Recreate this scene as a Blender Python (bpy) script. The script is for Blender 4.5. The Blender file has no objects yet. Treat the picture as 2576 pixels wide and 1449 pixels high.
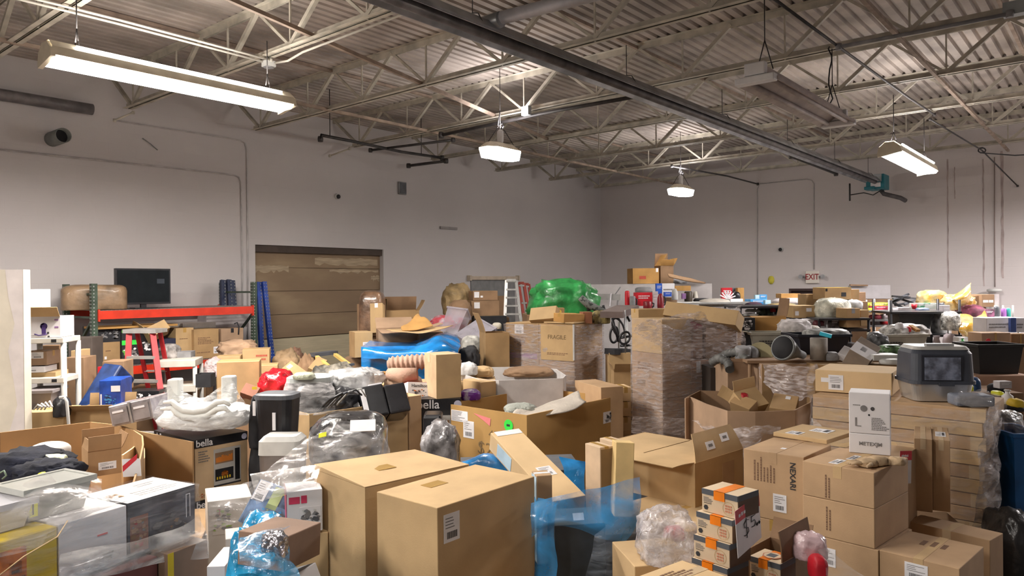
import bpy, bmesh, math, random
from mathutils import Vector, Matrix, noise
random.seed(7)
C = bpy.context.scene
COL = C.collection
# ---------------------------------------------------------------- camera
F = 1859.3; CX, CY = 1288.0, 724.5; CH = 2.35
_y, _p, _r = math.radians(39.975), math.radians(-.205), math.radians(-.547)
f0 = Vector((-math.sin(_y), math.cos(_y), 0)); r0 = Vector((math.cos(_y), math.sin(_y), 0)); u0 = Vector((0, 0, 1))
fw = math.cos(_p)*f0 + math.sin(_p)*u0; uu = -math.sin(_p)*f0 + math.cos(_p)*u0
rt = math.cos(_r)*r0 + math.sin(_r)*uu; up = -math.sin(_r)*r0 + math.cos(_r)*uu
O = Vector((0, 0, CH))
cam_d = bpy.data.cameras.new('camera'); cam = bpy.data.objects.new('camera', cam_d); COL.objects.link(cam)
cam_d.sensor_width = 36; cam_d.lens = F/2576*36; cam_d.clip_end = 100; cam_d.clip_start = .05
cam.matrix_world = Matrix(((rt.x, up.x, -fw.x, 0), (rt.y, up.y, -fw.y, 0), (rt.z, up.z, -fw.z, CH), (0, 0, 0, 1)))
C.camera = cam
# ---------------------------------------------------------------- world, exposure, room lamps
w = bpy.data.worlds.new('world'); C.world = w; w.use_nodes = True
w.node_tree.nodes['Background'].inputs[0].default_value = (.75, .72, .78, 1)
w.node_tree.nodes['Background'].inputs[1].default_value = .03
C.view_settings.view_transform = 'Standard'; C.view_settings.look = 'None'
C.view_settings.exposure = 1.22; C.view_settings.gamma = 1; C.view_settings.use_curve_mapping = False
WARM = (1.0, .925, .845); COOL = (1.0, .94, .93)
def area(x, y, z, lx, ly, power, col=WARM):
    d = bpy.data.lights.new('tube_light', 'AREA'); d.shape = 'RECTANGLE'; d.size = lx; d.size_y = ly
    d.energy = power; d.color = col; d.spread = math.radians(175)
    o = bpy.data.objects.new('tube_light', d); COL.objects.link(o); o.location = (x, y, z); return o
LAMPS = [  # x, y centre, length, power of every lit strip fixture of the hall (from the fifth on they hang above, behind and beside the camera)
    (-7.4, 3.62, 2.3, 185, WARM), (-2.58, 13.0, 2.3, 110, COOL),
    (-7.4, 9.0, .8, 105, COOL), (-7.35, 15.2, .8, 95, COOL),
    (-7.4, -2.4, 2.3, 200, WARM), (-2.7, -3.4, 2.3, 130, WARM), (-2.7, 2.6, 2.3, 12, WARM), (2.4, 14.0, 2.3, 340, COOL), (2.4, 17.3, 2.3, 110, COOL)]
# ---------------------------------------------------------------- projection helpers (pixel of the photograph + depth -> point of the place)
def ray(x, y): return fw + (x-CX)/F*rt - (y-CY)/F*up
def at(x, y, d): return O + ray(x, y)*d
def onX(x, y, X): v = ray(x, y); return O + v*(X/v.x)
def onY(x, y, Y): v = ray(x, y); return O + v*(Y/v.y)
def onZ(x, y, Z): v = ray(x, y); return O + v*((Z-CH)/v.z)
def V(*a): return Vector(a)
# ---------------------------------------------------------------- materials
MATS = {}
def mat(name, col, rough=.6, metal=0, var=.08, scale=6, bump=0, bscale=40, alpha=1, emit=0, col2=None, coat=0, spec=.5, stretch=None, thr=(.35, .65)):
    if name in MATS: return MATS[name]
    m = bpy.data.materials.new(name); m.use_nodes = True; nt = m.node_tree; b = nt.nodes['Principled BSDF']
    L = nt.links.new
    def node(t): return nt.nodes.new(t)
    tc = node('ShaderNodeTexCoord'); mp = node('ShaderNodeMapping'); L(tc.outputs['Object'], mp.inputs[0])
    if stretch: mp.inputs['Scale'].default_value = stretch
    n = node('ShaderNodeTexNoise'); n.inputs['Scale'].default_value = scale; n.inputs['Detail'].default_value = 6
    L(mp.outputs[0], n.inputs['Vector'])
    r = node('ShaderNodeValToRGB'); e = r.color_ramp.elements
    c2 = col2 or tuple(max(0, c*(1-2*var)) for c in col); c1 = col if col2 else tuple(min(1, c*(1+var)) for c in col)
    e[0].position = thr[0]; e[1].position = thr[1]; e[0].color = (*c2, 1); e[1].color = (*c1, 1)
    L(n.outputs['Fac'], r.inputs[0]); L(r.outputs[0], b.inputs['Base Color'])
    b.inputs['Roughness'].default_value = rough; b.inputs['Metallic'].default_value = metal
    b.inputs['Alpha'].default_value = alpha; b.inputs['Specular IOR Level'].default_value = spec
    if coat: b.inputs['Coat Weight'].default_value = coat; b.inputs['Coat Roughness'].default_value = .12
    if emit: b.inputs['Emission Color'].default_value = (*col, 1); b.inputs['Emission Strength'].default_value = emit
    if bump:
        n2 = node('ShaderNodeTexNoise'); n2.inputs['Scale'].default_value = bscale; n2.inputs['Detail'].default_value = 4
        L(mp.outputs[0], n2.inputs['Vector'])
        bp = node('ShaderNodeBump'); bp.inputs['Strength'].default_value = bump; bp.inputs['Distance'].default_value = .02
        L(n2.outputs['Fac'], bp.inputs['Height']); L(bp.outputs[0], b.inputs['Normal'])
    MATS[name] = m; return m
def filmmat(name, col, alpha=.18, rough=.12, bscale=9, bump=.6, stretch=(1, 1, 3)):
    """stretch wrap / polythene: mostly clear, streaky, glossy"""
    if name in MATS: return MATS[name]
    m = bpy.data.materials.new(name); m.use_nodes = True; nt = m.node_tree; b = nt.nodes['Principled BSDF']; L = nt.links.new
    tc = nt.nodes.new('ShaderNodeTexCoord'); mp = nt.nodes.new('ShaderNodeMapping'); L(tc.outputs['Object'], mp.inputs[0])
    mp.inputs['Scale'].default_value = stretch; mp.inputs['Rotation'].default_value = (.25, .2, .1)
    n = nt.nodes.new('ShaderNodeTexNoise'); n.inputs['Scale'].default_value = bscale; n.inputs['Detail'].default_value = 5; n.inputs['Distortion'].default_value = .6
    L(mp.outputs[0], n.inputs['Vector'])
    r = nt.nodes.new('ShaderNodeMapRange'); r.inputs[1].default_value = .35; r.inputs[2].default_value = .75
    r.inputs[3].default_value = alpha*.25; r.inputs[4].default_value = min(1, alpha*1.7); L(n.outputs['Fac'], r.inputs[0]); L(r.outputs[0], b.inputs['Alpha'])
    bp = nt.nodes.new('ShaderNodeBump'); bp.inputs['Strength'].default_value = bump; bp.inputs['Distance'].default_value = .03
    L(n.outputs['Fac'], bp.inputs['Height']); L(bp.outputs[0], b.inputs['Normal'])
    b.inputs['Base Color'].default_value = (*col, 1); b.inputs['Roughness'].default_value = rough; b.inputs['Specular IOR Level'].default_value = .9
    b.inputs['Coat Weight'].default_value = .5; b.inputs['Coat Roughness'].default_value = .08
    MATS[name] = m; return m
KR = mat('kraft_card', (.56, .385, .20), .85, var=.07, scale=3, bump=.05, bscale=120)
KL = mat('kraft_light', (.66, .47, .26), .8, var=.05, scale=3, bump=.04, bscale=120)
KP = mat('kraft_pinkish', (.51, .335, .19), .8, var=.08, scale=3, bump=.05, bscale=120)
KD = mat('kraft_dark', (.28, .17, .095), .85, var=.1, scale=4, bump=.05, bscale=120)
KO = mat('kraft_orange', (.58, .33, .11), .8, var=.08, scale=4)
WH = mat('white_card', (.74, .72, .74), .6, var=.04, scale=3)
WL = mat('white_label', (.80, .79, .82), .5, var=.03)
WG = mat('grey_white_plastic', (.60, .60, .58), .45, var=.06)
BK = mat('black_plastic', (.018, .018, .022), .35, var=.2)
BM = mat('black_matte', (.02, .02, .024), .8, var=.2)
DG = mat('dark_grey_plastic', (.09, .095, .11), .5, var=.15)
GY = mat('grey_plastic', (.25, .25, .26), .6, var=.15)
RD = mat('red_paint', (.40, .012, .018), .6, var=.12, scale=12)
RB = mat('bright_red', (.62, .015, .03), .5, var=.1)
PK = mat('pink_card', (.75, .22, .22), .7, var=.05)
OT = mat('orange_tape', (.85, .22, .01), .3, var=.1)
TP = mat('brown_tape', (.44, .27, .08), .25, var=.05)
TC = mat('clear_tape', (.62, .47, .30), .15, var=.05)
INK = mat('black_ink', (.03, .03, .035), .7, var=.1)
BR = mat('brown_ink', (.22, .12, .07), .8, var=.1)
RI = mat('red_ink', (.5, .08, .05), .8, var=.1)
PU = mat('purple_ink', (.24, .12, .30), .8, var=.1)
GI = mat('grey_ink', (.22, .21, .21), .8, var=.1)
BL = mat('blue_plastic', (.01, .06, .42), .3, var=.2, bump=.4, bscale=10)
LB = mat('light_blue', (.05, .30, .62), .5, var=.15)
GN = mat('green_label', (.05, .75, .08), .5, var=.03)
YE = mat('yellow_label', (.72, .75, .02), .5, var=.05)
YO = mat('mustard_yellow', (.72, .50, .03), .6, var=.1)
OR = mat('orange_print', (.62, .17, .02), .5, var=.2, scale=14)
ST = mat('steel', (.45, .45, .46), .35, .7, var=.1)
AL = mat('aluminium', (.50, .50, .49), .4, .5, var=.1)
CRW = mat('cream_white_plastic', (.56, .53, .47), .5, var=.06)
BAGW = mat('white_bag_film', (.74, .75, .76), .35, var=.05, alpha=.86, bump=.8, bscale=14)
FILM = filmmat('clear_stretch_wrap', (.60, .56, .57), .20)
FILM2 = filmmat('cloudy_stretch_wrap', (.66, .64, .64), .33, bscale=7)
FILMB = filmmat('blue_poly_film', (.05, .34, .74), .95, .18, bscale=5, bump=.5, stretch=(1, 1, 1))
BLUEBAG = mat('blue_poly_bag', (.02, .30, .78), .22, var=.3, scale=4, bump=1.0, bscale=9, coat=.6, alpha=.93)
BUB = filmmat('bubble_wrap', (.70, .66, .68), .75, .12, bscale=16, bump=1.0, stretch=(1, 1, 1))
# ---------------------------------------------------------------- mesh helpers
class MB:
    """collects shapes in one bmesh; several materials by slot"""
    def __init__(s): s.bm = bmesh.new(); s.mats = []
    def slot(s, m):
        if m not in s.mats: s.mats.append(m)
        return s.mats.index(m)
    def poly(s, pts, faces, m, M=None, smooth=False):
        vs = [s.bm.verts.new((M @ Vector(p)) if M else Vector(p)) for p in pts]; k = s.slot(m)
        for f in faces:
            try: fc = s.bm.faces.new([vs[i] for i in f]); fc.material_index = k; fc.smooth = smooth
            except ValueError: pass
        return s
    def box(s, a, b, m, M=None, taper=0):
        x0, y0, z0 = a; x1, y1, z1 = b; t = taper
        p = [(x0+t, y0+t, z0), (x1-t, y0+t, z0), (x1-t, y1-t, z0), (x0+t, y1-t, z0), (x0, y0, z1), (x1, y0, z1), (x1, y1, z1), (x0, y1, z1)]
        return s.poly(p, [(0, 3, 2, 1), (4, 5, 6, 7), (0, 1, 5, 4), (1, 2, 6, 5), (2, 3, 7, 6), (3, 0, 4, 7)], m, M)
    def tube(s, pts, r, m, n=8, M=None, cap=True, smooth=True):
        pts = [Vector(p) for p in pts]; rings = []; k = s.slot(m)
        for i, p in enumerate(pts):
            d = (pts[min(i+1, len(pts)-1)]-pts[max(i-1, 0)]).normalized()
            a = d.orthogonal().normalized() if i == 0 else (rings_a - d*rings_a.dot(d)).normalized()
            rings_a = a; b = d.cross(a); rr = r[i] if isinstance(r, (list, tuple)) else r
            rings.append([s.bm.verts.new((M @ (p+a*math.cos(t)*rr+b*math.sin(t)*rr)) if M else p+a*math.cos(t)*rr+b*math.sin(t)*rr) for t in [2*math.pi*j/n for j in range(n)]])
        for i in range(len(rings)-1):
            for j in range(n):
                fc = s.bm.faces.new([rings[i][j], rings[i][(j+1) % n], rings[i+1][(j+1) % n], rings[i+1][j]]); fc.material_index = k; fc.smooth = smooth and n > 4
        if cap:
            for rg in (rings[0][::-1], rings[-1]):
                fc = s.bm.faces.new(rg); fc.material_index = k
        return s
    def bar(s, a, b, w, h, m, roll=None):
        """rectangular bar from a to b; w sideways, h upwards"""
        a, b = Vector(a), Vector(b); d = (b-a); L = d.length; d.normalize()
        z = Vector((0, 0, 1)) if abs(d.z) < .95 else Vector((1, 0, 0))
        x = d.cross(z).normalized(); z = x.cross(d)
        M = Matrix(((x.x, d.x, z.x, a.x), (x.y, d.y, z.y, a.y), (x.z, d.z, z.z, a.z), (0, 0, 0, 1)))
        if roll: M = M @ Matrix.Rotation(roll, 4, 'Y')
        return s.box((-w/2, 0, -h/2), (w/2, L, h/2), m, M)
    def lathe(s, prof, m, n=20, M=None, sx=1, sy=1, smooth=True):
        rings = []; k = s.slot(m)
        for r, z in prof:
            rings.append([s.bm.verts.new((M @ V(r*sx*math.cos(t), r*sy*math.sin(t), z)) if M else V(r*sx*math.cos(t), r*sy*math.sin(t), z)) for t in [2*math.pi*j/n for j in range(n)]])
        for i in range(len(rings)-1):
            for j in range(n):
                fc = s.bm.faces.new([rings[i][j], rings[i][(j+1) % n], rings[i+1][(j+1) % n], rings[i+1][j]]); fc.material_index = k; fc.smooth = smooth
        for rg in (rings[0][::-1], rings[-1]):
            fc = s.bm.faces.new(rg); fc.material_index = k
        return s
    def build(s, name, parent=None, loc=None, M=None, bevel=0):
        bmesh.ops.recalc_face_normals(s.bm, faces=s.bm.faces)
        me = bpy.data.meshes.new(name); s.bm.to_mesh(me); s.bm.free()
        for m in s.mats: me.materials.append(m)
        o = bpy.data.objects.new(name, me); COL.objects.link(o)
        if parent: o.parent = parent
        if M is not None: o.matrix_local = M
        elif loc is not None: o.location = loc
        if bevel:
            md = o.modifiers.new('bevel', 'BEVEL'); md.width = bevel; md.segments = 2; md.limit_method = 'ANGLE'
        return o
def tag(o, label, cat=None, group=None, kind=None):
    if label: o['label'] = label
    if cat: o['category'] = cat
    if group: o['group'] = group
    if kind: o['kind'] = kind
    return o
def empty(name, label, cat, loc=(0, 0, 0), group=None, M=None):
    o = bpy.data.objects.new(name, None); COL.objects.link(o); o.empty_display_size = .1
    if M is not None: o.matrix_world = M
    else: o.location = loc
    return tag(o, label, cat, group)
def struct(mb, name, **k):
    o = mb.build(name, **k); o['kind'] = 'structure'; return o
def frame(org, xd, yd=None):
    """matrix with local x along xd (horizontal), z up"""
    x = Vector(xd).normalized(); z = Vector((0, 0, 1)); y = z.cross(x).normalized(); x = y.cross(z)
    return Matrix(((x.x, y.x, z.x, org[0]), (x.y, y.y, z.y, org[1]), (x.z, y.z, z.z, org[2]), (0, 0, 0, 1)))
def camframe(org, deg=0, tilt=0, roll=0):
    """local x points to the photograph's right turned away by deg; tilt turns about local x, roll about local y"""
    t = math.radians(deg); M = frame(org, r0*math.cos(t)+f0*math.sin(t))
    if tilt: M = M @ Matrix.Rotation(math.radians(tilt), 4, 'X')
    if roll: M = M @ Matrix.Rotation(math.radians(roll), 4, 'Y')
    return M
# ================================================================ builders for the goods
def hdir(deg): t = math.radians(deg); return r0*math.cos(t)+f0*math.sin(t)
def mk(n, b, a, zb):
    """frame at near corner n: x along b (to the right), y along a (to the left, away)"""
    return Matrix(((b.x, a.x, 0, n.x), (b.y, a.y, 0, n.y), (0, 0, 1, zb), (0, 0, 0, 1)))
def BT(N, L, R, d, yb=None, h=None):
    """carton from three top corners in the photo and the depth of the near one"""
    n = at(*N, d); l = onZ(*L, n.z); r = onZ(*R, n.z); a = l-n; b = r-n
    ta = math.atan2(a.y, a.x); tb = math.atan2(b.y, b.x); m = (ta+tb)/2
    if abs(ta-tb) > math.pi: m += math.pi
    bd = V(math.cos(m-math.pi/4), math.sin(m-math.pi/4), 0); ad = V(-bd.y, bd.x, 0)
    if bd.dot(b) < 0: bd, ad = -bd, -ad
    if h is None: h = n.z-at(N[0], yb, d).z if yb else n.z
    return mk(n, bd, ad, n.z-h), (b.length, a.length, h)
def solve_w(n, dr, x):
    c = n-O; t = (x-CX)/F; return (t*c.dot(fw)-c.dot(rt))/(dr.dot(rt)-t*dr.dot(fw))
def BN(xL, xN, xR, yt, yb, d, deg=30, l=None, w=None):
    """carton whose near vertical edge is at xN, left end at xL, right end at xR; right face turns away by deg"""
    n = at(xN, yb, d); b = hdir(deg); a = hdir(deg+90); h = (yb-yt)*d/F
    if w is None: w = min(1.6, abs(solve_w(n, b, xR)))
    if l is None: l = min(1.1, abs(solve_w(n, a, xL)))
    return mk(n, b, a, n.z), (w, l, h)
def BX(x0, x1, yt, yb, d, deg=0, th=.4):
    """carton with its front face between x0 and x1"""
    n = at(x0, yb, d); b = hdir(deg); w = abs(solve_w(n, b, x1)); a = V(-b.y, b.x, 0)
    return mk(n, b, a, n.z), (w, th, (yb-yt)*d/F)
def OB(p0, p1, p2, th):
    """tilted carton: front face corner p0, to p1 (local x) and to p2 (local z), thickness away from the camera"""
    A, B_, C_ = at(*p0), at(*p1), at(*p2); x = B_-A; w = x.length; x.normalize(); z = C_-A; z -= x*z.dot(x); h = z.length; z.normalize(); y = z.cross(x)
    return Matrix(((x.x, y.x, z.x, A.x), (x.y, y.y, z.y, A.y), (x.z, y.z, z.z, A.z), (0, 0, 0, 1))), (w, th, h)
FACES = {'R': lambda w, l, h: (V(0, 0, 0), V(1, 0, 0), V(0, 0, 1), w, h), 'L': lambda w, l, h: (V(0, l, 0), V(0, -1, 0), V(0, 0, 1), l, h),
         'T': lambda w, l, h: (V(0, 0, h), V(1, 0, 0), V(0, 1, 0), w, l), 'S': lambda w, l, h: (V(w, 0, 0), V(0, 1, 0), V(0, 0, 1), l, h)}
def facem(face, dims, u, v, lift=.002, rot=0):
    o, U, W, lu, lv = FACES[face](*dims); n = U.cross(W); p = o+U*(u*lu)+W*(v*lv)+n*lift
    M = Matrix(((U.x, W.x, n.x, p.x), (U.y, W.y, n.y, p.y), (U.z, W.z, n.z, p.z), (0, 0, 0, 1)))
    return (M @ Matrix.Rotation(math.radians(rot), 4, 'Z')), lu, lv
def decal(root, dims, face, u0, v0, u1, v1, m=WL, name='shipping_label', ink=1, rot=0, seed=0, cols=None, lab=None):
    M, lu, lv = facem(face, dims, (u0+u1)/2, (v0+v1)/2, .0015, rot); w = abs(u1-u0)*lu; h = abs(v1-v0)*lv; rnd = random.Random(seed or int(u0*977+v0*131+lu*77))
    b = MB(); b.box((-w/2, -h/2, -.001), (w/2, h/2, .0008), m)
    z = .0016
    if ink == 1:
        y = h*.36
        while y > -h*.05: b.box((-w*.4, y-h*.03, 0), (-w*.4+w*(.3+.5*rnd.random()), y, z), GI); y -= h*.11
        x = -w*.3
        while x < w*.3: bw = w*(.015+.03*rnd.random()); b.box((x, -h*.38, 0), (x+bw, -h*.14, z), INK); x += bw+w*.03
    elif ink == 2:   # printed picture: clustered colour shapes
        cols = cols or [GY, DG, KR, WL]
        for i in range(26):
            cx, cy = (rnd.random()-.5)*w*.8, (rnd.random()-.5)*h*.75; s = min(w, h)*(.04+.12*rnd.random()); k = rnd.choice([4, 5, 6, 7])
            pts = []
            for j in range(k):
                t = 2*math.pi*j/k+rnd.random()*.5; q = s*(.5+rnd.random()*.6); pts.append((max(-w/2, min(w/2, cx+q*math.cos(t)*1.4)), max(-h/2, min(h/2, cy+q*math.sin(t))), z+i*.00013))
            b.poly(pts, [tuple(range(k))], rnd.choice(cols))
    elif ink == 3:   # small symbols row / text lines
        y = h*.42
        while y > -h*.42: b.box((-w*.45, y-h*.05, 0), (-w*.45+w*(.35+.55*rnd.random()), y, z), GI); y -= h*.13
    o = b.build(name, root, M=M)
    if lab: o['label'] = lab
    return o
def lines(root, dims, face, u0, v0, u1, v1, n, m=BR, name='printed_lines', vert=False, seed=3):
    """blocks of small unreadable print straight on the card"""
    rnd = random.Random(seed); M, lu, lv = facem(face, dims, u0, v0, .0012); W = (u1-u0)*lu; H = (v1-v0)*lv; b = MB()
    for i in range(n):
        if vert:
            x = W*i/n; y = 0
            while y < H*(.55+.4*rnd.random()): q = H*(.03+.07*rnd.random()); b.box((x, y, 0), (x+W/n*.45, y+q, .0006), m); y += q+H*.02
        else:
            y = H*i/n; x = 0
            while x < W*(.5+.5*rnd.random()): q = W*(.03+.1*rnd.random()); b.box((x, y, 0), (x+q, y+H/n*.5, .0006), m); x += q+W*.025
    return b.build(name, root, M=M)
def mesh_text(s, size, m, parent, M, name='printed_text', bold=.0, sx=1):
    c = bpy.data.curves.new('t', 'FONT'); c.body = s; c.size = size; c.extrude = .0006; c.offset = bold; c.align_x = 'CENTER'; c.align_y = 'CENTER'
    t = bpy.data.objects.new('t', c); COL.objects.link(t); bpy.context.view_layer.update()
    me = bpy.data.meshes.new_from_object(t.evaluated_get(bpy.context.evaluated_depsgraph_get())); bpy.data.objects.remove(t); bpy.data.curves.remove(c)
    me.materials.clear(); me.materials.append(m)
    o = bpy.data.objects.new(name, me); COL.objects.link(o); o.parent = parent; o.matrix_local = M @ Matrix.Diagonal((sx, 1, 1, 1)); return o
text = mesh_text
def ftext(root, dims, face, u, v, s, size, m=INK, rot=0, bold=.0, sx=1):
    M, _, _ = facem(face, dims, u, v, .002, rot); return mesh_text(s, size, m, root, M, 'printed_text', bold, sx)
def flap(root, dims, side, ang, depth, m, skew=0, lab=None):
    """side: L (front left edge) R (front right edge) P (far left, opposite R) Q (far right, opposite L); ang 0 = upright, 90 = folded flat outwards, -90 = closed"""
    w, l, h = dims; t = .005; e = .004
    if side == 'R': o, u, out, n = V(0, 0, h), V(1, 0, 0), V(0, -1, 0), w
    if side == 'L': o, u, out, n = V(0, 0, h), V(0, 1, 0), V(-1, 0, 0), l
    if side == 'P': o, u, out, n = V(0, l, h), V(1, 0, 0), V(0, 1, 0), w
    if side == 'Q': o, u, out, n = V(w, 0, h), V(0, 1, 0), V(1, 0, 0), l
    a = math.radians(ang); dv = V(0, 0, 1)*math.cos(a)+out*math.sin(a); nn = u.cross(dv).normalized()
    b = MB(); K = 5; pts = []
    for j in range(K+1):
        s = j/K; bend = .03*depth*math.sin(s*math.pi)
        for q in (e, 1-e): pts.append(o+u*(n*(q+(skew*s*.12*(1 if q < .5 else -1))))+dv*(depth*s)+nn*bend+V(0, 0, .001))
    k = len(pts); pts2 = [p+nn*t for p in pts]; fs = []
    for j in range(K):
        i = j*2; fs += [(i, i+1, i+3, i+2), (k+i, k+i+2, k+i+3, k+i+1), (i, i+2, k+i+2, k+i), (i+1, k+i+1, k+i+3, i+3)]
    fs += [(0, k, k+1, 1), (k-2, k-1, 2*k-1, 2*k-2)]
    b.poly(pts+pts2, fs, m); o_ = b.build('flap', root)
    if lab: o_['label'] = lab
    return o_
def carton(G, label, m=KR, tape='b', open_=None, name='cardboard_box', cat='box', group=None, dec=(), tm=None, inner=None, wall=.006, seam=True, bev=.004, bulge=0, base=True, T_=None):
    """closed or open cardboard carton. tape: axis of the top seam 'b' along x, 'a' along y; open_: {side: (angle, depth[, skew])}"""
    M, (w, l, h) = G; dims = (w, l, h); b = MB()
    if open_ is None:
        b.box((0, 0, 0), (w, l, h), m)
        root = b.build(name, M=M, bevel=bev)
        if tape:
            t = MB(); q = .0012; tw = min(.05, .3*min(w, l)); mm = tm or TP
            if tape == 'b':
                t.box((-q, l/2-tw/2, h), (w+q, l/2+tw/2, h+q), mm); t.box((-q, l/2-tw/2, h-min(.07, h*.4)), (0, l/2+tw/2, h), mm); t.box((w, l/2-tw/2, h-min(.07, h*.4)), (w+q, l/2+tw/2, h), mm)
            else:
                t.box((w/2-tw/2, -q, h), (w/2+tw/2, l+q, h+q), mm); t.box((w/2-tw/2, -q, h-min(.07, h*.4)), (w/2+tw/2, 0, h), mm)
            t.build('packing_tape', root)
    else:
        t = wall; mi = inner or m
        b.box((0, 0, 0), (w, l, .01), mi); b.box((0, 0, .01), (w, t, h), m); b.box((0, l-t, .01), (w, l, h), mi); b.box((0, t, .01), (t, l-t, h), m); b.box((w-t, t, .01), (w, l-t, h), mi)
        root = b.build(name, M=M)
        for sd, v in open_.items(): flap(root, dims, sd, v[0], v[1], v[3] if len(v) > 3 else m, v[2] if len(v) > 2 else 0)
    tag(root, label, cat, group)
    for q in dec:
        k = q[0]
        if k == 'lab': decal(root, dims, *q[1:6], **(q[6] if len(q) > 6 else {}))
        elif k == 'pan': decal(root, dims, *q[1:6], m=q[6], name=q[7] if len(q) > 7 else 'printed_panel', ink=0)
        elif k == 'pic': decal(root, dims, *q[1:6], m=q[6], name='printed_picture', ink=2, cols=q[7], seed=q[8] if len(q) > 8 else 5)
        elif k == 'txt': ftext(root, dims, *q[1:], )
        elif k == 'lin': lines(root, dims, *q[1:6], n=q[6], m=q[7] if len(q) > 7 else BR, vert=q[8] if len(q) > 8 else False)
    return root
def hide_cols(): pass
def blob(c, rad, m, label=None, cat='bag', name='plastic_bag', amp=.25, freq=3, seed=1, flat=True, sub=4, parent=None, rotz=0, group=None, ridge=True, smooth=True, ring=0, sq=.72):
    """crumpled bag / cloth heap. c: centre base point; rad: half sizes"""
    bm = bmesh.new(); bmesh.ops.create_icosphere(bm, subdivisions=sub, radius=1); off = V(seed*7.3, seed*3.1, seed*1.7)
    for v in bm.verts:
        p = V(*[math.copysign(abs(c_)**sq, c_) for c_ in v.co]); n = noise.fractal(p*freq*.5+off, 1.0, 2.0, 4)
        if ridge: n = .5*n+.4*(1-2*abs(noise.noise(p*freq+off)))-.15+.25*(.5-abs(noise.noise(p*freq*2.3+off)))
        q = p*(1+amp*n)
        if ring: q *= 1+.03*math.sin(p.x*ring)
        if flat: q.z = max(q.z, -.55)+.55; q.z *= .65
        v.co = V(q.x*rad[0], q.y*rad[1], q.z*rad[2]*(1 if not flat else 1.0))
    me = bpy.data.meshes.new(name); bm.to_mesh(me); bm.free(); me.materials.append(m)
    for p in me.polygons: p.use_smooth = smooth
    o = bpy.data.objects.new(name, me); COL.objects.link(o)
    if parent: o.parent = parent; o.location = c
    else: o.matrix_world = camframe(c, rotz)
    if label: tag(o, label, cat, group)
    return o
def PB(x0, x1, yt, yb, d, dep, m, label, **k):
    """blob filling a pixel range"""
    c = at((x0+x1)/2, yb, d); hx = (x1-x0)/2*(d+dep*.8)/F; h = (yb-yt)*d/F; rr_ = V(c.x, c.y, 0).normalized()
    return blob(c+rr_*dep, (hx, dep, h*.99/ (1.0)), m, label, **k)
def sheet(rows, m, label=None, cat='plastic sheet', name='plastic_sheet', amp=.02, freq=5, seed=2, parent=None, sub=5, group=None, th=0):
    """draped sheet through rows of (x, y, depth) photo points"""
    R_ = [[at(*p) for p in r] for r in rows]; nr, nc = len(R_), len(R_[0]); ni, nj = (nr-1)*sub+1, (nc-1)*sub+1; vs = []; off = V(seed*5.1, seed*2.3, 0)
    def cr(p0, p1, p2, p3, t): return .5*((2*p1)+(p2-p0)*t+(2*p0-5*p1+4*p2-p3)*t*t+(-p0+3*p1-3*p2+p3)*t*t*t)
    def samp(L_, s):
        n = len(L_); i = min(int(s), n-2); t = s-i; return cr(L_[max(i-1, 0)], L_[i], L_[i+1], L_[min(i+2, n-1)], t)
    for i in range(ni):
        row = [samp([R_[a][c] for a in range(nr)], i/sub) for c in range(nc)]
        for j in range(nj):
            p = samp(row, j/sub); q = p*freq+off
            vs.append(p+V(noise.noise(q), noise.noise(q+V(9, 0, 0)), noise.noise(q+V(0, 9, 0)))*amp)
    fs = [(i*nj+j, i*nj+j+1, (i+1)*nj+j+1, (i+1)*nj+j) for i in range(ni-1) for j in range(nj-1)]
    b = MB(); b.poly(vs, fs, m, smooth=True); o = b.build(name, parent)
    if parent: o.matrix_parent_inverse = parent.matrix_world.inverted()
    if th: md = o.modifiers.new('s', 'SOLIDIFY'); md.thickness = th
    if label: tag(o, label, cat, group)
    return o
def wrapskin(G, label, m=FILM, grow=.012, z0=0, z1=1, name='stretch_wrap', amp=.012, top=True, seed=3, sides=('R', 'L', 'S', 'B'), group=None):
    """stretch wrap hugging a load"""
    M, (w, l, h) = G; g = grow; b = MB(); k = b.slot(m); nz = 14; off = V(seed, 0, 0)
    per = []; N_ = 10
    for (p, q) in (((-g, -g), (w+g, -g)), ((w+g, -g), (w+g, l+g)), ((w+g, l+g), (-g, l+g)), ((-g, l+g), (-g, -g))):
        for j in range(N_): per.append((p[0]+(q[0]-p[0])*j/N_, p[1]+(q[1]-p[1])*j/N_))
    rings = []
    for i in range(nz+1):
        z = h*(z0+(z1-z0)*i/nz); rg = []
        for (x, y) in per:
            cx, cy = x-w/2, y-l/2; s = 1+amp*2*abs(noise.noise(V(x*3, y*3, z*7)+off))/max(.3, min(w, l)); rg.append(b.bm.verts.new((w/2+cx*s, l/2+cy*s, z)))
        rings.append(rg)
    n = len(per)
    for i in range(nz):
        for j in range(n): fc = b.bm.faces.new([rings[i][j], rings[i][(j+1) % n], rings[i+1][(j+1) % n], rings[i+1][j]]); fc.smooth = True
    return tag(b.build(name, M=M), label, 'stretch wrap', group)
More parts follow.
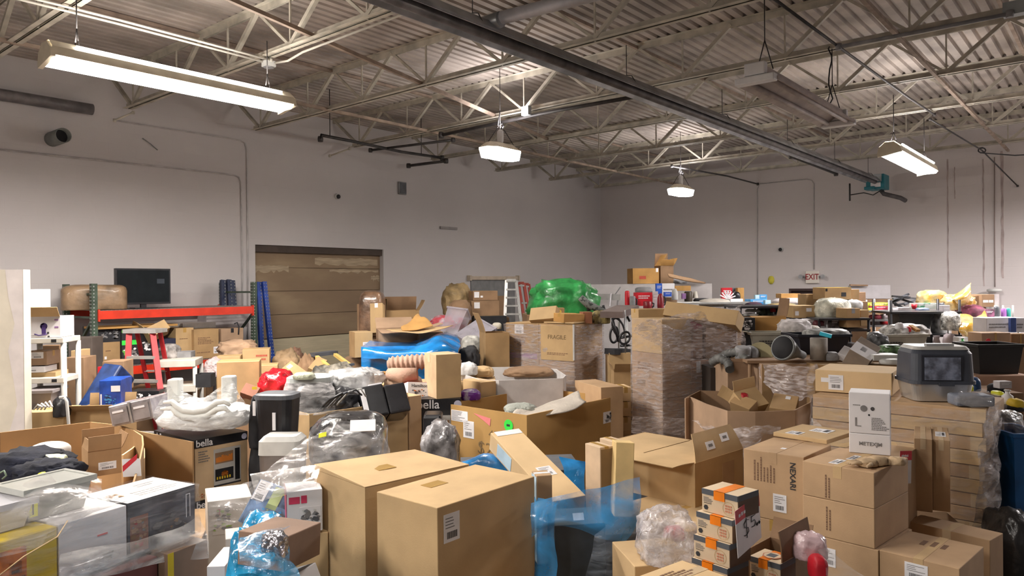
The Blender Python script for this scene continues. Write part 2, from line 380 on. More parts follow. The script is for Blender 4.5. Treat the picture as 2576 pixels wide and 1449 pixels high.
def polywall(rim, z, z0, m, label, name='bulk_carton', cat='bulk box', th=.012, inner=None, closed=False, group=None, bottom=None):
    """open bulk carton whose rim runs through photo points at height z"""
    P_ = [onZ(x, y, z) for x, y in rim]; n = len(P_); b = MB(); cen = sum(P_, V(0, 0, 0))/n
    segs = n if closed else n-1
    for i in range(segs):
        p, q = P_[i], P_[(i+1) % n]; d = (q-p).normalized(); nn = V(-d.y, d.x, 0)
        if nn.dot(cen-p) < 0: nn = -nn
        a0, a1, b0, b1 = p, q, p+nn*th, q+nn*th
        pts = [V(a0.x, a0.y, z0), V(a1.x, a1.y, z0), V(b1.x, b1.y, z0), V(b0.x, b0.y, z0), V(a0.x, a0.y, z), V(a1.x, a1.y, z), V(b1.x, b1.y, z), V(b0.x, b0.y, z)]
        b.poly(pts, [(0, 3, 2, 1), (4, 5, 6, 7), (0, 1, 5, 4), (1, 2, 6, 5), (2, 3, 7, 6), (3, 0, 4, 7)], m)
    if bottom is not None: b.poly([V(p.x, p.y, bottom) for p in P_], [tuple(range(n))], m)
    return tag(b.build(name), label, cat, group)
def tote(G, m, label, lid=None, name='storage_tote', cat='tote', group=None, taper=.03, open_=True):
    M, (w, l, h) = G; b = MB(); t = .006
    if open_:
        for (a, c) in (((0, 0), (w, t)), ((0, l-t), (w, l)), ((0, 0), (t, l)), ((w-t, 0), (w, l))):
            pass
        p = [(taper, taper, 0), (w-taper, taper, 0), (w-taper, l-taper, 0), (taper, l-taper, 0), (0, 0, h), (w, 0, h), (w, l, h), (0, l, h)]
        b.poly(p, [(0, 3, 2, 1), (0, 1, 5, 4), (1, 2, 6, 5), (2, 3, 7, 6), (3, 0, 4, 7)], m)
    else: b.box((0, 0, 0), (w, l, h), m, taper=taper)
    o = b.build(name, M=M); tag(o, label, cat, group)
    if open_: md = o.modifiers.new('s', 'SOLIDIFY'); md.thickness = .006
    r = MB(); e = .015
    for (x0, y0, x1, y1) in ((-e, -e, w+e, .01), (-e, l-.01, w+e, l+e), (-e, .01, .01, l-.01), (w-.01, .01, w+e, l-.01)): r.box((x0, y0, h-.025), (x1, y1, h+.004), m)
    r.build('rim', o)
    if lid: q = MB(); q.box((-.02, -.02, h+.005), (w+.02, l+.02, h+.03), lid); q.build('lid', o, bevel=.008)
    return o
CARTONS = 'loose cardboard cartons'
# ================================================================ the hall
XW, YW = -12.4, 19.03; XE, YS = 9.0, -9.0; ZD = 5.74
def wallmat(name, col, stain=(.40, .33, .32), block=True, amt=.5):
    m = bpy.data.materials.new(name); m.use_nodes = True; nt = m.node_tree; b = nt.nodes['Principled BSDF']; L = nt.links.new
    tc = nt.nodes.new('ShaderNodeTexCoord')
    n = nt.nodes.new('ShaderNodeTexNoise'); n.inputs['Scale'].default_value = .55; n.inputs['Detail'].default_value = 8; L(tc.outputs['Object'], n.inputs['Vector'])
    r = nt.nodes.new('ShaderNodeValToRGB'); r.color_ramp.elements[0].position = .3; r.color_ramp.elements[1].position = .65
    r.color_ramp.elements[0].color = (*[c*(1-.18*amt) for c in col], 1); r.color_ramp.elements[1].color = (*col, 1); L(n.outputs['Fac'], r.inputs[0])
    L(r.outputs[0], b.inputs['Base Color']); b.inputs['Roughness'].default_value = .75
    if block:
        sep = nt.nodes.new('ShaderNodeSeparateXYZ'); L(tc.outputs['Object'], sep.inputs[0])
        ad = nt.nodes.new('ShaderNodeMath'); ad.operation = 'ADD'; L(sep.outputs[0], ad.inputs[0]); L(sep.outputs[1], ad.inputs[1])
        cb = nt.nodes.new('ShaderNodeCombineXYZ'); L(ad.outputs[0], cb.inputs[0]); L(sep.outputs[2], cb.inputs[1])
        br = nt.nodes.new('ShaderNodeTexBrick'); L(cb.outputs[0], br.inputs['Vector']); br.inputs['Scale'].default_value = 1
        br.inputs['Brick Width'].default_value = .406; br.inputs['Row Height'].default_value = .203; br.inputs['Mortar Size'].default_value = .006
        br.inputs['Mortar Smooth'].default_value = .6
        bp = nt.nodes.new('ShaderNodeBump'); bp.inputs['Strength'].default_value = .22; bp.inputs['Distance'].default_value = .004; bp.invert = True
        L(br.outputs['Fac'], bp.inputs['Height']); L(bp.outputs[0], b.inputs['Normal'])
    return m
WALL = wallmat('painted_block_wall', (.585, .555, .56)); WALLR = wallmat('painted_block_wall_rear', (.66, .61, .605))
FLOORM = mat('concrete_floor', (.13, .12, .11), .6, var=.25, scale=2, bump=.1, bscale=30)
DECKM = mat('steel_deck_paint', (.42, .365, .325), .7, var=.18, scale=1.2)
JOIST = mat('joist_paint', (.50, .46, .385), .6, var=.14, scale=5)
RUSTJ = mat('bridging_primer', (.31, .235, .185), .8, var=.15, scale=6)
DARKP = mat('dark_iron_pipe', (.055, .05, .05), .5, .3, var=.2)
GALV = mat('galvanised_sheet', (.30, .31, .33), .4, .6, var=.2, scale=3)
BURN = mat('blackened_pipe', (.13, .12, .125), .55, .4, var=.2)
CON = mat('painted_conduit', (.50, .475, .475), .6, var=.1)
T = .25
b = MB(); b.box((XW-T, YS-T, -.2), (XE+T, YW+T, 0), FLOORM); struct(b, 'floor')
# left wall with the dock-door opening
DY0, DY1, DZ = 7.42, 10.47, 3.15
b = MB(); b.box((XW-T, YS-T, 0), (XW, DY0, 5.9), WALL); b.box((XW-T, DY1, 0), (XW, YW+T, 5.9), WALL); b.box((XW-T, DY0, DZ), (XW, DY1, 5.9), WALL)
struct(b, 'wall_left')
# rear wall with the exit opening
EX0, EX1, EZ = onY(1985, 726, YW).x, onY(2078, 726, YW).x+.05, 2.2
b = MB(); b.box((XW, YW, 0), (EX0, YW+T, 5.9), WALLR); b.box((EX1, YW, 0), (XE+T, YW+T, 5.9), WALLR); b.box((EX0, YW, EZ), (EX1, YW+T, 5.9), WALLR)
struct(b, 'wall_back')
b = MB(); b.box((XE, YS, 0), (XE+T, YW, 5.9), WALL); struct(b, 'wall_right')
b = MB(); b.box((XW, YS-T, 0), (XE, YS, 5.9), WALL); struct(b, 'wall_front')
# exit door leaf (brown) with header frame
b = MB(); DBR = mat('brown_door', (.055, .03, .028), .6); b.box((EX0+.05, YW+.1, 0), (EX1-.05, YW+.15, EZ-.05), DBR); d = struct(b, 'door_1')
b = MB(); b.box((EX0, YW-.01, EZ-.06), (EX1, YW+.15, EZ), DBR); b.box((EX0, YW-.01, 0), (EX0+.05, YW+.15, EZ-.06), DBR); b.box((EX1-.05, YW-.01, 0), (EX1, YW+.15, EZ-.06), DBR); b.build('door_frame', d)
b = MB(); b.tube([(EX0+.13, YW+.1, 1.0), (EX0+.13, YW+.04, 1.0), (EX0+.25, YW+.04, 1.0)], .012, ST); b.build('door_handle', d)
# overhead dock door: brown dirty sectional door above a pale lower panel
def dockmat():
    m = bpy.data.materials.new('water_stained_door'); m.use_nodes = True; nt = m.node_tree; b = nt.nodes['Principled BSDF']; L = nt.links.new
    tc = nt.nodes.new('ShaderNodeTexCoord'); mp = nt.nodes.new('ShaderNodeMapping'); mp.inputs['Scale'].default_value = (1, .5, 1.6); L(tc.outputs['Object'], mp.inputs[0])
    n = nt.nodes.new('ShaderNodeTexNoise'); n.inputs['Scale'].default_value = 1.3; n.inputs['Detail'].default_value = 7; L(mp.outputs[0], n.inputs['Vector'])
    r = nt.nodes.new('ShaderNodeValToRGB'); e = r.color_ramp.elements; e[0].position = .3; e[0].color = (.215, .145, .09, 1); e[1].position = .56; e[1].color = (.265, .185, .115, 1)
    x = e.new(.70); x.color = (.34, .25, .155, 1); L(n.outputs['Fac'], r.inputs[0])
    L(r.outputs[0], b.inputs['Base Color']); b.inputs['Roughness'].default_value = .75
    return m
DOCK = dockmat(); PALE = mat('pale_door_panel', (.56, .49, .34), .7, var=.06, stretch=(1, .3, 4)); PALEB = mat('peeled_door_patch', (.43, .335, .225), .7, var=.12, scale=8, stretch=(1, .4, 4))
b = MB(); pz = [1.38, 1.83, 2.28, 2.73, 3.10]
for i in range(len(pz)-1): b.box((XW-.17, DY0, pz[i]+.006), (XW-.12, DY1, pz[i+1]-.002), DOCK)
b.box((XW-.19, DY0, 0), (XW-.172, DY1, 3.14), DOCK)
d2 = struct(b, 'door_2')
b = MB(); b.box((XW-.17, DY0, 0), (XW-.11, DY1, .68), PALE); b.box((XW-.17, DY0, .69), (XW-.11, DY1, 1.37), PALE); b.build('lower_panel', d2)['label'] = 'pale cream lower panel'
b = MB(); b.box((XW-.16, DY0, 3.02), (XW-.04, DY1, 3.15), mat('dark_door_seal', (.08, .06, .05), .9)); b.build('top_seal', d2)
def patch(y0, y1, z0, z1, m=PALEB):
    b = MB(); n = 14; pts = []
    for i in range(n+1): pts.append((XW-.116, y0+(y1-y0)*i/n, z1-random.random()*.03))
    for i in range(n, -1, -1): pts.append((XW-.116, y0+(y1-y0)*i/n, z0+random.random()*.07))
    b.poly(pts, [tuple(range(len(pts)))], m); b.build('peeled_patch', d2)
patch(7.44, 8.2, 2.62, 2.78); patch(9.15, 10.42, 2.62, 2.72); patch(8.8, 10.4, 2.78, 2.96); patch(10.22, 10.45, 2.45, 2.6)
# steel deck
b = MB(); k = b.slot(DECKM); p = .1524; x = XW; prof = []
while x < XE: prof += [(x, ZD), (x+.088, ZD), (x+.104, ZD+.045), (x+.136, ZD+.045)]; x += p
va = [b.bm.verts.new((q[0], YS, q[1])) for q in prof]; vb = [b.bm.verts.new((q[0], YW, q[1])) for q in prof]
for i in range(len(prof)-1): fc = b.bm.faces.new([va[i], va[i+1], vb[i+1], vb[i]])
deck = struct(b, 'ceiling')
md = deck.modifiers.new('thick', 'SOLIDIFY'); md.thickness = .02; md.offset = 1
b = MB(); b.box((XW-T, YS-T, 5.9), (XE+T, YW+T, 6.0), DECKM); struct(b, 'ceiling.001')
# open-web joists
ORD = {0: 'running past the near strip light', 1: 'above the hooks of the near strip light', 2: 'crossing over the near end of the dock door', 3: 'crossing over the far part of the dock door', 4: 'just beyond the dock door',
       5: 'third from the rear wall', 6: 'second from the rear wall', 7: 'last one before the rear wall', -1: 'at the top left corner of the view', -2: 'behind the camera', -3: 'far behind the camera'}
def joist(k):
    Y = 2.78+2.14*k; zb, zt = 5.11, 5.70
    root = empty('roof_joist', 'cream painted open-web steel roof joist, '+ORD[k], 'roof joist', (XW, Y, zb), 'open-web joists under the steel deck')
    def L(p): return (p[0]-XW, p[1]-Y, p[2]-zb)
    def chord(x0, x1, z, sgn, name):
        b = MB()
        for s in (-1, 1):
            b.box(L((x0, Y+s*.012 if s > 0 else Y-.075, z)), L((x1, Y+.075 if s > 0 else Y-.012, z+.006)), JOIST)
            b.box(L((x0, Y+s*.012-(.006 if s < 0 else 0), z)), L((x1, Y+s*.012+(.006 if s > 0 else 0), z+sgn*.075)), JOIST)
        return b.build(name, root)
    xe = XE
    chord(XW, xe, zt+.034, -1, 'top_chord'); chord(XW+.62, xe-.6, zb, 1, 'bottom_chord')
    px = 1.385; x0 = XW+.82; n = int((4.6-x0)/px)
    def web(a, bb, w, name, me={}):
        m = MB(); m.bar(L(a), L(bb), w, w*.7, JOIST); m.build(name, root)
    web((XW+.06, Y, zt), (x0-.03, Y-.012, zb+.03), .055, 'end_web')
    proto = {}
    for i in range(n):
        xb = x0+i*px
        for nm, a, q, w in (('web_diagonal', (xb, Y, zb+.03), (xb+px/2, Y, zt), .05), ('web_diagonal_back', (xb+px/2, Y, zt), (xb+px, Y, zb+.03), .034), ('web_vertical', (xb, Y, zb), (xb, Y, zt), .02)):
            if nm not in proto:
                m = MB(); m.bar((0, 0, 0), Vector(q)-Vector(a), w, w, JOIST); o = m.build(nm.replace('_back', ''), root); proto[nm] = o
            else: o = proto[nm].copy(); COL.objects.link(o); o.parent = root
            o.location = L(a)
    return root
for k in range(-2, 8): joist(k)
# bridging rows (flat angles tying the joists)
def bridging(p0, p1, label):
    b = MB(); b.bar(p0, p1, .045, .006, RUSTJ); b.bar(Vector(p0)+V(.02, 0, .02), Vector(p1)+V(.02, 0, .02), .006, .04, RUSTJ)
    return tag(b.build('bridging_angle'), label, 'brace', 'bridging angles between the joists')
bridging((-9.52, -1.5, 5.10), (-9.7, 18.9, 5.10), 'brown steel bridging angle under the joists, above the near strip light')
a = onZ(560, -5, 5.13); c = onZ(1240, 292, 5.13); dd = (c-a)
bridging(a-dd*.3, a+dd*1.7, 'brown bridging angle slanting under the joists between strip light and tube heater')
bridging((-9.52, -1.5, 5.69), (-9.52, 18.9, 5.69), 'brown bridging angle tied to the joist tops above the near strip light')
bridging((-5.35, -1.5, 5.66), (-5.35, 18.9, 5.69), 'brown bridging angle tied to the joist tops left of the tube heater')
bridging((-1.2, -1.5, 5.69), (-1.2, 18.9, 5.69), 'brown bridging angle tied to the joist tops right of the unlit fixture')
bridging((-2.0, -1.5, 5.10), (-2.0, 18.9, 5.10), 'brown bridging angle under the joists right of the unlit fixture')
# ---------------- strip light fixtures
TUBE = mat('glowing_tube', (1.0, .96, .90), .4, emit=9, var=0); LENS = mat('glowing_lens', (1.0, .95, .86), .4, emit=22, var=0)
FIX = mat('fixture_enamel', (.62, .56, .44), .45, var=.08); FIXW = mat('fixture_white', (.72, .72, .74), .45, var=.05); FIXD = mat('dusty_lens', (.40, .35, .34), .5, var=.1)
def chain(b, a, c, m=DARKP): b.tube([a, c], .006, m, n=5)
def strip(x, y0, y1, z, label, lit=True, power=0, col=WARM, group=None, hang=5.11):
    root = empty('strip_light', label, 'light fixture', (x, y0, z), group)
    L = y1-y0; w = .16
    b = MB(); # body: shallow gull-wing reflector housing
    sec = [(-w, .02), (-w+.02, .10), (-.06, .17), (.06, .17), (w-.02, .10), (w, .02), (w-.012, .015), (.05, .10), (-.05, .10), (-w+.012, .015)]
    n = len(sec); pts = [(s[0], 0, s[1]) for s in sec]+[(s[0], L, s[1]) for s in sec]
    b.poly(pts, [(i, (i+1) % n, n+(i+1) % n, n+i) for i in range(n)], FIX if lit else mat('dusty_fixture', (.36, .30, .28), .5, var=.1)); b.build('housing', root)
    for yy in (0, L):
        b = MB(); b.poly([(s[0]*1.02, yy-.02, s[1]-.015) for s in sec[:7]]+[(-w, yy-.02, -.05)]+[(s[0]*1.02, yy+.02, s[1]-.015) for s in sec[:7]]+[(-w, yy+.02, -.05)],
            [tuple(range(8)), tuple(range(8, 16))]+[(i, (i+1) % 8, 8+(i+1) % 8, 8+i) for i in range(8)], FIX if lit else FIXW, smooth=False); b.build('end_cap', root)
    for s in (-1, 1):
        b = MB(); b.tube([(s*.085, .03, .045), (s*.085, L-.03, .045)], .045 if lit else .035, TUBE if lit else FIXD, n=12); b.build('lamp_tube', root)
    if lit:
        b = MB(); b.poly([(-w+.01, .03, -.012), (w-.01, .03, -.012), (w-.01, L-.03, -.012), (-w+.01, L-.03, -.012), (-w+.03, .03, -.03), (w-.03, .03, -.03), (w-.03, L-.03, -.03), (-w+.03, L-.03, -.03)],
            [(0, 1, 2, 3), (4, 5, 6, 7), (0, 1, 5, 4), (2, 3, 7, 6), (0, 3, 7, 4), (1, 2, 6, 5)], TUBE); b.build('diffuser', root)
        # emissive tube imitating reflected glow along the upper edge
        b = MB(); b.tube([(.125, .2, .135), (.125, L-.15, .135)], .014, TUBE, n=8); b.build('reflected_glow_strip', root)
    for yy in (.25, L-.25):
        b = MB(); chain(b, (-.05, yy, .16), (0, yy, .34)); chain(b, (.05, yy, .16), (0, yy, .34)); chain(b, (0, yy, .34), (0, yy, hang-z)); b.build('hanging_chain', root)
    if lit and power:
        a = area(0, L/2, -.06, .28, L*.95, power, col); a.parent = root
        a2 = area(0, L/2, .22, .2, L*.9, power*.10, col); a2.rotation_euler = (math.pi, 0, 0); a2.parent = root
    return root
strip(-7.4, 2.40, 4.85, 4.40, 'long lit double-tube strip light hanging at the upper left', power=LAMPS[0][3], col=LAMPS[0][4])
strip(-2.68, 11.75, 14.35, 4.22, 'lit strip light hanging upper right near the rear wall', power=LAMPS[1][3], col=LAMPS[1][4])
# unlit fixture: broad dusty four-lamp trough
def trough(a, z, L, label):
    root = empty('strip_light', label, 'light fixture', a); w = .2
    DU = mat('dusty_fixture', (.36, .30, .28), .5, var=.1)
    b = MB(); b.box((-.07, .05, .06), (.07, L-.05, .13), DU); b.build('ballast_housing', root)
    for s in (-1, 1):
        b = MB(); b.poly([(0, 0, .06), (s*.02, 0, .06), (s*w, 0, -.03), (s*w, 0, .0), (s*.05, 0, .075), (0, L, .06), (s*.02, L, .06), (s*w, L, -.03), (s*w, L, 0), (s*.05, L, .075)],
            [(1, 2, 7, 6), (2, 3, 8, 7), (3, 4, 9, 8), (1, 2, 3, 4), (6, 7, 8, 9)], DU); b.build('reflector', root)
        b = MB(); b.tube([(s*.11, .05, .0), (s*.11, L-.05, .0)], .028, FIXD, n=10); b.build('lamp_tube', root)
    for yy in (-.03, L+.03):
        b = MB(); b.box((-.19, yy-.05, -.045), (.19, yy+.05, .025), FIXW); b.box((-.1, yy-.04, .03), (.1, yy+.04, .15), FIXW); b.build('end_cap', root, bevel=.012)
    for yy in (.2, L-.2):
        b = MB(); chain(b, (-.08, yy, .13), (0, yy, .42)); chain(b, (.08, yy, .13), (0, yy, .42)); chain(b, (0, yy, .42), (0, yy, 5.11-a[2])); b.build('hanging_chain', root)
    b = MB(); pts = [(0, L-.35, .13)]+[(.03*math.sin(t*1.3)+.02, L-.35+.05*math.cos(t*1.7), .13+t*.085) for t in range(1, 9)]+[(0, L-.3, 5.11-a[2])]; b.tube(pts, .009, BK, n=6); b.build('power_cord', root)
    return root
trough((-2.70, 6.85, 4.27), 4.27, 2.5, 'unlit dusty strip light with white end caps hanging at the upper right')
def highbay(x, y, z, power, label):
    root = empty('high_bay_light', label, 'light fixture', (x, y, z), 'small lit high bay lights')
    b = MB(); sec = [(-.19, -.28), (-.06, -.42), (.1, -.42), (.2, -.3), (.2, .25), (.08, .4), (-.08, .4), (-.19, .25)]; n = 8
    pts = [(q[0], q[1], 0) for q in sec]+[(q[0]*.88, q[1]*.93, -.12) for q in sec]; b.poly(pts, [tuple(range(8, 16))]+[(i, (i+1) % n, n+(i+1) % n, n+i) for i in range(n)], LENS); b.build('lens', root)
    b = MB(); pts = [(q[0]*1.02, q[1]*1.02, .002) for q in sec]+[(q[0]*.5, q[1]*.7, .1) for q in sec]; b.poly(pts, [tuple(range(8)), tuple(range(8, 16))]+[(i, (i+1) % n, n+(i+1) % n, n+i) for i in range(n)], FIX); b.build('housing', root)
    b = MB(); b.lathe([(.04, .1), (.05, .16), (.05, .3), (.02, .33)], FIXW, 10); b.build('driver', root)
    b = MB(); chain(b, (-.1, -.2, .1), (0, 0, .42)); chain(b, (.1, .2, .1), (0, 0, .42)); chain(b, (0, 0, .33), (0, 0, 5.74-z)); b.build('hanging_chain', root)
    b = MB(); b.tube([(.02, 0, .33), (.05, .02, .38), (0, .05, .43), (-.04, 0, .40), (0, -.03, .5), (0, 0, .62)], .008, BK, n=6); b.build('power_cord', root)
    a = area(0, 0, -.1, .35, .7, power, COOL); a.parent = root
    a2 = area(0, 0, .35, .3, .5, power*.12, COOL); a2.rotation_euler = (math.pi, 0, 0); a2.parent = root
p = onZ(1259, 384, 4.42); highbay(p.x, p.y, 4.45, LAMPS[2][3], 'small bright high bay light hanging above the middle of the hall')
p = onZ(1713, 481, 4.42); highbay(p.x, p.y, 4.45, LAMPS[3][3], 'small bright high bay light hanging farthest away near the corner')
for x, y, L, pw, col in LAMPS[4:]:
    nm = {14.0: 'lit strip light right of the view near the rear wall', 17.3: 'lit strip light right of the view against the rear wall', 2.6: 'lit strip light hanging just above the view over the tall boxes'}.get(y, 'lit strip light hanging behind the camera, '+('left one' if x < -5 else 'right one'))
    strip(x, y-L/2, y+L/2, 4.4, nm, power=pw, col=col, group='strip lights outside the view')
# ---------------- radiant tube heater with reflector, U-bend cross pipe and burner box
root = empty('tube_heater', 'long dark radiant tube heater hanging across the ceiling', 'heater', (-4.45, 0, 4.62))
b = MB(); sec = [(-.16, -.03), (-.155, .0), (-.075, .095), (.075, .095), (.155, .0), (.16, -.03), (.15, -.03), (.07, .083), (-.07, .083), (-.15, -.03)]; n = len(sec)
Y0, Y1 = 1.2, 18.0
b.poly([(s[0], Y0, s[1]) for s in sec]+[(s[0], Y1, s[1]) for s in sec], [(i, (i+1) % n, n+(i+1) % n, n+i) for i in range(n)], GALV); b.build('reflector', root)
b = MB(); b.tube([(0, Y0-.3, 0), (0, Y1+.2, 0)], .05, BURN, n=14); b.build('burner_tube', root)
for yy in [2.3, 4.8, 7.4, 10, 12.6, 15.2, 17.6]:
    b = MB(); b.tube([(-.14, yy, .0), (-.07, yy, .12), (0, yy, .14), (.07, yy, .12), (.14, yy, .0)], .006, DARKP, n=5); b.tube([(0, yy, .14), (0, yy, .49)], .005, DARKP, n=5); b.build('hanger', root)
b = MB(); b.tube([(-.02, 5.0, .11), (.15, 5.02, .12), (3.2, 5.35, .12), (7.2, 5.8, .12)], .058, mat('grey_duct', (.42, .42, .46), .4, .4, var=.1), n=16); b.build('cross_pipe', root)
b = MB(); b.tube([(-.14, 5.0, .1), (.16, 5.0, .1)], .07, GALV, n=16); b.build('pipe_collar', root)
TEAL = mat('teal_enamel', (.01, .17, .22), .4)
b = MB(); b.box((-.19, Y1+.15, -.16), (.19, Y1+.62, .17), TEAL); b.box((-.22, Y1+.1, -.17), (.0, Y1+.4, -.1), TEAL); b.build('burner_box', root, bevel=.01)
b = MB(); b.box((-.10, Y1+.143, .0), (.14, Y1+.149, .165), mat('light_grey_plate', (.40, .43, .46), .5)); b.build('cover_plate', root)
b = MB(); b.box((-.09, Y1+.144, -.12), (.12, Y1+.148, -.02), WL); b.build('rating_label', root)
b = MB(); b.tube([(.05, Y1+.5, -.17), (.1, Y1+.5, -.25), (.42, Y1+.62, -.36), (.5, Y1+.75, -.42)], .05, BURN, n=10); b.build('flex_duct', root)
b = MB(); b.tube([(-.62, Y1+.45, .05), (-.62, Y1+.45, -.36)], .02, DARKP); b.tube([(-.62, Y1+.45, -.22), (-.3, Y1+.4, -.2), (-.1, Y1+.4, -.27), (.08, Y1+.4, -.17)], .013, DARKP, n=6); b.build('gas_pipe', root)
# ---------------- dark iron pipes under the joists
def pipe(pts, r, label, m=DARKP, name='iron_pipe', group='pipes under the roof', elbow=True):
    b = MB(); b.tube(pts, r, m, n=8)
    if elbow:
        for q in (pts[0], pts[-1]): b.lathe([(r*1.5, -r*1.6), (r*1.7, 0), (r*1.5, r*1.6)], m, 8, Matrix.Translation(q))
    return tag(b.build(name), label, 'pipe', group)
P = lambda x, y, z=4.95: onZ(x, y, z)
pipe1 = pipe([P(806, 350, 4.85), P(808, 340, 4.9), P(880, 354, 4.93), P(1010, 382, 4.98), P(1112, 397, 5.0)], .028, 'black iron pipe slanting below the joist ends right of the strip light')
b = MB(); [b.tube([P(*q), P(*q)+V(0, 0, 5.74-P(*q).z)], .008, DARKP, n=5) for q in ((830, 345, 4.92), (1060, 390, 4.98))]; b.build('pipe_hanger', pipe1)
pipe([P(1028, 417, 4.92), P(1122, 405, 4.92)], .03, 'short black iron pipe with elbows below the joist ends')
pipe([P(932, 378, 4.97), P(1140, 352, 4.99)], .024, 'dark pipe running under the joist above the dock door')
pipe([onZ(1110, 340, 5.0), onZ(1404, 277, 5.02), onZ(1640, 236, 5.03)], .03, 'dark pipe running along the joist above the middle high bay light')
pipe([onZ(830, 392, 4.95), onZ(880, 374, 5.08)], .016, 'thin hook rod at the end of the joist over the dock door', m=JOIST)
pipe([onZ(288, 303, 4.92), onZ(335, 283, 5.05)], .015, 'thin pale rod poking from the joist end under the near strip light', m=JOIST)
# big pipe high on the left wall
b = MB(); b.tube([(XW+.14, -3, 5.12), (XW+.14, 3.9, 5.12), (XW+.14, 4.6, 5.12)], .085, mat('grey_wall_pipe', (.20, .185, .19), .5, .3, var=.15), n=14)
tag(b.build('wall_pipe'), 'thick grey pipe running along the top of the left wall', 'pipe')
# unistrut conduits: pair crossing joists near the strip light
pipe([(-8.0, -1.5, 5.06), (-7.92, 3.2, 5.06), (-7.97, 4.95, 5.06)], .013, 'white conduit crossing the joists above the near strip light, first of a pair', m=CRW, name='conduit')
pipe([(-7.9, -1.5, 5.07), (-7.83, 3.2, 5.07), (-7.88, 4.95, 5.07)], .013, 'white conduit crossing the joists above the near strip light, second of a pair', m=CRW, name='conduit')
b = MB(); b.box((-.06, -.06, -.05), (.06, .06, .02), WG); b.lathe([(.06, -.06), (.06, -.05)], GY, 12); tag(b.build('junction_box', loc=(-7.93, 4.95, 5.05)), 'round metal junction box on the joist right of the strip light', 'junction box')
b = MB(); b.tube([(-7.9, 5.0, 5.05), (-7.6, 5.0, 5.02), (-7.3, 5.0, 5.06), (-4.8, 4.97, 5.07)], .014, CRW); tag(b.build('conduit'), 'cream conduit running along the joist to the right of the junction box', 'conduit')
b = MB(); b.box((-.07, -.04, -.07), (.07, .04, .07), mat('grey_box', (.34, .37, .38), .5)); tag(b.build('junction_box', loc=onZ(1324, 279, 5.08)), 'square grey junction box on the joist above the middle high bay light', 'junction box')
b = MB(); b.box((-.12, -.06, -.06), (.12, .06, .07), mat('grey_box', (.34, .37, .38), .5)); tag(b.build('junction_box', loc=onZ(2560, 22, 5.06)), 'grey junction box on the joist at the top right corner', 'junction box')
pipe([onZ(1940, -8, 5.1), onZ(2110, 118, 5.02), onZ(2285, 245, 5.04), onZ(2350, 288, 5.08)], .016, 'thin dark conduit crossing the joists above the unlit fixture', name='conduit')
pipe([onZ(2110, 118, 5.0), onZ(2300, 82, 5.0), onZ(2540, 35, 5.0)], .022, 'grey conduit running along the joist to the upper right corner', m=GY, name='conduit')
pipe([onZ(1990, 393, 4.9), onZ(2103, 437, 4.75)], .03, 'short black pipe hanging beside the tube heater near the rear wall')
a = onY(1906, 463, YW-.03); pipe([onZ(1690, 418, 4.98), onZ(1830, 443, 4.95), a], .02, 'dark conduit running down to the rear wall left of the heater', name='conduit')
pipe([onZ(2340, 300, 5.0), onZ(2470, 378, 4.98), onY(2560, 468, YW-.02)], .013, 'black cable running from the ceiling to the rear wall at the right', name='cable')
b = MB(); q = onZ(2470, 378, 4.98); b.tube([q+V(.06*math.cos(t), .05*math.sin(t*1.3), .05*math.sin(t)) for t in [i*.7 for i in range(16)]]+[q+V(.5, .5, -.1), q+V(1.2, .6, -.12)], .012, BK, n=5)
tag(b.build('cable_bundle'), 'tangled black cable bundle hanging under the right ceiling', 'cable')
# conduits on the walls
def wcon(pix, X, label, r=.013, name='conduit'):
    pts = [onX(x, y, X) for x, y in pix]; b = MB(); b.tube(pts, r, CON, n=6); tag(b.build(name), label, 'conduit', 'painted conduits on the walls')
def zc(pix): return pix
wcon([(-30, 373), (200, 398), (400, 419), (560, 437), (590, 441), (601, 446), (606, 458), (609, 640), (611, 900)], XW+.015, 'painted conduit on the left wall turning down beside the dock door, lower one')
wcon([(288, 303), (400, 321), (560, 345), (604, 353), (616, 360), (621, 376), (623, 640), (624, 900)], XW+.015, 'painted conduit on the left wall turning down beside the dock door, upper one')
def wconY(pix, label, r=.013, m=CON):
    pts = [onY(x, y, YW-.015) for x, y in pix]; b = MB(); b.tube(pts, r, m, n=6); tag(b.build('conduit'), label, 'conduit', 'painted conduits on the walls')
wconY([(1906, 750), (1905, 475), (1912, 463), (2030, 451), (2042, 454), (2047, 462), (2048, 678)], 'painted conduit looping on the rear wall above the exit sign')
wconY([(2501.7, 395), (2502, 560), (2503, 722)], 'thin brown wire running down the rear wall at the right', .008, mat('rust_wire', (.25, .18, .16), .8))
for i, (x, y0, y1, wd) in enumerate([(2383, 400, 725, .035), (2401, 420, 500, .02), (2473, 400, 720, .03), (2520, 380, 700, .05)]):
    a = onY(x, y0, YW-.003); c = onY(x+2, y1, YW-.003); b = MB(); nn = 20; pts = []
    for j in range(nn+1): z = a.z+(c.z-a.z)*j/nn; pts.append((a.x-wd/2*(.4+random.random()), YW-.003, z))
    for j in range(nn, -1, -1): z = a.z+(c.z-a.z)*j/nn; pts.append((a.x+wd/2*(.4+random.random()), YW-.003, z))
    b.poly(pts, [tuple(range(len(pts)))], mat('rust_stain', (.45, .37, .36), .8, var=.12, scale=5)); o = b.build('trim_%d' % (i+1)); o['kind'] = 'structure'
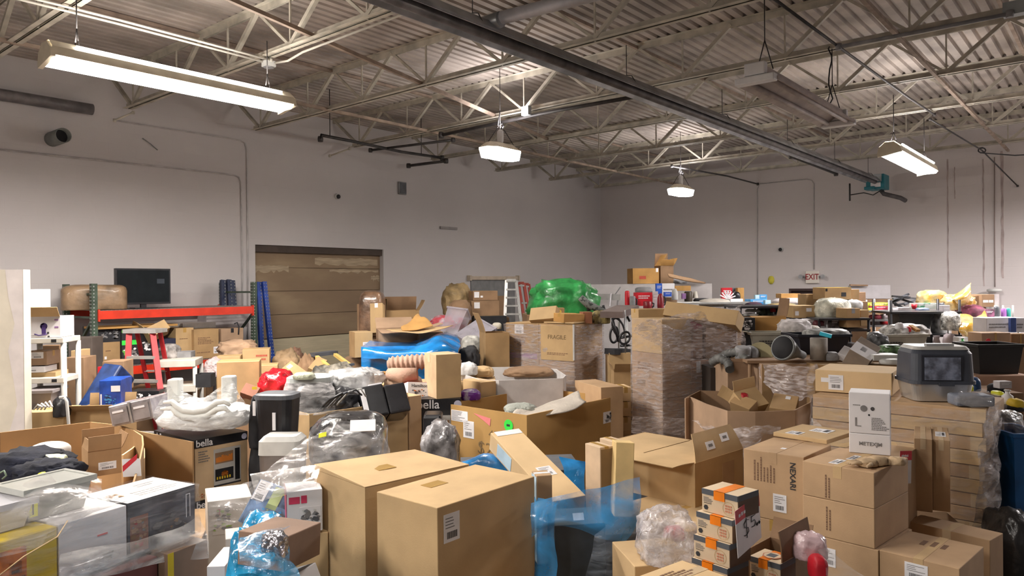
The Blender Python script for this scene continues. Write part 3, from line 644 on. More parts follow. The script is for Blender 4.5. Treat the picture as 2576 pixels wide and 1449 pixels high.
# wall things
def sec_cam(p, n, label):
    r = frame(p, n); root = empty('security_camera', label, 'camera', M=r, group='dome cameras on the walls')
    b = MB(); b.lathe([(.06, 0), (.06, .03), (.05, .05)], WG, 14, Matrix.Rotation(math.radians(90), 4, 'Y')); b.build('mount', root)
    b = MB(); b.lathe([(.045, .04), (.045, .07), (.03, .09), (.01, .1)], BK, 14, Matrix.Rotation(math.radians(90), 4, 'Y') @ Matrix.Translation((.01, 0, 0))); b.build('dome', root)
sec_cam(onX(847, 494, XW), (1, 0, 0), 'small white security camera high on the left wall above the dock door')
sec_cam(onY(1965, 627, YW), (0, -1, 0), 'small dark dome security camera on the rear wall left of the exit sign')
p = onX(147, 345, XW+.25); b = MB(); Mx = Matrix.Translation(p) @ Matrix.Rotation(math.radians(90), 4, 'Y')
b.lathe([(.11, -.3), (.11, .2), (.10, .2), (.10, .0)], mat('grey_vent_pipe', (.22, .23, .22), .6, .2), 20, Mx); root = tag(b.build('vent_pipe'), 'grey round vent pipe stub sticking out of the left wall', 'vent')
b = MB(); b.lathe([(.1, .05), (.1, .06)], BM, 20, Mx); b.build('dark_opening', root)
p = onX(1010, 474, XW); b = MB(); b.box((-.0, -.11, -.14), (.05, .11, .14), GY); root = tag(b.build('wall_speaker', loc=p, bevel=.01), 'small dark grille box on the left wall right of the dock door', 'speaker')
b = MB(); b.box((.05, -.09, -.12), (.06, .09, .12), DG); b.build('grille', root)
p = onX(1127, 574, XW); b = MB(); b.box((0, -.28, -.03), (.04, .28, .03), mat('grey_bracket', (.30, .28, .28), .6)); tag(b.build('wall_bracket', loc=p), 'short grey bracket strip on the left wall between dock door and corner', 'bracket')
p = onX(377, 363, XW); b = MB(); b.tube([(.01, -.12, .08), (.03, 0, 0), (.01, .12, -.08)], .008, GY, n=5); tag(b.build('wall_hook', loc=p), 'bent wire hook on the left wall right of the vent pipe', 'hook')
# exit sign with emergency heads
p = onY(2045, 697, YW); root = empty('exit_sign', 'white exit sign with red letters above the brown exit door', 'exit sign', p)
CRM = mat('sign_cream', (.78, .73, .66), .5, var=.03)
b = MB(); b.box((-.16, -.07, -.155), (.16, 0, .15), CRM); b.build('housing', root, bevel=.01)
text('EXIT', .20, mat('sign_red', (.30, .01, .02), .5), root, Matrix.Translation((0, -.072, .0)) @ Matrix.Rotation(math.radians(90), 4, 'X'), 'lettering', .004, .8)
for s in (-1, 1):
    b = MB(); b.tube([(s*.16, -.04, .0), (s*.24, -.05, .02)], .02, GY); b.lathe([(.03, 0), (.055, .05), (.055, .07)], mat('lamp_head', (.42, .42, .44), .4), 14, Matrix.Translation((s*.27, -.05, .02)) @ Matrix.Rotation(math.radians(100), 4, 'X')); b.build('emergency_lamp_head', root)
p = onY(1940, 704, YW-.02); b = MB(); b.lathe([(.03, -.11), (.075, -.05), (.08, .03), (.05, .09), (.02, .1)], mat('yellow_foam', (.62, .55, .06), .7), 12, sy=.35); tag(b.build('yellow_hanger', loc=p), 'yellow oval object hanging on the rear wall left of the exit sign', 'ornament')
p = onY(2503, 728, YW-.06)
b = MB(); b.lathe([(.11, 0), (.14, .02), (.14, .05), (.05, .07)], WG, 16, Matrix.Translation((0, 0, -.05))); b.lathe([(.09, 0), (.09, .75)], mat('white_column', (.66, .60, .60), .6), 16, Matrix.Translation((0, 0, -.85))); b.lathe([(.14, 0), (.1, .05)], WG, 16, Matrix.Translation((0, 0, -.89)))
b.box((-.05, -.05, -p.z), (.05, .05, -.87), WG)
tag(b.build('white_column_stand', loc=(p.x, p.y-.12, p.z)), 'white round pedestal column standing by the rear wall', 'pedestal')
# ================================================================ foreground
# two tall plain cartons
cA = carton(BT((1100, 1278), (955, 1235), (1333, 1196), 3.5), 'tall plain foreground cardboard box, front one of the pair, white label on its side', m=KR, tape=None,
  dec=[('lab', 'R', .055, .86, .20, .965)])
G = BT((1100, 1278), (955, 1235), (1333, 1196), 3.5); decal(cA, G[1], 'T', .30, .62, .47, .80, TP, 'packing_tape', 0)
G = BT((918, 1228), (806, 1178), (1167, 1167), 3.86)
cB = carton(G, 'tall plain foreground cardboard box, rear one of the pair, lid slightly lifted', m=KR, tape=None, open_={})
w, l, h = G[1]; b = MB(); b.poly([(-.0, -.0, h+.002), (w, 0, h+.002), (w, l, h+.002), (-.0, l, h+.002), (0, 0, h+.006), (w, 0, h+.006), (w, l, h+.006), (0, l, h+.03), (.0, l*.6, h+.022)], [(0, 1, 2, 3), (4, 5, 6, 7), (0, 1, 5, 4), (1, 2, 6, 5), (2, 3, 7, 6), (3, 0, 4, 7)], KR); b.build('top_flap', cB)
decal(cB, (w, l, h+.008), 'T', .33, .42, .50, .60, TP, 'packing_tape', 0)
# ---- the pallet load under blue film
SHIN = mat('dark_carton', (.035, .045, .055), .45, var=.2)
carton(BN(1345, 1400, 1528, 1322, 1800, 4.05, 8, l=.3), 'dark carton under the blue film with a white sticker on top', m=SHIN, tape=None, dec=[])
b = MB(); b.box((-.03, -.02, 0), (.03, .02, .002), WL); tag(b.build('white_sticker', M=camframe(at(1455, 1316, 4.0)+V(0, 0, .035), 10, 55)), 'small white sticker lying on the blue film', 'sticker')
carton(BX(1340, 1625, 1350, 1800, 4.35, 4, .5), 'lower dark carton behind under the blue film', m=mat('dark_carton_b', (.07, .075, .085), .5), tape=None)
carton(BN(1334, 1352, 1391, 1197, 1420, 4.25, 12, l=.12), 'small upright carton with pale blue side under the film edge', m=KP, tape='b', tm=WL, dec=[('pan', 'L', .05, .02, .98, .98, mat('pale_blue_card', (.45, .60, .72), .6))])
carton(OB((1392, 1262, 4.45), (1474, 1246, 4.55), (1268, 1084, 5.3), .13), 'long kraft carton leaning diagonally over the blue film load', m=KL, tape=None,
  dec=[('lab', 'R', .12, .93, .98, 1.0, dict(ink=0)), ('lab', 'R', .35, .30, .8, .42), ('pan', 'L', .1, .62, .85, .86, mat('pale_blue_card', (.45, .60, .72), .6), 'printed_label')])
carton(BN(1467, 1512, 1545, 1126, 1400, 4.6, 30, l=.16), 'upright narrow tan carton standing in the blue film load, left of three', m=mat('pale_tan_card', (.62, .46, .31), .7), tape='a', tm=TP, dec=[('pan', 'R', .05, .1, .95, .98, mat('brown_card_side', (.26, .17, .09), .6))])
carton(BN(1508, 1548, 1577, 1112, 1400, 4.85, 30, l=.16), 'upright narrow carton in the blue film load, middle of three', m=mat('pale_tan_card', (.62, .46, .31), .7), tape='a', tm=TP)
carton(OB((1545, 1300, 4.45), (1592, 1302, 4.45), (1568, 1113, 4.5), .18), 'upright yellowish carton leaning right in the blue film load', m=mat('yellow_card', (.70, .50, .22), .7), tape=None)
sheet([[(1337, 1266, 4.0), (1430, 1242, 3.98), (1530, 1225, 4.0), (1618, 1207, 4.1)], [(1337, 1300, 3.96), (1430, 1300, 3.93), (1530, 1290, 3.93), (1617, 1250, 4.0)], [(1337, 1330, 3.96), (1420, 1322, 3.9), (1530, 1330, 3.9), (1612, 1310, 3.98)], [(1337, 1352, 3.98), (1400, 1330, 3.95), (1500, 1350, 3.9), (1565, 1360, 3.95)]],
  FILMB, 'blue translucent film stretched over the load in the foreground', name='blue_film', amp=.035, sub=7)
sheet([[(1337, 1250, 4.3), (1400, 1270, 4.0)], [(1337, 1340, 4.1), (1400, 1330, 3.95)], [(1337, 1470, 4.05), (1400, 1470, 3.98)]], FILMB, 'crumpled blue film hanging at the left of the load beside the tall box', name='blue_film', amp=.03, sub=6)
sheet([[(1500, 1340, 3.98), (1560, 1290, 3.98), (1619, 1240, 4.02)], [(1480, 1400, 3.95), (1560, 1390, 3.95), (1621, 1340, 4.02)], [(1470, 1480, 3.95), (1550, 1480, 3.95), (1621, 1480, 4.05)]], filmmat('smoky_film', (.35, .42, .52), .34), 'clear crumpled film around the right side of the blue load', name='clear_film', amp=.03, sub=6)
sheet([[(1165, 1162, 5.2), (1215, 1143, 5.3), (1272, 1152, 5.3)], [(1165, 1172, 5.1), (1215, 1165, 5.15), (1280, 1180, 5.15)], [(1165, 1260, 5.1), (1215, 1260, 5.1), (1290, 1260, 5.1)]], BLUEBAG, 'blue film hump behind the tall boxes', name='blue_film', amp=.03, sub=5)
sheet([[(1405, 1148, 5.3), (1470, 1160, 5.3)], [(1415, 1190, 5.2), (1470, 1192, 5.2)], [(1420, 1260, 5.1), (1470, 1260, 5.1)]], BLUEBAG, 'blue film patch behind the long leaning carton', name='blue_film', amp=.02, sub=5)
carton(BX(1165, 1470, 1190, 1560, 5.35, 5, .5), 'low carton hidden under the blue film humps', m=DG, tape=None)
# ---- small flap carton, low support right of the film load
BRM = mat('brown_deep_card', (.33, .195, .085), .85, var=.07, scale=3)
G = BT((1735, 1338), (1560, 1268), (1840, 1290), 4.7); carton(G, 'wide low carton with worn top lying under the open flap box', m=KR, tape='b')
SUP = G[0].translation.z+G[1][2]
G = BT((1748, 1166), (1543, 1108), (1822, 1122), 5.2); M_, (w, l, h) = G; G = (mk(M_.translation, M_.col[0].xyz, M_.col[1].xyz, SUP), (w, l, M_.translation.z+h-SUP))
c = carton(G, 'large brown carton with one flap raised, stickers on the flap', m=KR, tape=None, open_={'L': (96, .17, .6), 'R': (-22, .20, .8)}, dec=[('lab', 'R', .55, .25, .8, .8, dict(m=KP, ink=0, name='torn_tape'))])
w, l, h = G[1]; b = MB(); b.box((.01, .01, h-.006), (w-.01, l*.49, h-.001), KR); b.box((.01, l*.505, h-.006), (w-.01, l-.01, h-.001), KR); b.build('top_flap', c)
FM = Matrix.Translation((0, 0, h)) @ Matrix.Rotation(math.radians(-22), 4, 'X')
for x0_, x1_, z0_, z1_ in ((.28, .44, .06, .12), (.60, .76, .09, .15)):
    b = MB(); b.box((w*x0_, -.014, z0_), (w*x1_, -.010, z1_), WL, FM); b.box((w*(x0_+.04), -.0155, z0_+.02), (w*(x1_-.04), -.013, z0_+.04), GI, FM); b.build('sticker', c)
# ---- stack of mug cartons with orange tape and the price card
CREAM = mat('cream_mug_card', (.66, .52, .36), .6, var=.05); BAND = mat('charcoal_band', (.09, .10, .12), .55); LOGO = mat('faded_red_print', (.55, .22, .13), .7)
def mug(G, label, openb=False, tapeoff=.45):
    M, (w, l, h) = G; dims = (w, l, h); b = MB(); b.box((0, 0, 0), (w, l, h), CREAM); o = b.build('mug_carton', M=M, bevel=.002); tag(o, label, 'box', 'cream mug cartons with orange tape')
    for f in ('L', 'R'): decal(o, dims, f, 0, .76, 1, 1, BAND, 'dark_band', 0)
    decal(o, dims, 'R', .0, 0, 1, .76, mat('dark_brown_side', (.13, .065, .03), .6), 'side_panel', 0)
    lines(o, dims, 'L', .06, .84, .34, .93, 1, WL, seed=5)
    lines(o, dims, 'L', .05, .45, .3, .68, 4, GI); lines(o, dims, 'L', .06, .38, .3, .43, 1, INK)
    M2, _, _ = facem('L', dims, .75, .36, .002); s = h*.30; b = MB(); n = 24
    for i in range(n):
        t0, t1 = 2*math.pi*i/n, 2*math.pi*(i+.8)/n; b.poly([(s*math.cos(t0), s*math.sin(t0), 0), (s*math.cos(t1), s*math.sin(t1), 0), (s*.9*math.cos(t1), s*.9*math.sin(t1), 0), (s*.9*math.cos(t0), s*.9*math.sin(t0), 0)], [(0, 1, 2, 3)], KR)
    for i in range(9):
        x, y = (i % 3-1)*s*.4, (i//3-1)*s*.4; b.box((x-s*.16, y-s*.13, 0), (x+s*.14, y+s*.1, .0006), LOGO)
    b.build('round_logo', o, M=M2)
    M3, _, _ = facem('L', dims, .12, .2, .002); b = MB(); b.lathe([(.0001, 0), (.012, .0001), (.012, .0006)], INK, 6, M3); b.build('hexagon_mark', o)
    # orange tape over the top and down the left face
    t = MB(); u = tapeoff; y0, y1 = l*(1-u)-l*.15, l*(1-u)+l*.15
    t.box((-.0042, y0, h), (w+.001, y1, h+.0015), OT); t.box((-.0042, y0, h*.62), (-.0003, y1, h+.0015), OT); t.build('orange_tape', o)
    return o
tops = [(1856, 1249, 1304), (1842, 1313, 1370), (1835, 1371, 1437), (1830, 1438, 1500), (1826, 1500, 1560)]
nm = ['topmost of the mug carton stack by the price card', 'second from the top of the mug carton stack', 'third from the top of the mug carton stack', 'fourth from the top of the mug carton stack', 'bottom visible one of the mug carton stack']
zt = at(1856, 1249, 3.2).z; hz = .1
for i, (x, y, yb) in enumerate(tops):
    n = at(x, y, 3.2); z = zt-i*.1045
    bd = hdir(40); ad = hdir(130); w_ = .16; l_ = .185
    mug((mk(V(n.x, n.y, 0), bd, ad, z-.102), (w_, l_, .102)), 'cream mug carton, '+nm[i], tapeoff=[.5, .55, .5, .45, .5][i])
M5 = mk(at(1826, 1500, 3.2)-hdir(40)*.1-hdir(130)*.05, hdir(40), hdir(130), 0); carton((M5, (.5, .45, zt-5*.1045+.0)), 'carton below the frame carrying the mug carton stack', m=KR)
# price card with red header
def pricecard(p, label, num, small):
    M, (w, th, h) = OB(p[0], p[1], p[2], .003); root = tag(MB().box((0, 0, 0), (w, .002, h), WL).build('price_card', M=M), label, 'price sign', 'white price cards with red header')
    b = MB(); b.box((-.001, -.001, h*.72), (w+.001, 0, h+.001), RB); b.build('red_header', root)
    b = MB()
    for q in range(6): b.box((w*(.12+.1*q), -.0018, h*.82), (w*(.19+.1*q), -.001, h*(.88+.01*(q%2))), WL)
    b.build('header_text', root)
    if num:
        def stroke(pts, r=.0016): q = MB(); q.tube([(x*w, -.002, y*h) for x, y in pts], r, INK, n=5); q.build('handwritten_price', root)
        stroke([(.5, .62), (.40, .66), (.30, .60), (.32, .52), (.46, .47), (.48, .38), (.38, .33), (.28, .36)]); stroke([(.40, .70), (.40, .27)])
        stroke([(.78, .62), (.62, .63), (.61, .52), (.74, .52), (.78, .45), (.72, .39), (.60, .41)]); stroke([(.84, .41), (.80, .38), (.83, .35), (.87, .38), (.84, .41)], .002); stroke([(.93, .41), (.90, .38), (.93, .35), (.96, .38), (.93, .41)], .002)
    return root
pricecard(((1857, 1405, 3.17), (1916, 1352, 3.36), (1853, 1284, 3.17)), 'white price card with red header taped to the mug carton stack', True, 1)
pricecard(((2263, 1217, 4.62), (2292, 1216, 4.66), (2254, 1135, 4.62)), 'small white price card with red header hanging on the big carton corner', False, 0)
G = BT((1700, 1500), (1606, 1450), (1800, 1440), 2.9); carton(G, 'light carton with handwriting on its top at the bottom edge, left of the mug cartons', m=KL, tape='b', tm=TC, dec=[('lin', 'T', .25, .45, .8, .8, 4, BR)])
PB(1612, 1748, 1306, 1432, 3.45, .16, BUB, 'crumpled bubble wrap bag left of the mug carton stack', name='bubble_wrap', cat='bubble wrap', amp=.3, freq=4, seed=4)
carton(BX(1600, 1760, 1425, 1800, 3.5, 10, .35), 'carton below the bubble wrap bag', m=KR, tape=None)
PB(1672, 1722, 1332, 1362, 4.5, .06, mat('pink_plastic', (.75, .10, .14), .4), 'pink plastic corner sticking out behind the bubble wrap', name='pink_packet', cat='packet')
# small opened mug carton
G = (mk(at(1963, 1420, 3.3), hdir(42), hdir(132), at(1963, 1420, 3.3).z-.105), (.135, .15, .105)); o = mug(G, 'cream mug carton standing alone right of the price card'); 
M2, _, _ = facem('T', G[1], .5, .5, .003); b = MB(); b.lathe([(.001, .0), (.045, .0), (.045, .0008)], LOGO, 8); b.lathe([(.001, .0009), (.039, .0009), (.039, .0012)], CREAM, 8); b.box((-.022, -.02, .0012), (.022, .02, .0016), BAND); b.build('octagon_logo', o, M=M2)
G = BT((1985, 1452), (1880, 1452), (2034, 1345), 3.1); G = BN(1890, 1968, 2040, 1418, 1800, 3.32, 45, l=.2); carton(G, 'open brown carton holding odd mugs right of the price card', m=KD, open_={'R': (-6, .14), 'Q': (25, .1)}, tape=None)
PB(1990, 2075, 1352, 1412, 3.35, .07, mat('pink_white_film', (.72, .52, .55), .25, bump=.6, bscale=16), 'pink and white packet wrapped in film near the bottom right centre', name='wrapped_packet', cat='packet', amp=.2, seed=6)
PB(2036, 2078, 1405, 1460, 3.25, .05, RB, 'red plastic tub below the pink wrapped packet', name='red_tub', cat='tub', amp=.08, seed=8)
sheet([[(2060, 1385, 3.35), (2085, 1382, 3.35)], [(2075, 1410, 3.3), (2120, 1412, 3.3)], [(2080, 1450, 3.2), (2175, 1455, 3.2)]], FILM2, 'clear film trailing from the pink wrapped packet', name='clear_film', amp=.03)
# ---- big kraft cartons on the right
G = BT((2022, 1151), (1871, 1128), (2089, 1119), 4.6); zN = G[0].translation.z
M_, (w, l, h) = G; TOPZ = at(2022, 1151, 4.6).z; BOT = .83
G = (mk(M_.translation, M_.col[0].xyz, M_.col[1].xyz, BOT), (w, l, TOPZ-BOT))
cN = carton(G, 'big kraft carton with vertical printed lettering, left one of the stacked pair', m=KP, tape='b', tm=KP, dec=[('lab', 'L', .50, .14, .72, .40), ('lin', 'L', .18, .55, .56, .92, 7, BR, True), ('txt', 'L', .82, .70, 'NEXARI', .05, INK, -90, .0008)])
decal(cN, G[1], 'T', .30, .45, .38, .53, WL, 'sticker', 0)
G2 = BT((2199, 1190), (2028, 1156), (2260, 1148), 4.2); M_, (w, l, h) = G2; TOP2 = at(2199, 1190, 4.2).z
for (za, zb, nm_, dec) in ((1.058, TOP2, 'upper big kraft carton on the right carrying the two white boxes', [('lin', 'L', .33, .05, .42, .85, 2, BR, True), ('lab', 'T', .1, .55, .35, .68), ('lab', 'T', .2, .30, .42, .42), ('lab', 'T', .42, .50, .68, .60)]), (.83, 1.056, 'lower big kraft carton directly under the one carrying white boxes', [('lin', 'L', .34, .2, .43, .95, 2, BR, True)])):
    carton((mk(M_.translation, M_.col[0].xyz, M_.col[1].xyz, za), (w, l, zb-za)), nm_, m=KP, tape='b' if zb == TOP2 else None, tm=KR, dec=dec)
M3 = mk(M_.translation-M_.col[1].xyz*.02, M_.col[0].xyz, M_.col[1].xyz, 0); carton((M3, (w, l+.02, .828)), 'bottom carton of the right stack with a white label, behind the red tub', m=KP, tape=None, dec=[('lab', 'L', .28, .80, .45, .93)])
M_, (w, l, h) = G; carton((mk(M_.translation, M_.col[0].xyz, M_.col[1].xyz, 0), (w, l, .828)), 'bottom carton under the one with vertical lettering', m=KP, tape='b')
carton((mk(at(2276, 1160, 4.75), hdir(50), hdir(140), 0), (.35, .38, 1.22)), 'shaded carton behind the right stack next to the hanging price card', m=KP, tape=None)
G = BT((2080, 1111), (1955, 1088), (2130, 1086), 4.95); M_, (w, l, h) = G; carton((mk(M_.translation, M_.col[0].xyz, M_.col[1].xyz, TOPZ+.003), (w, l, max(.03, at(2080, 1111, 4.95).z-TOPZ))), 'flat carton with white labels lying on the lettered kraft carton', m=KR, tape=None, dec=[('lab', 'T', .5, .25, .8, .6), ('lab', 'T', .05, .55, .3, .8)])
# two white boxes
Gw = BT((2233, 984), (2145, 984), (2268, 974), 4.62); M_, (w, l, h) = Gw
Gw = (camframe(at(2145, 1084, 4.66), 4) , (.22, .15, .25))
nA = at(2240, 1087, 4.6)
bd = hdir(62); ad = hdir(152)
for i, (z0, z1, nm_) in enumerate(((TOP2, TOP2+.125, 'lower white printed box on the big kraft carton'), (TOP2+.127, TOP2+.385, 'upper white printed box with line drawing on the big kraft carton'))):
    n = nA+V(0, 0, 0); G = (mk(n, bd, ad, z0+.002), (.20, .235, z1-z0)); c = carton(G, nm_, m=WH, tape=None, name='white_box', group='white printed boxes')
    if i: ftext(c, G[1], 'R', .5, .85, 'METEXJM', .03, INK, 0, .0006); lines(c, G[1], 'L', .55, .1, .95, .42, 8, GI); lines(c, G[1], 'L', .1, .68, .3, .72, 1, GI)
    else: ftext(c, G[1], 'L', .52, .5, 'METEXJM', .032, GI, 0, .0006)
    if i:
        M2, _, _ = facem('R', G[1], .5, .4, .002); b = MB(); b.poly([(-.03, -.06, 0), (.0, -.07, 0), (.03, -.03, 0), (.035, .03, 0), (0, .05, 0), (-.03, .02, 0)], [tuple(range(6))], GI); b.lathe([(.001, 0), (.018, 0)], INK, 10, Matrix.Translation((0, .07, 0.0005))); b.build('printed_picture', c, M=M2)
        M2, _, _ = facem('L', G[1], .45, .5, .002); b = MB(); b.lathe([(.018, 0), (.02, 0), (.02, .0005)], GI, 14, Matrix.Translation((-.02, .03, 0))); b.lathe([(.001, 0), (.012, 0)], GI, 14, Matrix.Translation((.03, .03, 0))); b.lathe([(.001, 0), (.006, 0)], INK, 10, Matrix.Translation((.01, -.01, 0))); b.box((-.07, -.08, 0), (-.06, -.03, .0005), GI); b.box((-.07, -.085, 0), (-.035, -.08, .0005), GI); b.build('line_drawing', c, M=M2)
# crumpled tan work gloves on the carton
q = at(2180, 1140, 4.35)
for i, (dx, dy, rz, s) in enumerate(((0, 0, 10, 1), (.12, .05, -35, .9))):
    root = empty('work_glove', ['tan leather work glove lying flat on the big kraft carton', 'tan leather work glove crumpled against the lower white box'][i], 'glove', M=camframe(V(q.x, q.y, TOP2+.012)+r0*dx*1.0+f0*dy, rz), group='tan work gloves'); root.scale = (s, s, s)
    TAN = mat('tan_leather', (.50, .36, .22), .85, bump=.6, bscale=18)
    blob(V(0, 0, -.005), (.06, .05, .04), TAN, name='palm', parent=root, amp=.25, seed=3+i, sub=3); blob(V(.08, .01, -.005), (.05, .045, .05), TAN, name='cuff', parent=root, amp=.3, seed=9, sub=3)
    for k in range(4):
        b = MB(); a0 = 170+k*13-20; t = math.radians(a0); b.tube([(-.03, -.03+.018*k, .012), (-.03+.05*math.cos(t), -.03+.018*k+.05*math.sin(t)*.4, .018), (-.03+.09*math.cos(t), -.03+.018*k+.09*math.sin(t)*.4, .010)], [.012, .011, .007], TAN, n=8); b.build('finger', root)
    b = MB(); b.tube([(.0, -.04, .012), (-.03, -.075, .015), (-.06, -.085, .01)], [.013, .012, .007], TAN, n=8); b.build('thumb', root)
# ---- slim upright cartons, lower right cartons
KPD = mat('kraft_dusk', (.36, .235, .14), .8, var=.06)
z0 = .80
for (N, L, R, nm_) in (((2390, 1109), (2346, 1107), (2428, 1080), 'slim upright carton on the right, right one of the pair'), ((2345, 1106), (2300, 1104), (2384, 1079), 'slim upright carton on the right, left one of the pair')):
    G = BT(N, L, R, 4.95); M_, (w, l, h) = G; c = carton((mk(M_.translation, M_.col[0].xyz, M_.col[1].xyz, z0), (w, l, at(*N, 4.95).z-z0)), nm_, m=KP, tape='b', tm=TC, group='slim upright cartons')
    if 'right one' in nm_: decal(c, (w, l, at(*N, 4.95).z-z0), 'T', .25, .2, .6, .8, WL, 'shipping_label', 1)
G = BT((2414, 1431), (2217, 1380), (2459, 1372), 3.9); carton(G, 'kraft carton in the lower right corner with scribbles on its taped top', m=KP, tape='b', tm=KR, dec=[('lin', 'T', .55, .35, .75, .75, 3, BR), ('lab', 'L', .33, .86, .62, .965)])
G = BT((2490, 1360), (2296, 1305), (2508, 1338), 4.5); carton(G, 'flat topped carton behind the lower right corner carton', m=KP, tape='b', tm=TC)
G = BT((2475, 1440), (2440, 1425), (2500, 1400), 4.3); 
carton(BX(2290, 2440, 1325, 1800, 5.0, -12, .4), 'support carton under the slim upright cartons', m=KPD, tape=None)
# ---- layered long cartons behind with stretch wrap
G = BT((2480, 1030), (2047, 990), (2520, 1000), 5.4); M_, (w, l, h) = G; ZT = at(2480, 1030, 5.4).z; n = M_.translation; bd, ad = M_.col[0].xyz, M_.col[1].xyz
nmz = ['topmost', 'second', 'third', 'fourth', 'fifth', 'sixth', 'seventh', 'eighth', 'ninth']
w = .75
for i in range(9):
    off = [0, .02, .0, .03, .01, .02, 0, .02, .01][i]
    carton((mk(n-bd*off*.5+ad*off, bd, ad, ZT-.105*(i+1)+.003), (w, l-off, .1)), 'long flat kraft carton, '+nmz[i]+' layer from the top of the wide wrapped stack', m=[KP, KR, KP, KL, KP, KR, KP, KP, KR][i], tape=None, group='long flat cartons of the wide stack', dec=[('pan', 'L', .92, 0, 1, 1, TC, 'tape_end')] if i % 2 == 0 else [])
carton((mk(n, bd, ad, 0), (w, l, ZT-.105*9)), 'pallet base carton under the long flat cartons', m=KD, tape=None)
LOADW = (mk(n, bd, ad, 0), (w, l, ZT))
wrapskin(LOADW, 'stretch wrap around the wide stack of long flat cartons', FILM, z0=.35, z1=.985, amp=.02)
sheet([[(2478, 1030, 5.36), (2500, 1025, 5.45), (2520, 1030, 5.6)], [(2470, 1130, 5.32), (2495, 1130, 5.4), (2512, 1120, 5.5)], [(2462, 1220, 5.3), (2492, 1225, 5.35), (2520, 1255, 5.45)], [(2455, 1330, 5.3), (2475, 1330, 5.35), (2490, 1330, 5.45)]], filmmat('grey_film', (.62, .58, .58), .55), 'bunched grey stretch wrap hanging at the right end of the wide stack', name='stretch_wrap', amp=.05, freq=8)
q = (2243, 940); dA = (ZT+.005-CH)  # carton on top with the big white label
G = BT((2243, 940), (2050, 930), (2270, 923), 6.03); M_, (w2, l2, h2) = G
carton((mk(M_.translation, M_.col[0].xyz, M_.col[1].xyz, ZT+.005), (max(.5, w2), l2, at(2243, 940, 6.03).z-ZT-.005)), 'kraft carton with big white label lying on the wide wrapped stack', m=KL, tape=None, dec=[('lab', 'L', .18, .12, .38, .80), ('lab', 'L', .08, .45, .18, .65, dict(ink=0)), ('lin', 'L', .75, .1, .9, .16, 1, WL)])
# hooded litter box
dL = 5.72; c0 = at(2350, 1008, dL); root = empty('litter_box', 'grey hooded cat litter box with silver base on the wide carton stack', 'litter box', M=camframe(V(c0.x, c0.y, ZT+.006)+V(c0.x, c0.y, 0).normalized()*.22, -8))
HOOD = mat('slate_plastic', (.06, .068, .09), .45, var=.08); SIL = mat('silver_plastic', (.62, .63, .64), .3, .7, var=.04)
def rrect(b, z0, z1, w0, d0, w1, d1, m, n=6, r=.28):
    def ring(w, d, z):
        pts = []
        for k in range(4):
            cx = (w/2)*(1-r)*[1, -1, -1, 1][k]; cy = (d/2)*(1-r)*[1, 1, -1, -1][k]
            for j in range(n+1): t = math.pi/2*(k+j/n); pts.append((cx+w/2*r*math.cos(t), cy+d/2*r*math.sin(t), z))
        return pts
    A_, B__ = ring(w0, d0, z0), ring(w1, d1, z1); k = len(A_); b.poly(A_+B__, [(i, (i+1) % k, k+(i+1) % k, k+i) for i in range(k)]+[tuple(range(k)), tuple(range(k, 2*k))], m)
b = MB(); rrect(b, 0, .14, .41, .34, .46, .39, SIL, r=.35); b.build('base_tray', root)
b = MB(); rrect(b, .135, .16, .49, .42, .49, .42, HOOD, r=.35); rrect(b, .16, .37, .47, .40, .45, .37, HOOD, r=.35); rrect(b, .37, .41, .45, .37, .40, .31, HOOD, r=.35); b.build('hood', root)
b = MB(); rrect(b, .40, .425, .42, .34, .38, .30, mat('silver_lid', (.50, .49, .47), .4, var=.1)); b.build('top_lid', root)
b = MB(); b.box((-.10, -.12, .425), (.10, -.07, .445), SIL); b.build('carry_handle', root)
b = MB(); b.box((-.17, -.205, .16), (.13, -.195, .36), mat('frame_dark', (.03, .033, .045), .4)); b.build('door_frame', root)
b = MB(); b.box((-.15, -.214, .17), (.11, -.206, .345), mat('smoky_window', (.20, .23, .32), .15, var=.35, scale=14, coat=.8)); b.build('swing_door', root)
b = MB(); b.box((-.05, -.225, .125), (.06, -.205, .15), HOOD); b.build('latch', root)
carton((mk(V(*at(2407, 1020, 5.5).xy, ZT+.004), hdir(-8), hdir(82), ZT+.004), (.27, .18, .085)), 'grey folded package in torn clear film right of the litter box', m=mat('grey_blue_foam', (.20, .22, .27), .6, bump=.3), tape=None, name='wrapped_package', cat='package', bev=.02)
sheet([[(2410, 985, 5.5), (2460, 983, 5.6), (2520, 990, 5.6)], [(2405, 1003, 5.42), (2470, 1006, 5.4), (2515, 1000, 5.45)], [(2404, 1020, 5.4), (2470, 1026, 5.38), (2508, 1022, 5.4)]], FILM2, 'torn clear film over the grey folded package', name='clear_film', amp=.03, freq=9)
# ---- dark corner at the far right
tote(BX(2552, 2640, 1092, 1300, 5.6, 0, .4), mat('blue_bin', (.01, .10, .30), .4), 'blue plastic bin cut by the right edge of the picture')
PB(2495, 2580, 1300, 1500, 5.0, .2, mat('black_bag', (.03, .03, .032), .3, bump=.8, bscale=10), 'black plastic bag low at the right edge', amp=.2, seed=2)
PB(2500, 2600, 1120, 1330, 5.9, .22, mat('black_bag', (.03, .03, .032), .3, bump=.8, bscale=10), 'black plastic bag under the blue bin at the right edge', amp=.2, seed=3)
sheet([[(2510, 1040, 5.8), (2545, 1035, 5.9), (2576, 1060, 5.9)], [(2520, 1080, 5.75), (2550, 1090, 5.7), (2580, 1110, 5.8)], [(2540, 1130, 5.8), (2560, 1135, 5.8), (2590, 1140, 5.8)]], FILM2, 'loose grey film over dark things at the right edge', name='clear_film', amp=.05)
carton(BX(2498, 2640, 1075, 1290, 6.2, 0, .5), 'shaded dark carton at the right edge', m=mat('shadow_brown', (.07, .05, .04), .8), tape=None)
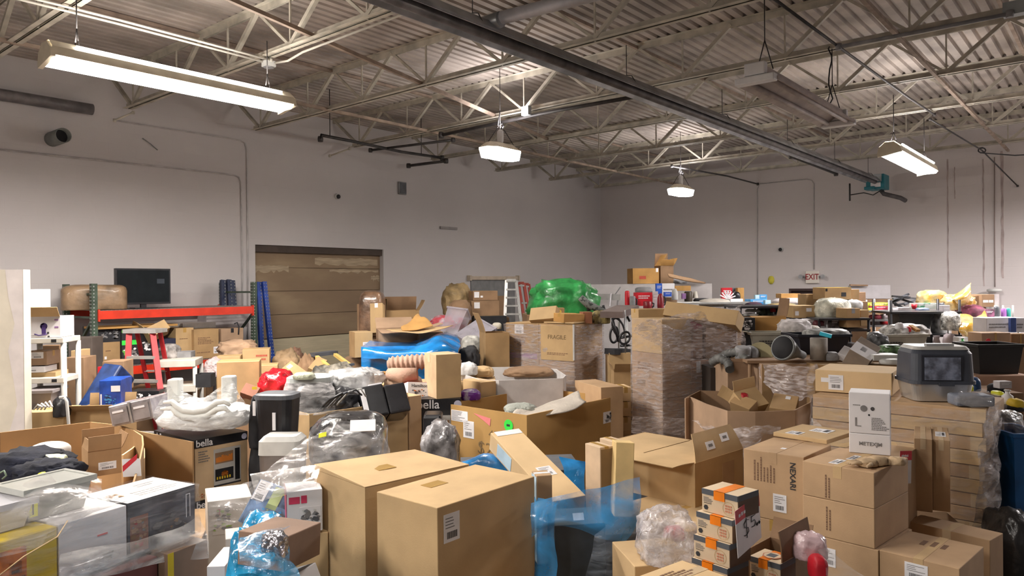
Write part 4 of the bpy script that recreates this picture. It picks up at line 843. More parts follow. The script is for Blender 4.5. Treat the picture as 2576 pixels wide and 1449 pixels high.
# ================================================================ front left: stretch wrapped pallet of mixed cartons
row0 = at(302, 1257, 3.9); zr = row0.z; pR = onZ(490, 1219, zr); pL = onZ(0, 1360, zr); bd = (pR-pL); bd.z = 0; bd.normalize(); ad = V(-bd.y, bd.x, 0)
def onrow(x):  # distance along the row for a photo column at the front top edge
    c = pL-O; t = (x-CX)/F; return (t*c.dot(fw)-c.dot(rt))/(bd.dot(rt)-t*bd.dot(fw))
def rowbox(x0, x1, z0, z1, l, label, m, off=0, **k):
    s0, s1 = onrow(x0), onrow(x1); n = pL+bd*s0+ad*off
    return (mk(n, bd, ad, z0), (s1-s0, l, z1-z0)), carton((mk(n, bd, ad, z0), (s1-s0, l, z1-z0)), label, m=m, tape=None, **k)
ORC = mat('orange_print', (.62, .17, .02)); YEL = mat('golden_yellow_card', (.66, .48, .02), .5); PHO = mat('dark_photo_card', (.10, .105, .125), .5, var=.3, scale=6)
z1 = zr; z0 = zr-.29
cr, _ = rowbox(-190, 143, z0, z1-.01, .35, 'orange and yellow printed carton at the left edge of the wrapped pallet', YEL, name='printed_carton', dec=[('pan', 'R', 0, 0, .74, .84, ORC), ('lab', 'R', .60, .42, .70, .62, dict(ink=1)), ('lab', 'R', .68, .25, .73, .37, dict(ink=1)), ('lab', 'R', .5, .1, .56, .28, dict(ink=1))])
cw, o = rowbox(146, 318, z0, z1-.005, .38, 'white carton with small printed marks in the middle of the wrapped pallet', WH, name='printed_carton', dec=[('lin', 'R', .62, .18, .78, .3, 2, INK), ('pan', 'R', .55, .60, .7, .625, PK, 'red_mark')])
cd, o = rowbox(321, 490, z0+.01, z1, .36, 'dark carton with cookware photos and white top on the wrapped pallet', PHO, name='printed_carton', dec=[('pan', 'T', 0, 0, 1, 1, WH, 'white_top'), ('pic', 'R', .03, .05, .28, .72, mat('cookware_photo', (.30, .14, .10), .5), [KD, RD, GY, mat('photo_tan', (.45, .28, .18), .5)], 8), ('pic', 'R', .3, .05, .92, .6, PHO, [GY, DG, mat('mid_grey', (.16, .16, .17), .5), KD], 3)])
SG_ = mat('soft_grey', (.42, .41, .41), .6); lines(o, cd[1], 'T', .3, .2, .9, .5, 3, SG_, 'printed_picture').location.z += .002; lines(o, cd[1], 'T', .55, .65, .9, .85, 2, SG_, 'printed_picture', seed=8).location.z += .002
decal(o, cd[1], 'T', .02, .35, .2, .62, WH, 'printed_picture', 2, cols=[mat('photo_tan', (.45, .28, .18)), KO], seed=5).location.z += .0015
b = MB(); M2, _, _ = facem('R', cd[1], .86, .65, .0015); b.box((-.004, -.07, 0), (0, .06, .001), WL); b.box((.02, -.07, 0), (.024, .06, .001), WL); b.box((0, .056, 0), (.02, .06, .001), WL); b.build('printed_outline', o, M=M2)
# totes on top
TRG = mat('translucent_grey_plastic', (.42, .43, .40), .35, var=.05, alpha=.9, coat=.4); TRW = mat('translucent_white_plastic', (.62, .62, .68), .3, var=.05, alpha=.85, coat=.4)
o = tote((mk(pL+bd*onrow(105)+ad*.13, bd, ad, z1), (.33, .24, .16)), TRG, 'grey translucent tote with yellow sticker on the wrapped pallet', open_=False)
b = MB(); b.box((.012, -.012, .03), (.05, -.009, .12), YE); b.box((.024, -.0125, .04), (.032, -.0119, .11), INK); b.build('yellow_sticker', o)
o = tote((mk(pL+bd*onrow(-10)+ad*.10, bd, ad, z1-.005), (.22, .26, .13)), TRW, 'clear white tote left of the grey one on the wrapped pallet', open_=False)
# lower tier
zb = zr-.30
n2 = pL+bd*(onrow(320))-ad*.12
nn = at(522, 1357, 4.1); s1 = (nn-pL).dot(bd); off = (nn-pL).dot(ad)
def low(s0, s1, label, m, **k): return carton((mk(pL+bd*s0+ad*(off), bd, ad, 0), (s1-s0, .6-off, nn.z)), label, m=m, tape=None, name='printed_carton', **k)
sA = onrow(380)
carton((mk(pL+bd*onrow(378)+ad*off, bd, ad, zb-.5), (s1-onrow(378), .6, nn.z-zb+.5)), 'brown carton on the lower tier of the wrapped pallet', m=mat('brown_glossy_card', (.22, .145, .10), .5), tape=None, dec=[('pan', 'R', .0, 0, .14, 1, YEL)])
carton((mk(pL+bd*-.4+ad*(-.06), bd, ad, zb-.5), (onrow(376)+.4, .6, .497)), 'dark red printed carton on the lower tier of the wrapped pallet', m=mat('dark_red_card', (.20, .06, .05), .5), tape=None)
carton((mk(pL+bd*-.4+ad*off, bd, ad, 0), (s1+.4, .6, zb-.503)), 'carton at the base of the front left pallet', m=KR, tape=None)
# wrap
G = (mk(pL+bd*(-.25), bd, ad, z0-.02), (onrow(490)+.25, .40, z1-z0+.02)); wrapskin(G, 'clear stretch wrap around the front left cartons', filmmat('clear_shine_wrap', (.58, .56, .56), .20, bscale=5, stretch=(1, 1, 6)), amp=.01, z1=1)
sheet([[(-10, 1240, 3.6), (60, 1205, 3.75), (160, 1190, 3.85), (262, 1205, 3.9)], [(-10, 1290, 3.35), (90, 1235, 3.5), (170, 1225, 3.6), (266, 1240, 3.75)], [(-10, 1345, 3.26), (90, 1318, 3.35), (180, 1290, 3.45), (330, 1250, 3.7)], [(-10, 1410, 3.26), (120, 1360, 3.35), (240, 1290, 3.55), (400, 1225, 3.85)]], FILM2, 'clear film draped over the totes on the front left pallet', name='clear_film', amp=.025, sub=7)
sheet([[(150, 1395, 3.45), (300, 1368, 3.75), (430, 1335, 4.0), (494, 1300, 4.15)], [(150, 1420, 3.38), (300, 1385, 3.68), (430, 1360, 3.95), (522, 1352, 4.08)], [(160, 1470, 3.36), (300, 1440, 3.65), (430, 1412, 3.92), (524, 1400, 4.07)]], filmmat('glare_tinted_wrap', (.80, .78, .77), .42, .08, bscale=5), 'glossy stretch wrap band along the lower tier of the front left pallet', name='clear_film', amp=.015, sub=7)  # film base kept bright so its pale streaks imitate glare
b = MB(); b.tube([at(-5, 1450, 3.2), at(60, 1400, 3.24), at(145, 1350, 3.36), at(170, 1310, 3.5)], .003, KL, n=5); tag(b.build('strap'), 'tan strap line stretched over the orange carton', 'strap')
# ---- open bulk bin on the left with clothes
BULK = mat('bulk_board', (.40, .245, .115), .85, var=.08, scale=2)
polywall([(-150, 1235), (-150, 1102), (0, 1088), (228, 1061), (292, 1068), (338, 1082), (360, 1096), (362, 1118), (352, 1165), (338, 1215)], 1.12, .1, BULK, 'big open bulk carton on the left with clothes and a small box inside', bottom=.1)
NAVY = mat('navy_cloth', (.008, .010, .022), .95, var=.3, bump=.6, bscale=20)
b = MB(); b.box((0, 0, 0), (1.0, .9, .6), BULK); tag(b.build('inner_carton_stack', M=mk(onZ(40, 1300, 1.0), hdir(15), hdir(105), .11)), 'kraft filler carton inside the left bulk carton under the clothes', 'box')
PB(-20, 165, 1150, 1215, 4.9, .22, NAVY, 'dark navy clothes heaped in the left bulk carton', name='clothes_heap', cat='clothes', amp=.4, freq=4, seed=11)
PB(60, 190, 1170, 1222, 4.7, .15, NAVY, 'dark navy jacket in front of the white bag in the left bulk carton', name='clothes_heap', cat='clothes', amp=.4, freq=4, seed=14)
PB(82, 168, 1120, 1160, 5.2, .12, mat('white_round_cap', (.62, .60, .58), .5), 'pale round dome behind the clothes in the left bulk carton', name='round_lid', cat='lid', amp=.04, seed=3)
PB(90, 166, 1150, 1192, 4.95, .07, mat('printed_clear_bag', (.66, .66, .60), .3, col2=(.35, .42, .20), scale=14, thr=(.3, .5), bump=.5), 'clear bag with green and pink print on the clothes', amp=.3, seed=5)
PB(98, 114, 1190, 1204, 4.6, .03, YE, 'small yellow tag on the navy clothes', name='yellow_tag', cat='tag', amp=.1, sub=2)
b = MB(); b.tube([at(0, 1190, 4.6), at(10, 1184, 4.6), at(16, 1196, 4.6), at(6, 1205, 4.6)], .006, mat('green_net', (.2, .28, .2), .6), n=5); tag(b.build('green_string'), 'pale green cord at the left edge on the clothes', 'cord')
G = BN(170, 222, 306, 1137, 1202, 5.0, 40, l=.22); M_, (w, l, h) = G
carton((M_, (w, l, h)), 'small open kraft carton with label inside the left bulk carton', m=KD if 0 else mat('mid_kraft', (.38, .225, .11), .85, var=.06), open_={'P': (-5, .12), 'Q': (25, .10), 'L': (-12, .07), 'R': (6, .10)}, dec=[('lab', 'R', .30, .22, .84, .52)])
polywall([(305, 1145), (330, 1128), (352, 1108), (364, 1112), (365, 1150), (345, 1185)], .99, .45, KL, 'curved cut carton edge strip beside the small open carton', name='carton_sleeve', cat='box', th=.015)
pc = OB((310, 1200, 4.85), (356, 1197, 4.95), (310, 1150, 4.9), .003)
M_, (w, th, h) = pc; b = MB(); b.box((0, 0, 0), (w, .002, h*.9), WL); root = tag(b.build('price_card', M=M_), 'white price card with slanting red header in the left bulk carton', 'price sign', 'white price cards with red header')
b = MB(); b.poly([(0, -.001, h*.25), (0, -.001, h*.55), (w*.85, -.001, h*1.15), (w*.8, -.001, h*.85)], [(0, 1, 2, 3)], RB); b.build('red_header', root)
# ---- second bulk carton wall and twin-oven boxes
polywall([(292, 1068), (353, 1086), (420, 1099), (484, 1112), (520, 1118)][:4], 1.12, .1, BULK, 'curved kraft wall of the bulk carton in front of the oven boxes')
def oven(G, label, m=mat('oven_kraft', (.60, .44, .27), .6, var=.05), front='R', tape=False):
    c = carton(G, label, m=m, tape=None, name='oven_box', group='oven cartons'); d = G[1]
    for f in ('R', 'L', 'S'):
        decal(c, d, f, 0, .86, 1, 1, BK, 'black_band', 0)
    decal(c, d, 'T', 0, 0, 1, 1, BK, 'black_top', 0)
    M2, lu, lv = facem('R', d, .17, .93, .003); text('bella', lv*.16, WL, c, M2, 'logo_text', .0012); lines(c, d, 'R', .34, .90, .62, .965, 2, WL)
    M2, lu, lv = facem('L', d, .15, .93, .003); text('bella', lv*.11, WL, c, M2, 'logo_text', .001)
    # photo of the twin oven
    M2, lu, lv = facem('R', d, .60, .48, .0018); W, H = lu*.52, lv*.62; b = MB(); b.box((-W/2, -H/2, 0), (W/2, H/2, .0006), mat('oven_silver', (.50, .49, .47), .4))
    b.box((W*.28, -H*.42, .0007), (W*.46, H*.44, .0012), BK); b.box((-W*.45, H*.10, .0007), (W*.22, H*.40, .0012), KD); b.box((-W*.45, -H*.36, .0007), (W*.22, -H*.04, .0012), BK); b.box((-W/2, -H*.5, .0007), (W/2, -H*.46, .0012), INK)
    rnd = random.Random(4)
    for k in range(9):
        x = -W*.42+W*.6*k/9; b.poly([(x, H*.14, .0014), (x+W*.07, H*.14, .0014), (x+W*.08, H*(.26+.08*rnd.random()), .0014), (x, H*(.25+.08*rnd.random()), .0014)], [(0, 1, 2, 3)], mat('toast_orange', (.62, .20, .03), .5))
    b.lathe([(.001, 0), (W*.13, 0)], mat('toast_orange', (.62, .20, .03), .5), 12, Matrix.Translation((-W*.1, -H*.19, .0015)), sy=.8)
    for k in range(6): x = -W*.4+W*.55*k/6; b.box((x, -H*.32, .0013), (x+W*.05, -H*.25, .0016), YO)
    b.build('oven_photo', c, M=M2)
    lines(c, d, 'R', .06, .62, .26, .82, 5, GI); decal(c, d, 'R', .04, .04, .24, .12, m, 'food_photos', 2, cols=[KD, OR, RD], seed=3)
    M2, _, _ = facem('R', d, .93, .93, .004); b = MB(); b.lathe([(.001, 0), (lv*.05, 0), (lv*.05, .0008)], mat('pale_lilac_sticker', (.55, .56, .72), .5), 16); b.build('round_sticker', c, M=M2)
    return c
G = BT((490, 1108), (374, 1085), (627, 1086), 6.0); M_, (w, l, h) = G; zt = at(490, 1108, 6.0).z; hb = .50
oven((mk(M_.translation, M_.col[0].xyz, M_.col[1].xyz, zt-hb), (w, l, hb)), 'oven carton with twin oven photo and white bag on top, upper one of two')
oven((mk(M_.translation, M_.col[0].xyz, M_.col[1].xyz, zt-2*hb-.003), (w, l, hb)), 'oven carton directly under the one carrying the white bag')
# white bag of styrofoam trays
FOAM = mat('white_foam', (.78, .80, .78), .6, var=.03, bump=.2)
bagd = 6.15
root = blob(at(500, 1078, bagd)+f0*.2, (.38, .28, .17), BAGW, 'white plastic bag full of foam packing trays on the oven carton', amp=.22, freq=3, seed=21, rotz=-5)
for x0, x1, yt, yb, lab in ((420, 450, 955, 1012, 0), (556, 587, 948, 1016, 0)):
    G = BX(x0, x1, yt, yb, bagd-.05, 5, .12); b = MB(); b.box((0, 0, 0), G[1], FOAM); o = b.build('foam_corner_post', M=G[0], bevel=.012); tag(o, 'white foam corner post standing up from the %s side of the white bag' % ('left' if x0 < 500 else 'right'), 'foam packing', 'foam corner posts in the white bag')
for k, (dy, lab) in enumerate(((0, 'upper curved white foam tray edge in the white bag'), (17, 'lower curved white foam tray edge in the white bag'))):
    pts = [(412+k*-8, 1012+dy), (432, 1010+dy), (445, 1022+dy), (462, 1032+dy), (490, 1035+dy), (520, 1030+dy), (545, 1012+dy), (565, 1010+dy), (578, 1020+dy)]
    b = MB(); b.tube([at(x, y, bagd-.17) for x, y in pts], [.012, .02, .026, .03, .032, .03, .026, .022, .012], FOAM, n=10); tag(b.build('foam_tray'), lab, 'foam packing', 'foam trays in the white bag')
sheet([[(425, 958, 6.1), (500, 1000, 6.2), (585, 955, 6.1), (590, 990, 6.2)], [(400, 1010, 6.0), (500, 1015, 6.1), (590, 1010, 6.0), (625, 1025, 6.1)], [(385, 1045, 5.95), (500, 1050, 5.95), (600, 1045, 5.95), (625, 1060, 6.1)], [(395, 1072, 5.95), (480, 1082, 5.9), (570, 1078, 5.95), (605, 1070, 6.1)]], filmmat('white_thin_bag', (.75, .76, .76), .42, .25), 'thin white bag film stretched between the foam posts', name='plastic_bag', amp=.02, sub=6)
# grey plastic panel bin left of it
CLR = mat('smoky_clear_plastic', (.36, .33, .34), .3, var=.25, scale=8, coat=.5)
G = OB((282, 1075, 6.5), (388, 1052, 6.5), (276, 1022, 6.5), .35); M_, (w, th, h) = G; b = MB(); b.box((0, 0, 0), (w, th, h), CLR); root = tag(b.build('plastic_drawer_unit', M=M_, bevel=.01), 'smoky plastic drawer unit left of the white foam bag', 'drawers')
for x in (.06, .56): b = MB(); b.box((w*x, -.012, h*.1), (w*(x+.38), 0, h*.85), mat('smoky_front', (.26, .235, .24), .35, var=.2, coat=.4)); o = b.build('drawer', root); b = MB(); b.box((w*(x+.04), -.02, h*.62), (w*(x+.3), -.012, h*.72), WL); b.build('handle', o)
b = MB(); b.box((w*.48, -.015, 0), (w*.52, .0, h), ST); b.build('rail', root)
# ---- black bins to the right of the oven boxes
def bin_(x0, x1, yt, yb, d, m, label, lid=None, n=24, r=.6, dep=None, yaw=0, cat='trash can', tags=()):
    c = at((x0+x1)/2, yb, d); w_ = (x1-x0)*d/F; h = (yb-yt)*d/F; root = empty('trash_can', label, cat, M=camframe(V(c.x, c.y, c.z)+V(c.x, c.y, 0).normalized()*(dep or w_*.8)/2, yaw)); dd = dep or w_*.8
    b = MB(); rrect(b, 0, h*.88, w_*.86, dd*.86, w_*.98, dd*.98, m, n=5, r=r); b.build('can_body', root, bevel=0)
    b = MB(); rrect(b, h*.88, h*.97, w_*1.02, dd*1.02, w_, dd, lid or m, n=5, r=r); rrect(b, h*.97, h, w_, dd, w_*.8, dd*.8, lid or m, n=5, r=r); b.build('lid', root)
    for t in tags: b = MB(); b.box((t[0]*w_, -dd*.5-.004, t[1]*h), (t[2]*w_, -dd*.5+.004, t[3]*h), t[4]); b.build('sticker', root)
    return root
bin_(648, 752, 992, 1112, 6.0, BK, 'black plastic trash can with grey lid right of the oven cartons', lid=DG, tags=[(.05, .25, .13, .62, WL), (-.45, .55, -.38, .85, WL)], yaw=-8)
PB(634, 672, 1000, 1130, 6.1, .12, BM, 'black fabric bag squeezed between white foam bag and black trash can', amp=.3, seed=33)
bin_(664, 768, 1100, 1482, 5.7, mat('brushed_steel_can', (.24, .225, .225), .35, .6, var=.12), 'steel sided trash can with rounded pale frame below the black trash can', lid=WG, r=.3, cat='trash can')
PB(634, 690, 1105, 1300, 6.2, .15, BM, 'black bag standing in the dark gap below the trash cans', amp=.2, seed=35)
bin_(726, 838, 948, 1080, 7.3, mat('wrapped_grey_can', (.13, .135, .15), .25, var=.3, bump=.5, coat=.6), 'grey trash can wrapped in cloudy film with silver lid', lid=mat('cloudy_lid', (.45, .48, .47), .3), tags=[], yaw=5)
sheet([[(718, 962, 7.3), (760, 945, 7.5), (830, 955, 7.4)], [(716, 1000, 7.15), (755, 975, 7.1), (842, 985, 7.2)], [(722, 1050, 7.1), (760, 1045, 7.0), (840, 1040, 7.1)]], FILM2, 'cloudy film over the grey trash can', name='clear_film', amp=.03)
PB(738, 792, 938, 956, 7.2, .08, mat('silver_green_lid', (.50, .52, .40), .3, .3, bump=.4), 'silver lid with yellow tab on the wrapped grey can', name='silver_lid', cat='lid', amp=.08, seed=4, sub=3)
PB(835, 935, 935, 990, 7.6, .2, mat('crumpled_clear', (.60, .60, .60), .2, var=.2, alpha=.75, bump=1, bscale=12), 'crumpled clear plastic bag heap beside the wrapped grey can', amp=.4, freq=4, seed=41)
PB(770, 905, 985, 1060, 7.3, .3, mat('black_hose_heap', (.03, .03, .035), .35, var=.3, bump=.8, bscale=12), 'black appliance parts heaped between the trash cans and the bulk carton', name='appliance_heap', cat='appliance parts', amp=.4, freq=4, seed=42)
for k in range(5):
    b = MB(); b.tube([at(800+k*12, 1035-k*4, 7.15), at(830+k*12, 1005-k*5, 7.0), at(860+k*12, 990-k*3, 6.95), at(880+k*10, 985+k*3, 7.05)], .012-.001*k, [BK, DG, GY, BK, WG][k], n=6)
    tag(b.build('appliance_hose'), 'hose arching over the black appliance heap, %s' % ['lowest black', 'second, dark grey', 'middle, mid grey', 'fourth, black', 'highest, pale'][k], 'hose', 'hoses on the appliance heap')
# ---- kraft bulk carton in the middle left with black cans
G = BT((778, 1042), (700, 1022), (1035, 1006), 7.0); M_, (w, l, h) = G; w = .95*w; l = .9; zt = at(778, 1042, 7.0).z
o = carton((mk(M_.translation, M_.col[0].xyz, M_.col[1].xyz, .0), (w, l, zt)), 'open kraft bulk carton with black cans inside, left of centre', m=KR, tape=None, open_={'Q': (2, .08)}, name='bulk_carton', cat='bulk box', wall=.012, dec=[('lab', 'R', .16, .86, .28, .98), ('txt', 'R', .40, .93, 'G4S', .10, BR, 5)])
carton((mk(M_.translation+M_.col[0].xyz*(w+.02), M_.col[0].xyz, M_.col[1].xyz, .0), (.16, .7, zt+.04)), 'narrow kraft sleeve at the right end of the bulk carton with black cans', m=KP, tape=None)
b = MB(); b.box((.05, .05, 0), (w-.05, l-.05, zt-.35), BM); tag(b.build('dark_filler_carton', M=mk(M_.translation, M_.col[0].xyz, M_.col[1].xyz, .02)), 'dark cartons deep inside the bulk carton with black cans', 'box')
G = OB((925, 1052, 7.25), (1036, 1030, 7.45), (896, 975, 7.35), .35); M_, (w, th, h) = G; root = empty('trash_can', 'black steel trash can with white edge stripe lying in the bulk carton', 'trash can', M=M_)
b = MB(); b.box((0, 0, 0), (w*.5, th, h), BK); b.build('can_body', root, bevel=.02); b = MB(); b.box((w*.51, .01, 0), (w, th, h*.93), mat('black_gloss', (.022, .022, .026), .25, coat=.6)); b.build('can_door', root, bevel=.02)
b = MB(); b.box((-.02, -.01, .02), (.03, -.004, h*.9), WL); b.build('white_stripe', root); b = MB(); b.box((w*.2, .02, h), (w*.5, th, h+.015), WL); b.build('top_label', root)
G = OB((785, 1048, 7.25), (905, 1022, 7.4), (785, 1036, 7.3), .3); b = MB(); b.box((0, 0, 0), G[1], ST); tag(b.build('steel_sheet', M=G[0]), 'thin grey steel panel at the left rim of the bulk carton', 'sheet')
# printer like things in a clear bag
BKG = mat('black_bagged_gloss', (.05, .05, .055), .22, var=.5, scale=9, bump=.7, bscale=16, coat=.9)
PB(788, 972, 1058, 1180, 4.9, .3, BKG, 'black appliance inside a clear bag behind the tall boxes', name='bagged_appliance', cat='appliance', amp=.14, seed=51, freq=2.5)
b = MB(); b.box((0, 0, 0), (.16, .11, .004), WL); tag(b.build('paper_label', M=camframe(at(880, 1087, 4.68), 10, 30)), 'white paper label on the bagged black appliance', 'label')
b = MB(); b.box((0, 0, 0), (.05, .03, .004), YE); tag(b.build('yellow_sticker', M=camframe(at(802, 1102, 4.62), 10, 50, -20)), 'yellow sticker on the left of the bagged black appliance', 'sticker')
sheet([[(800, 1090, 4.8), (850, 1062, 4.9), (930, 1058, 4.95), (968, 1090, 4.9)], [(740, 1130, 4.5), (830, 1110, 4.6), (920, 1100, 4.65), (978, 1140, 4.75)], [(680, 1170, 4.3), (760, 1160, 4.35), (870, 1150, 4.5), (940, 1170, 4.6)], [(640, 1195, 4.15), (700, 1195, 4.15), (770, 1190, 4.2), (830, 1180, 4.3)]], FILM2, 'clear bag sweeping down from the bagged black appliance', name='clear_film', amp=.03, sub=7, freq=7)
# white cartons and blister packs left of the tall boxes
PWH = mat('pale_print_card', (.60, .57, .53), .6, var=.05)
carton(BN(500, 528, 640, 1262, 1800, 4.7, 25, l=.35), 'white carton with small green marks under cloudy film beside the front pallet', m=PWH, tape=None, dec=[('pic', 'R', .1, .84, .55, .97, PWH, [GY, GI, mat('leaf_green', (.30, .45, .12), .6)], 9), ('pan', 'R', .2, .93, .28, .96, PK)])
sheet([[(528, 1262, 4.65), (590, 1225, 4.7), (650, 1205, 4.6)], [(526, 1290, 4.6), (590, 1262, 4.6), (660, 1240, 4.5)], [(526, 1340, 4.6), (590, 1320, 4.55), (650, 1300, 4.5)]], FILM2, 'cloudy film over the white carton beside the front pallet', name='clear_film', amp=.02)
carton(BN(556, 572, 660, 1356, 1800, 4.3, 22, l=.2), 'white carton in front of the green marked one', m=PWH, tape=None, dec=[('lin', 'R', .15, .9, .5, .94, 2, INK)])
carton(BX(524, 570, 1425, 1800, 3.95, 5, .3), 'small white carton at the bottom edge by the front pallet', m=WH, tape=None)
BLI = mat('blue_print_card', (.16, .25, .42), .4, var=.35, scale=10)
G = OB((598, 1310, 4.15), (712, 1352, 4.1), (630, 1195, 4.3), .2); c = carton(G, 'tilted blue and grey printed package left of the tall boxes', m=BLI, tape=None, name='printed_package', cat='package', dec=[('pic', 'R', .05, .02, .95, .55, BLI, [GY, DG, LB, WG, mat('olive_print', (.30, .36, .16), .5)], 7), ('lab', 'R', .02, .52, .28, .98), ('pan', 'R', .38, .45, .6, .95, mat('pale_green_print', (.45, .55, .25), .5)), ('pan', 'R', .6, .82, .76, .95, YE)])
G = BN(678, 722, 812, 1238, 1345, 4.05, 20, l=.2); c = carton(G, 'white appliance carton with pink logo left of the tall boxes', m=WH, tape=None, name='printed_package', cat='package', dec=[('pan', 'R', .06, .70, .36, .86, mat('pink_logo_red', (.62, .05, .12), .5), 'logo_plate'), ('pan', 'R', .40, .70, .56, .88, mat('pink_logo_red', (.62, .05, .12), .5), 'logo_plate'), ('pic', 'R', .35, .05, .95, .6, WH, [GY, GI, DG, WG], 4), ('pan', 'L', 0, 0, 1, 1, mat('raspberry_side', (.50, .08, .16), .5))])
lines(c, G[1], 'R', .09, .75, .33, .82, 1, WL)
carton(BX(690, 830, 1346, 1800, 4.1, 8, .35), 'carton supporting the printed packages left of the tall boxes', m=KR, tape=None)
sheet([[(625, 1190, 4.25), (700, 1180, 4.2), (810, 1172, 4.1)], [(640, 1225, 4.1), (720, 1222, 3.98), (806, 1212, 3.95)], [(640, 1270, 4.05), (720, 1240, 3.98), (806, 1232, 3.95)]], filmmat('glare_tinted_wrap', (.80, .78, .77), .42, .08, bscale=5), 'glossy film over the printed packages left of the tall boxes', name='clear_film', amp=.025, sub=7)
# blue bag and brown carton at the bottom
BB2 = mat('sky_blue_bag', (.02, .34, .66), .18, var=.35, scale=5, bump=1.0, bscale=10, coat=.8)
PB(592, 735, 1345, 1700, 3.35, .24, BB2, 'sky blue plastic bag at the bottom left of the tall boxes', amp=.22, freq=4, seed=61, flat=True)
PB(660, 720, 1350, 1412, 3.12, .05, mat('silver_foil', (.45, .45, .50), .12, .8, bump=1, bscale=22), 'crumpled silver foil piece on the sky blue bag', name='foil_piece', cat='foil', amp=.4, seed=6)
sheet([[(605, 1352, 3.2), (680, 1340, 3.25), (742, 1330, 3.4)], [(600, 1400, 3.05), (680, 1400, 3.1), (728, 1390, 3.2)], [(596, 1440, 3.0), (680, 1450, 2.95), (770, 1460, 3.0)]], filmmat('blue_shine', (.03, .40, .75), .5, .08, bscale=9, bump=1), 'shiny front layer of the sky blue bag', name='blue_film', amp=.04, freq=9, sub=7)
G = OB((715, 1440, 3.2), (805, 1395, 3.45), (735, 1345, 3.25), .25); carton(G, 'tilted brown carton inside the sky blue bag', m=mat('dusky_brown', (.26, .165, .115), .8), tape=None)
G = OB((770, 1500, 3.3), (815, 1470, 3.4), (768, 1430, 3.35), .2); carton(G, 'white carton corner at the bottom beside the tall boxes', m=WH, tape=None)
# ================================================================ centre: gaylord with green sticker
G = BT((1325, 1045), (1150, 1012), (1511, 994), 7.3); M_, (w, l, h) = G; zt = at(1325, 1045, 7.3).z; GG = (mk(M_.translation, M_.col[0].xyz, M_.col[1].xyz, 0), (w, l, zt))
c = carton(GG, 'open kraft bulk carton with green sticker, pink tag and handwritten price', m=mat('golden_kraft', (.46, .27, .09), .85, var=.06, scale=2), tape=None, open_={}, name='bulk_carton', cat='bulk box', wall=.014,
  dec=[('lab', 'L', .06, .84, .28, .95, dict(ink=3)), ('lab', 'L', .22, .69, .36, .86, dict(ink=1)), ('lab', 'R', .84, .74, .95, .86, dict(ink=2, cols=[GY, INK, GI]))])
d_ = GG[1]
M2, lu, lv = facem('L', d_, .79, .88, .004); b = MB(); b.lathe([(.001, 0), (.06, 0), (.06, .001)], GN, 20); b.build('green_sticker', c, M=M2); b = MB(); b.box((-.025, -.01, .0012), (.02, .012, .0016), INK); b.build('sticker_writing', c, M=M2)
M2, lu, lv = facem('L', d_, .46, .92, .004); b = MB(); b.poly([(-.12, .03, 0), (.13, .0, 0), (.12, -.08, 0), (.02, -.03, 0)], [(0, 1, 2, 3)], PK); b.build('pink_tag', c, M=M2)
for i, s in enumerate((('$250', .20, .58, .60), ('43', .13, .60, .76))): M2, _, _ = facem('L', d_, s[2], s[3], .003, -6); text(s[0], s[1], mat('faint_marker', (.20, .13, .06), .8), c, M2, 'handwriting', -.002)
b = MB(); b.box((.03, .03, 0), (w-.03, l-.03, zt-.32), KD); tag(b.build('inner_carton', M=GG[0] @ Matrix.Translation((0, 0, .02))), 'brown carton deep inside the central bulk carton', 'box')
LIN = mat('pale_linen', (.52, .47, .41), .9, var=.06, bump=.4)
sheet([[(1455, 982, 8.2), (1462, 1000, 7.9), (1475, 1012, 7.8)], [(1410, 1000, 8.0), (1415, 1020, 7.7), (1425, 1035, 7.6)], [(1350, 1022, 7.7), (1340, 1035, 7.6), (1350, 1048, 7.5)], [(1300, 1032, 7.6), (1290, 1042, 7.5), (1300, 1050, 7.45)]], LIN, 'pale linen cloth peaking up inside the central bulk carton', name='linen_cloth', cat='cloth', amp=.02, th=.01)
PB(1270, 1350, 1020, 1052, 7.62, .14, mat('grey_green_cloth', (.36, .38, .34), .9, bump=.8), 'grey striped fabric roll inside the central bulk carton', name='fabric_roll', cat='cloth', amp=.2, seed=71)
carton((mk(at(1512, 1000, 8.35), hdir(20), hdir(110), 0), (.28, .7, at(1512, 975, 8.35).z)), 'shaded kraft carton right behind the central bulk carton', m=KP, tape=None)
carton(BX(1556, 1588, 985, 1130, 9.2, 10, .3), 'stacked open cartons in the gap left of the tall wrapped pallet, lower', m=KL, tape='b')
for i, (yt, yb) in enumerate(((975, 1010), (1012, 1048), (1050, 1085))):
    carton(BX(1560, 1590, yt, yb, 8.9, 10, .3), 'small kraft carton in the gap left of the tall wrapped pallet, %s of three' % ['top', 'middle', 'bottom'][i], m=KL, tape='a', group='small cartons in the gap')
# dark oven carton and pots between the bulk cartons
G = BX(1062, 1160, 1005, 1200, 8.0, 5, .4); c = oven(G, 'black oven carton standing between the two open bulk cartons', m=mat('black_card', (.03, .03, .033), .5))
G = BX(1064, 1112, 1045, 1110, 7.4, 3, .3); b = MB(); b.box((0, 0, 0), G[1], BK); o = tag(b.build('air_fryer', M=G[0], bevel=.03), 'black air fryer with yellow sticker between the bulk cartons', 'air fryer'); w, l, h = G[1]
b = MB(); b.box((w*.45, -.004, h*.35), (w*.62, 0, h*.75), WL); b.build('rating_label', o); b = MB(); b.box((w*.72, -.004, h*.38), (w*.80, 0, h*.78), YE); b.build('yellow_sticker', o)
carton(BX(1060, 1112, 1111, 1300, 7.4, 3, .3), 'carton under the black air fryer', m=KD, tape=None)
PB(1066, 1150, 1075, 1180, 7.0, .16, mat('grey_clear_crumple', (.30, .29, .30), .2, var=.35, bump=1, bscale=12, alpha=.9), 'grey crumpled film heap below the black air fryer', name='crumpled_film', cat='plastic film', amp=.4, seed=73)
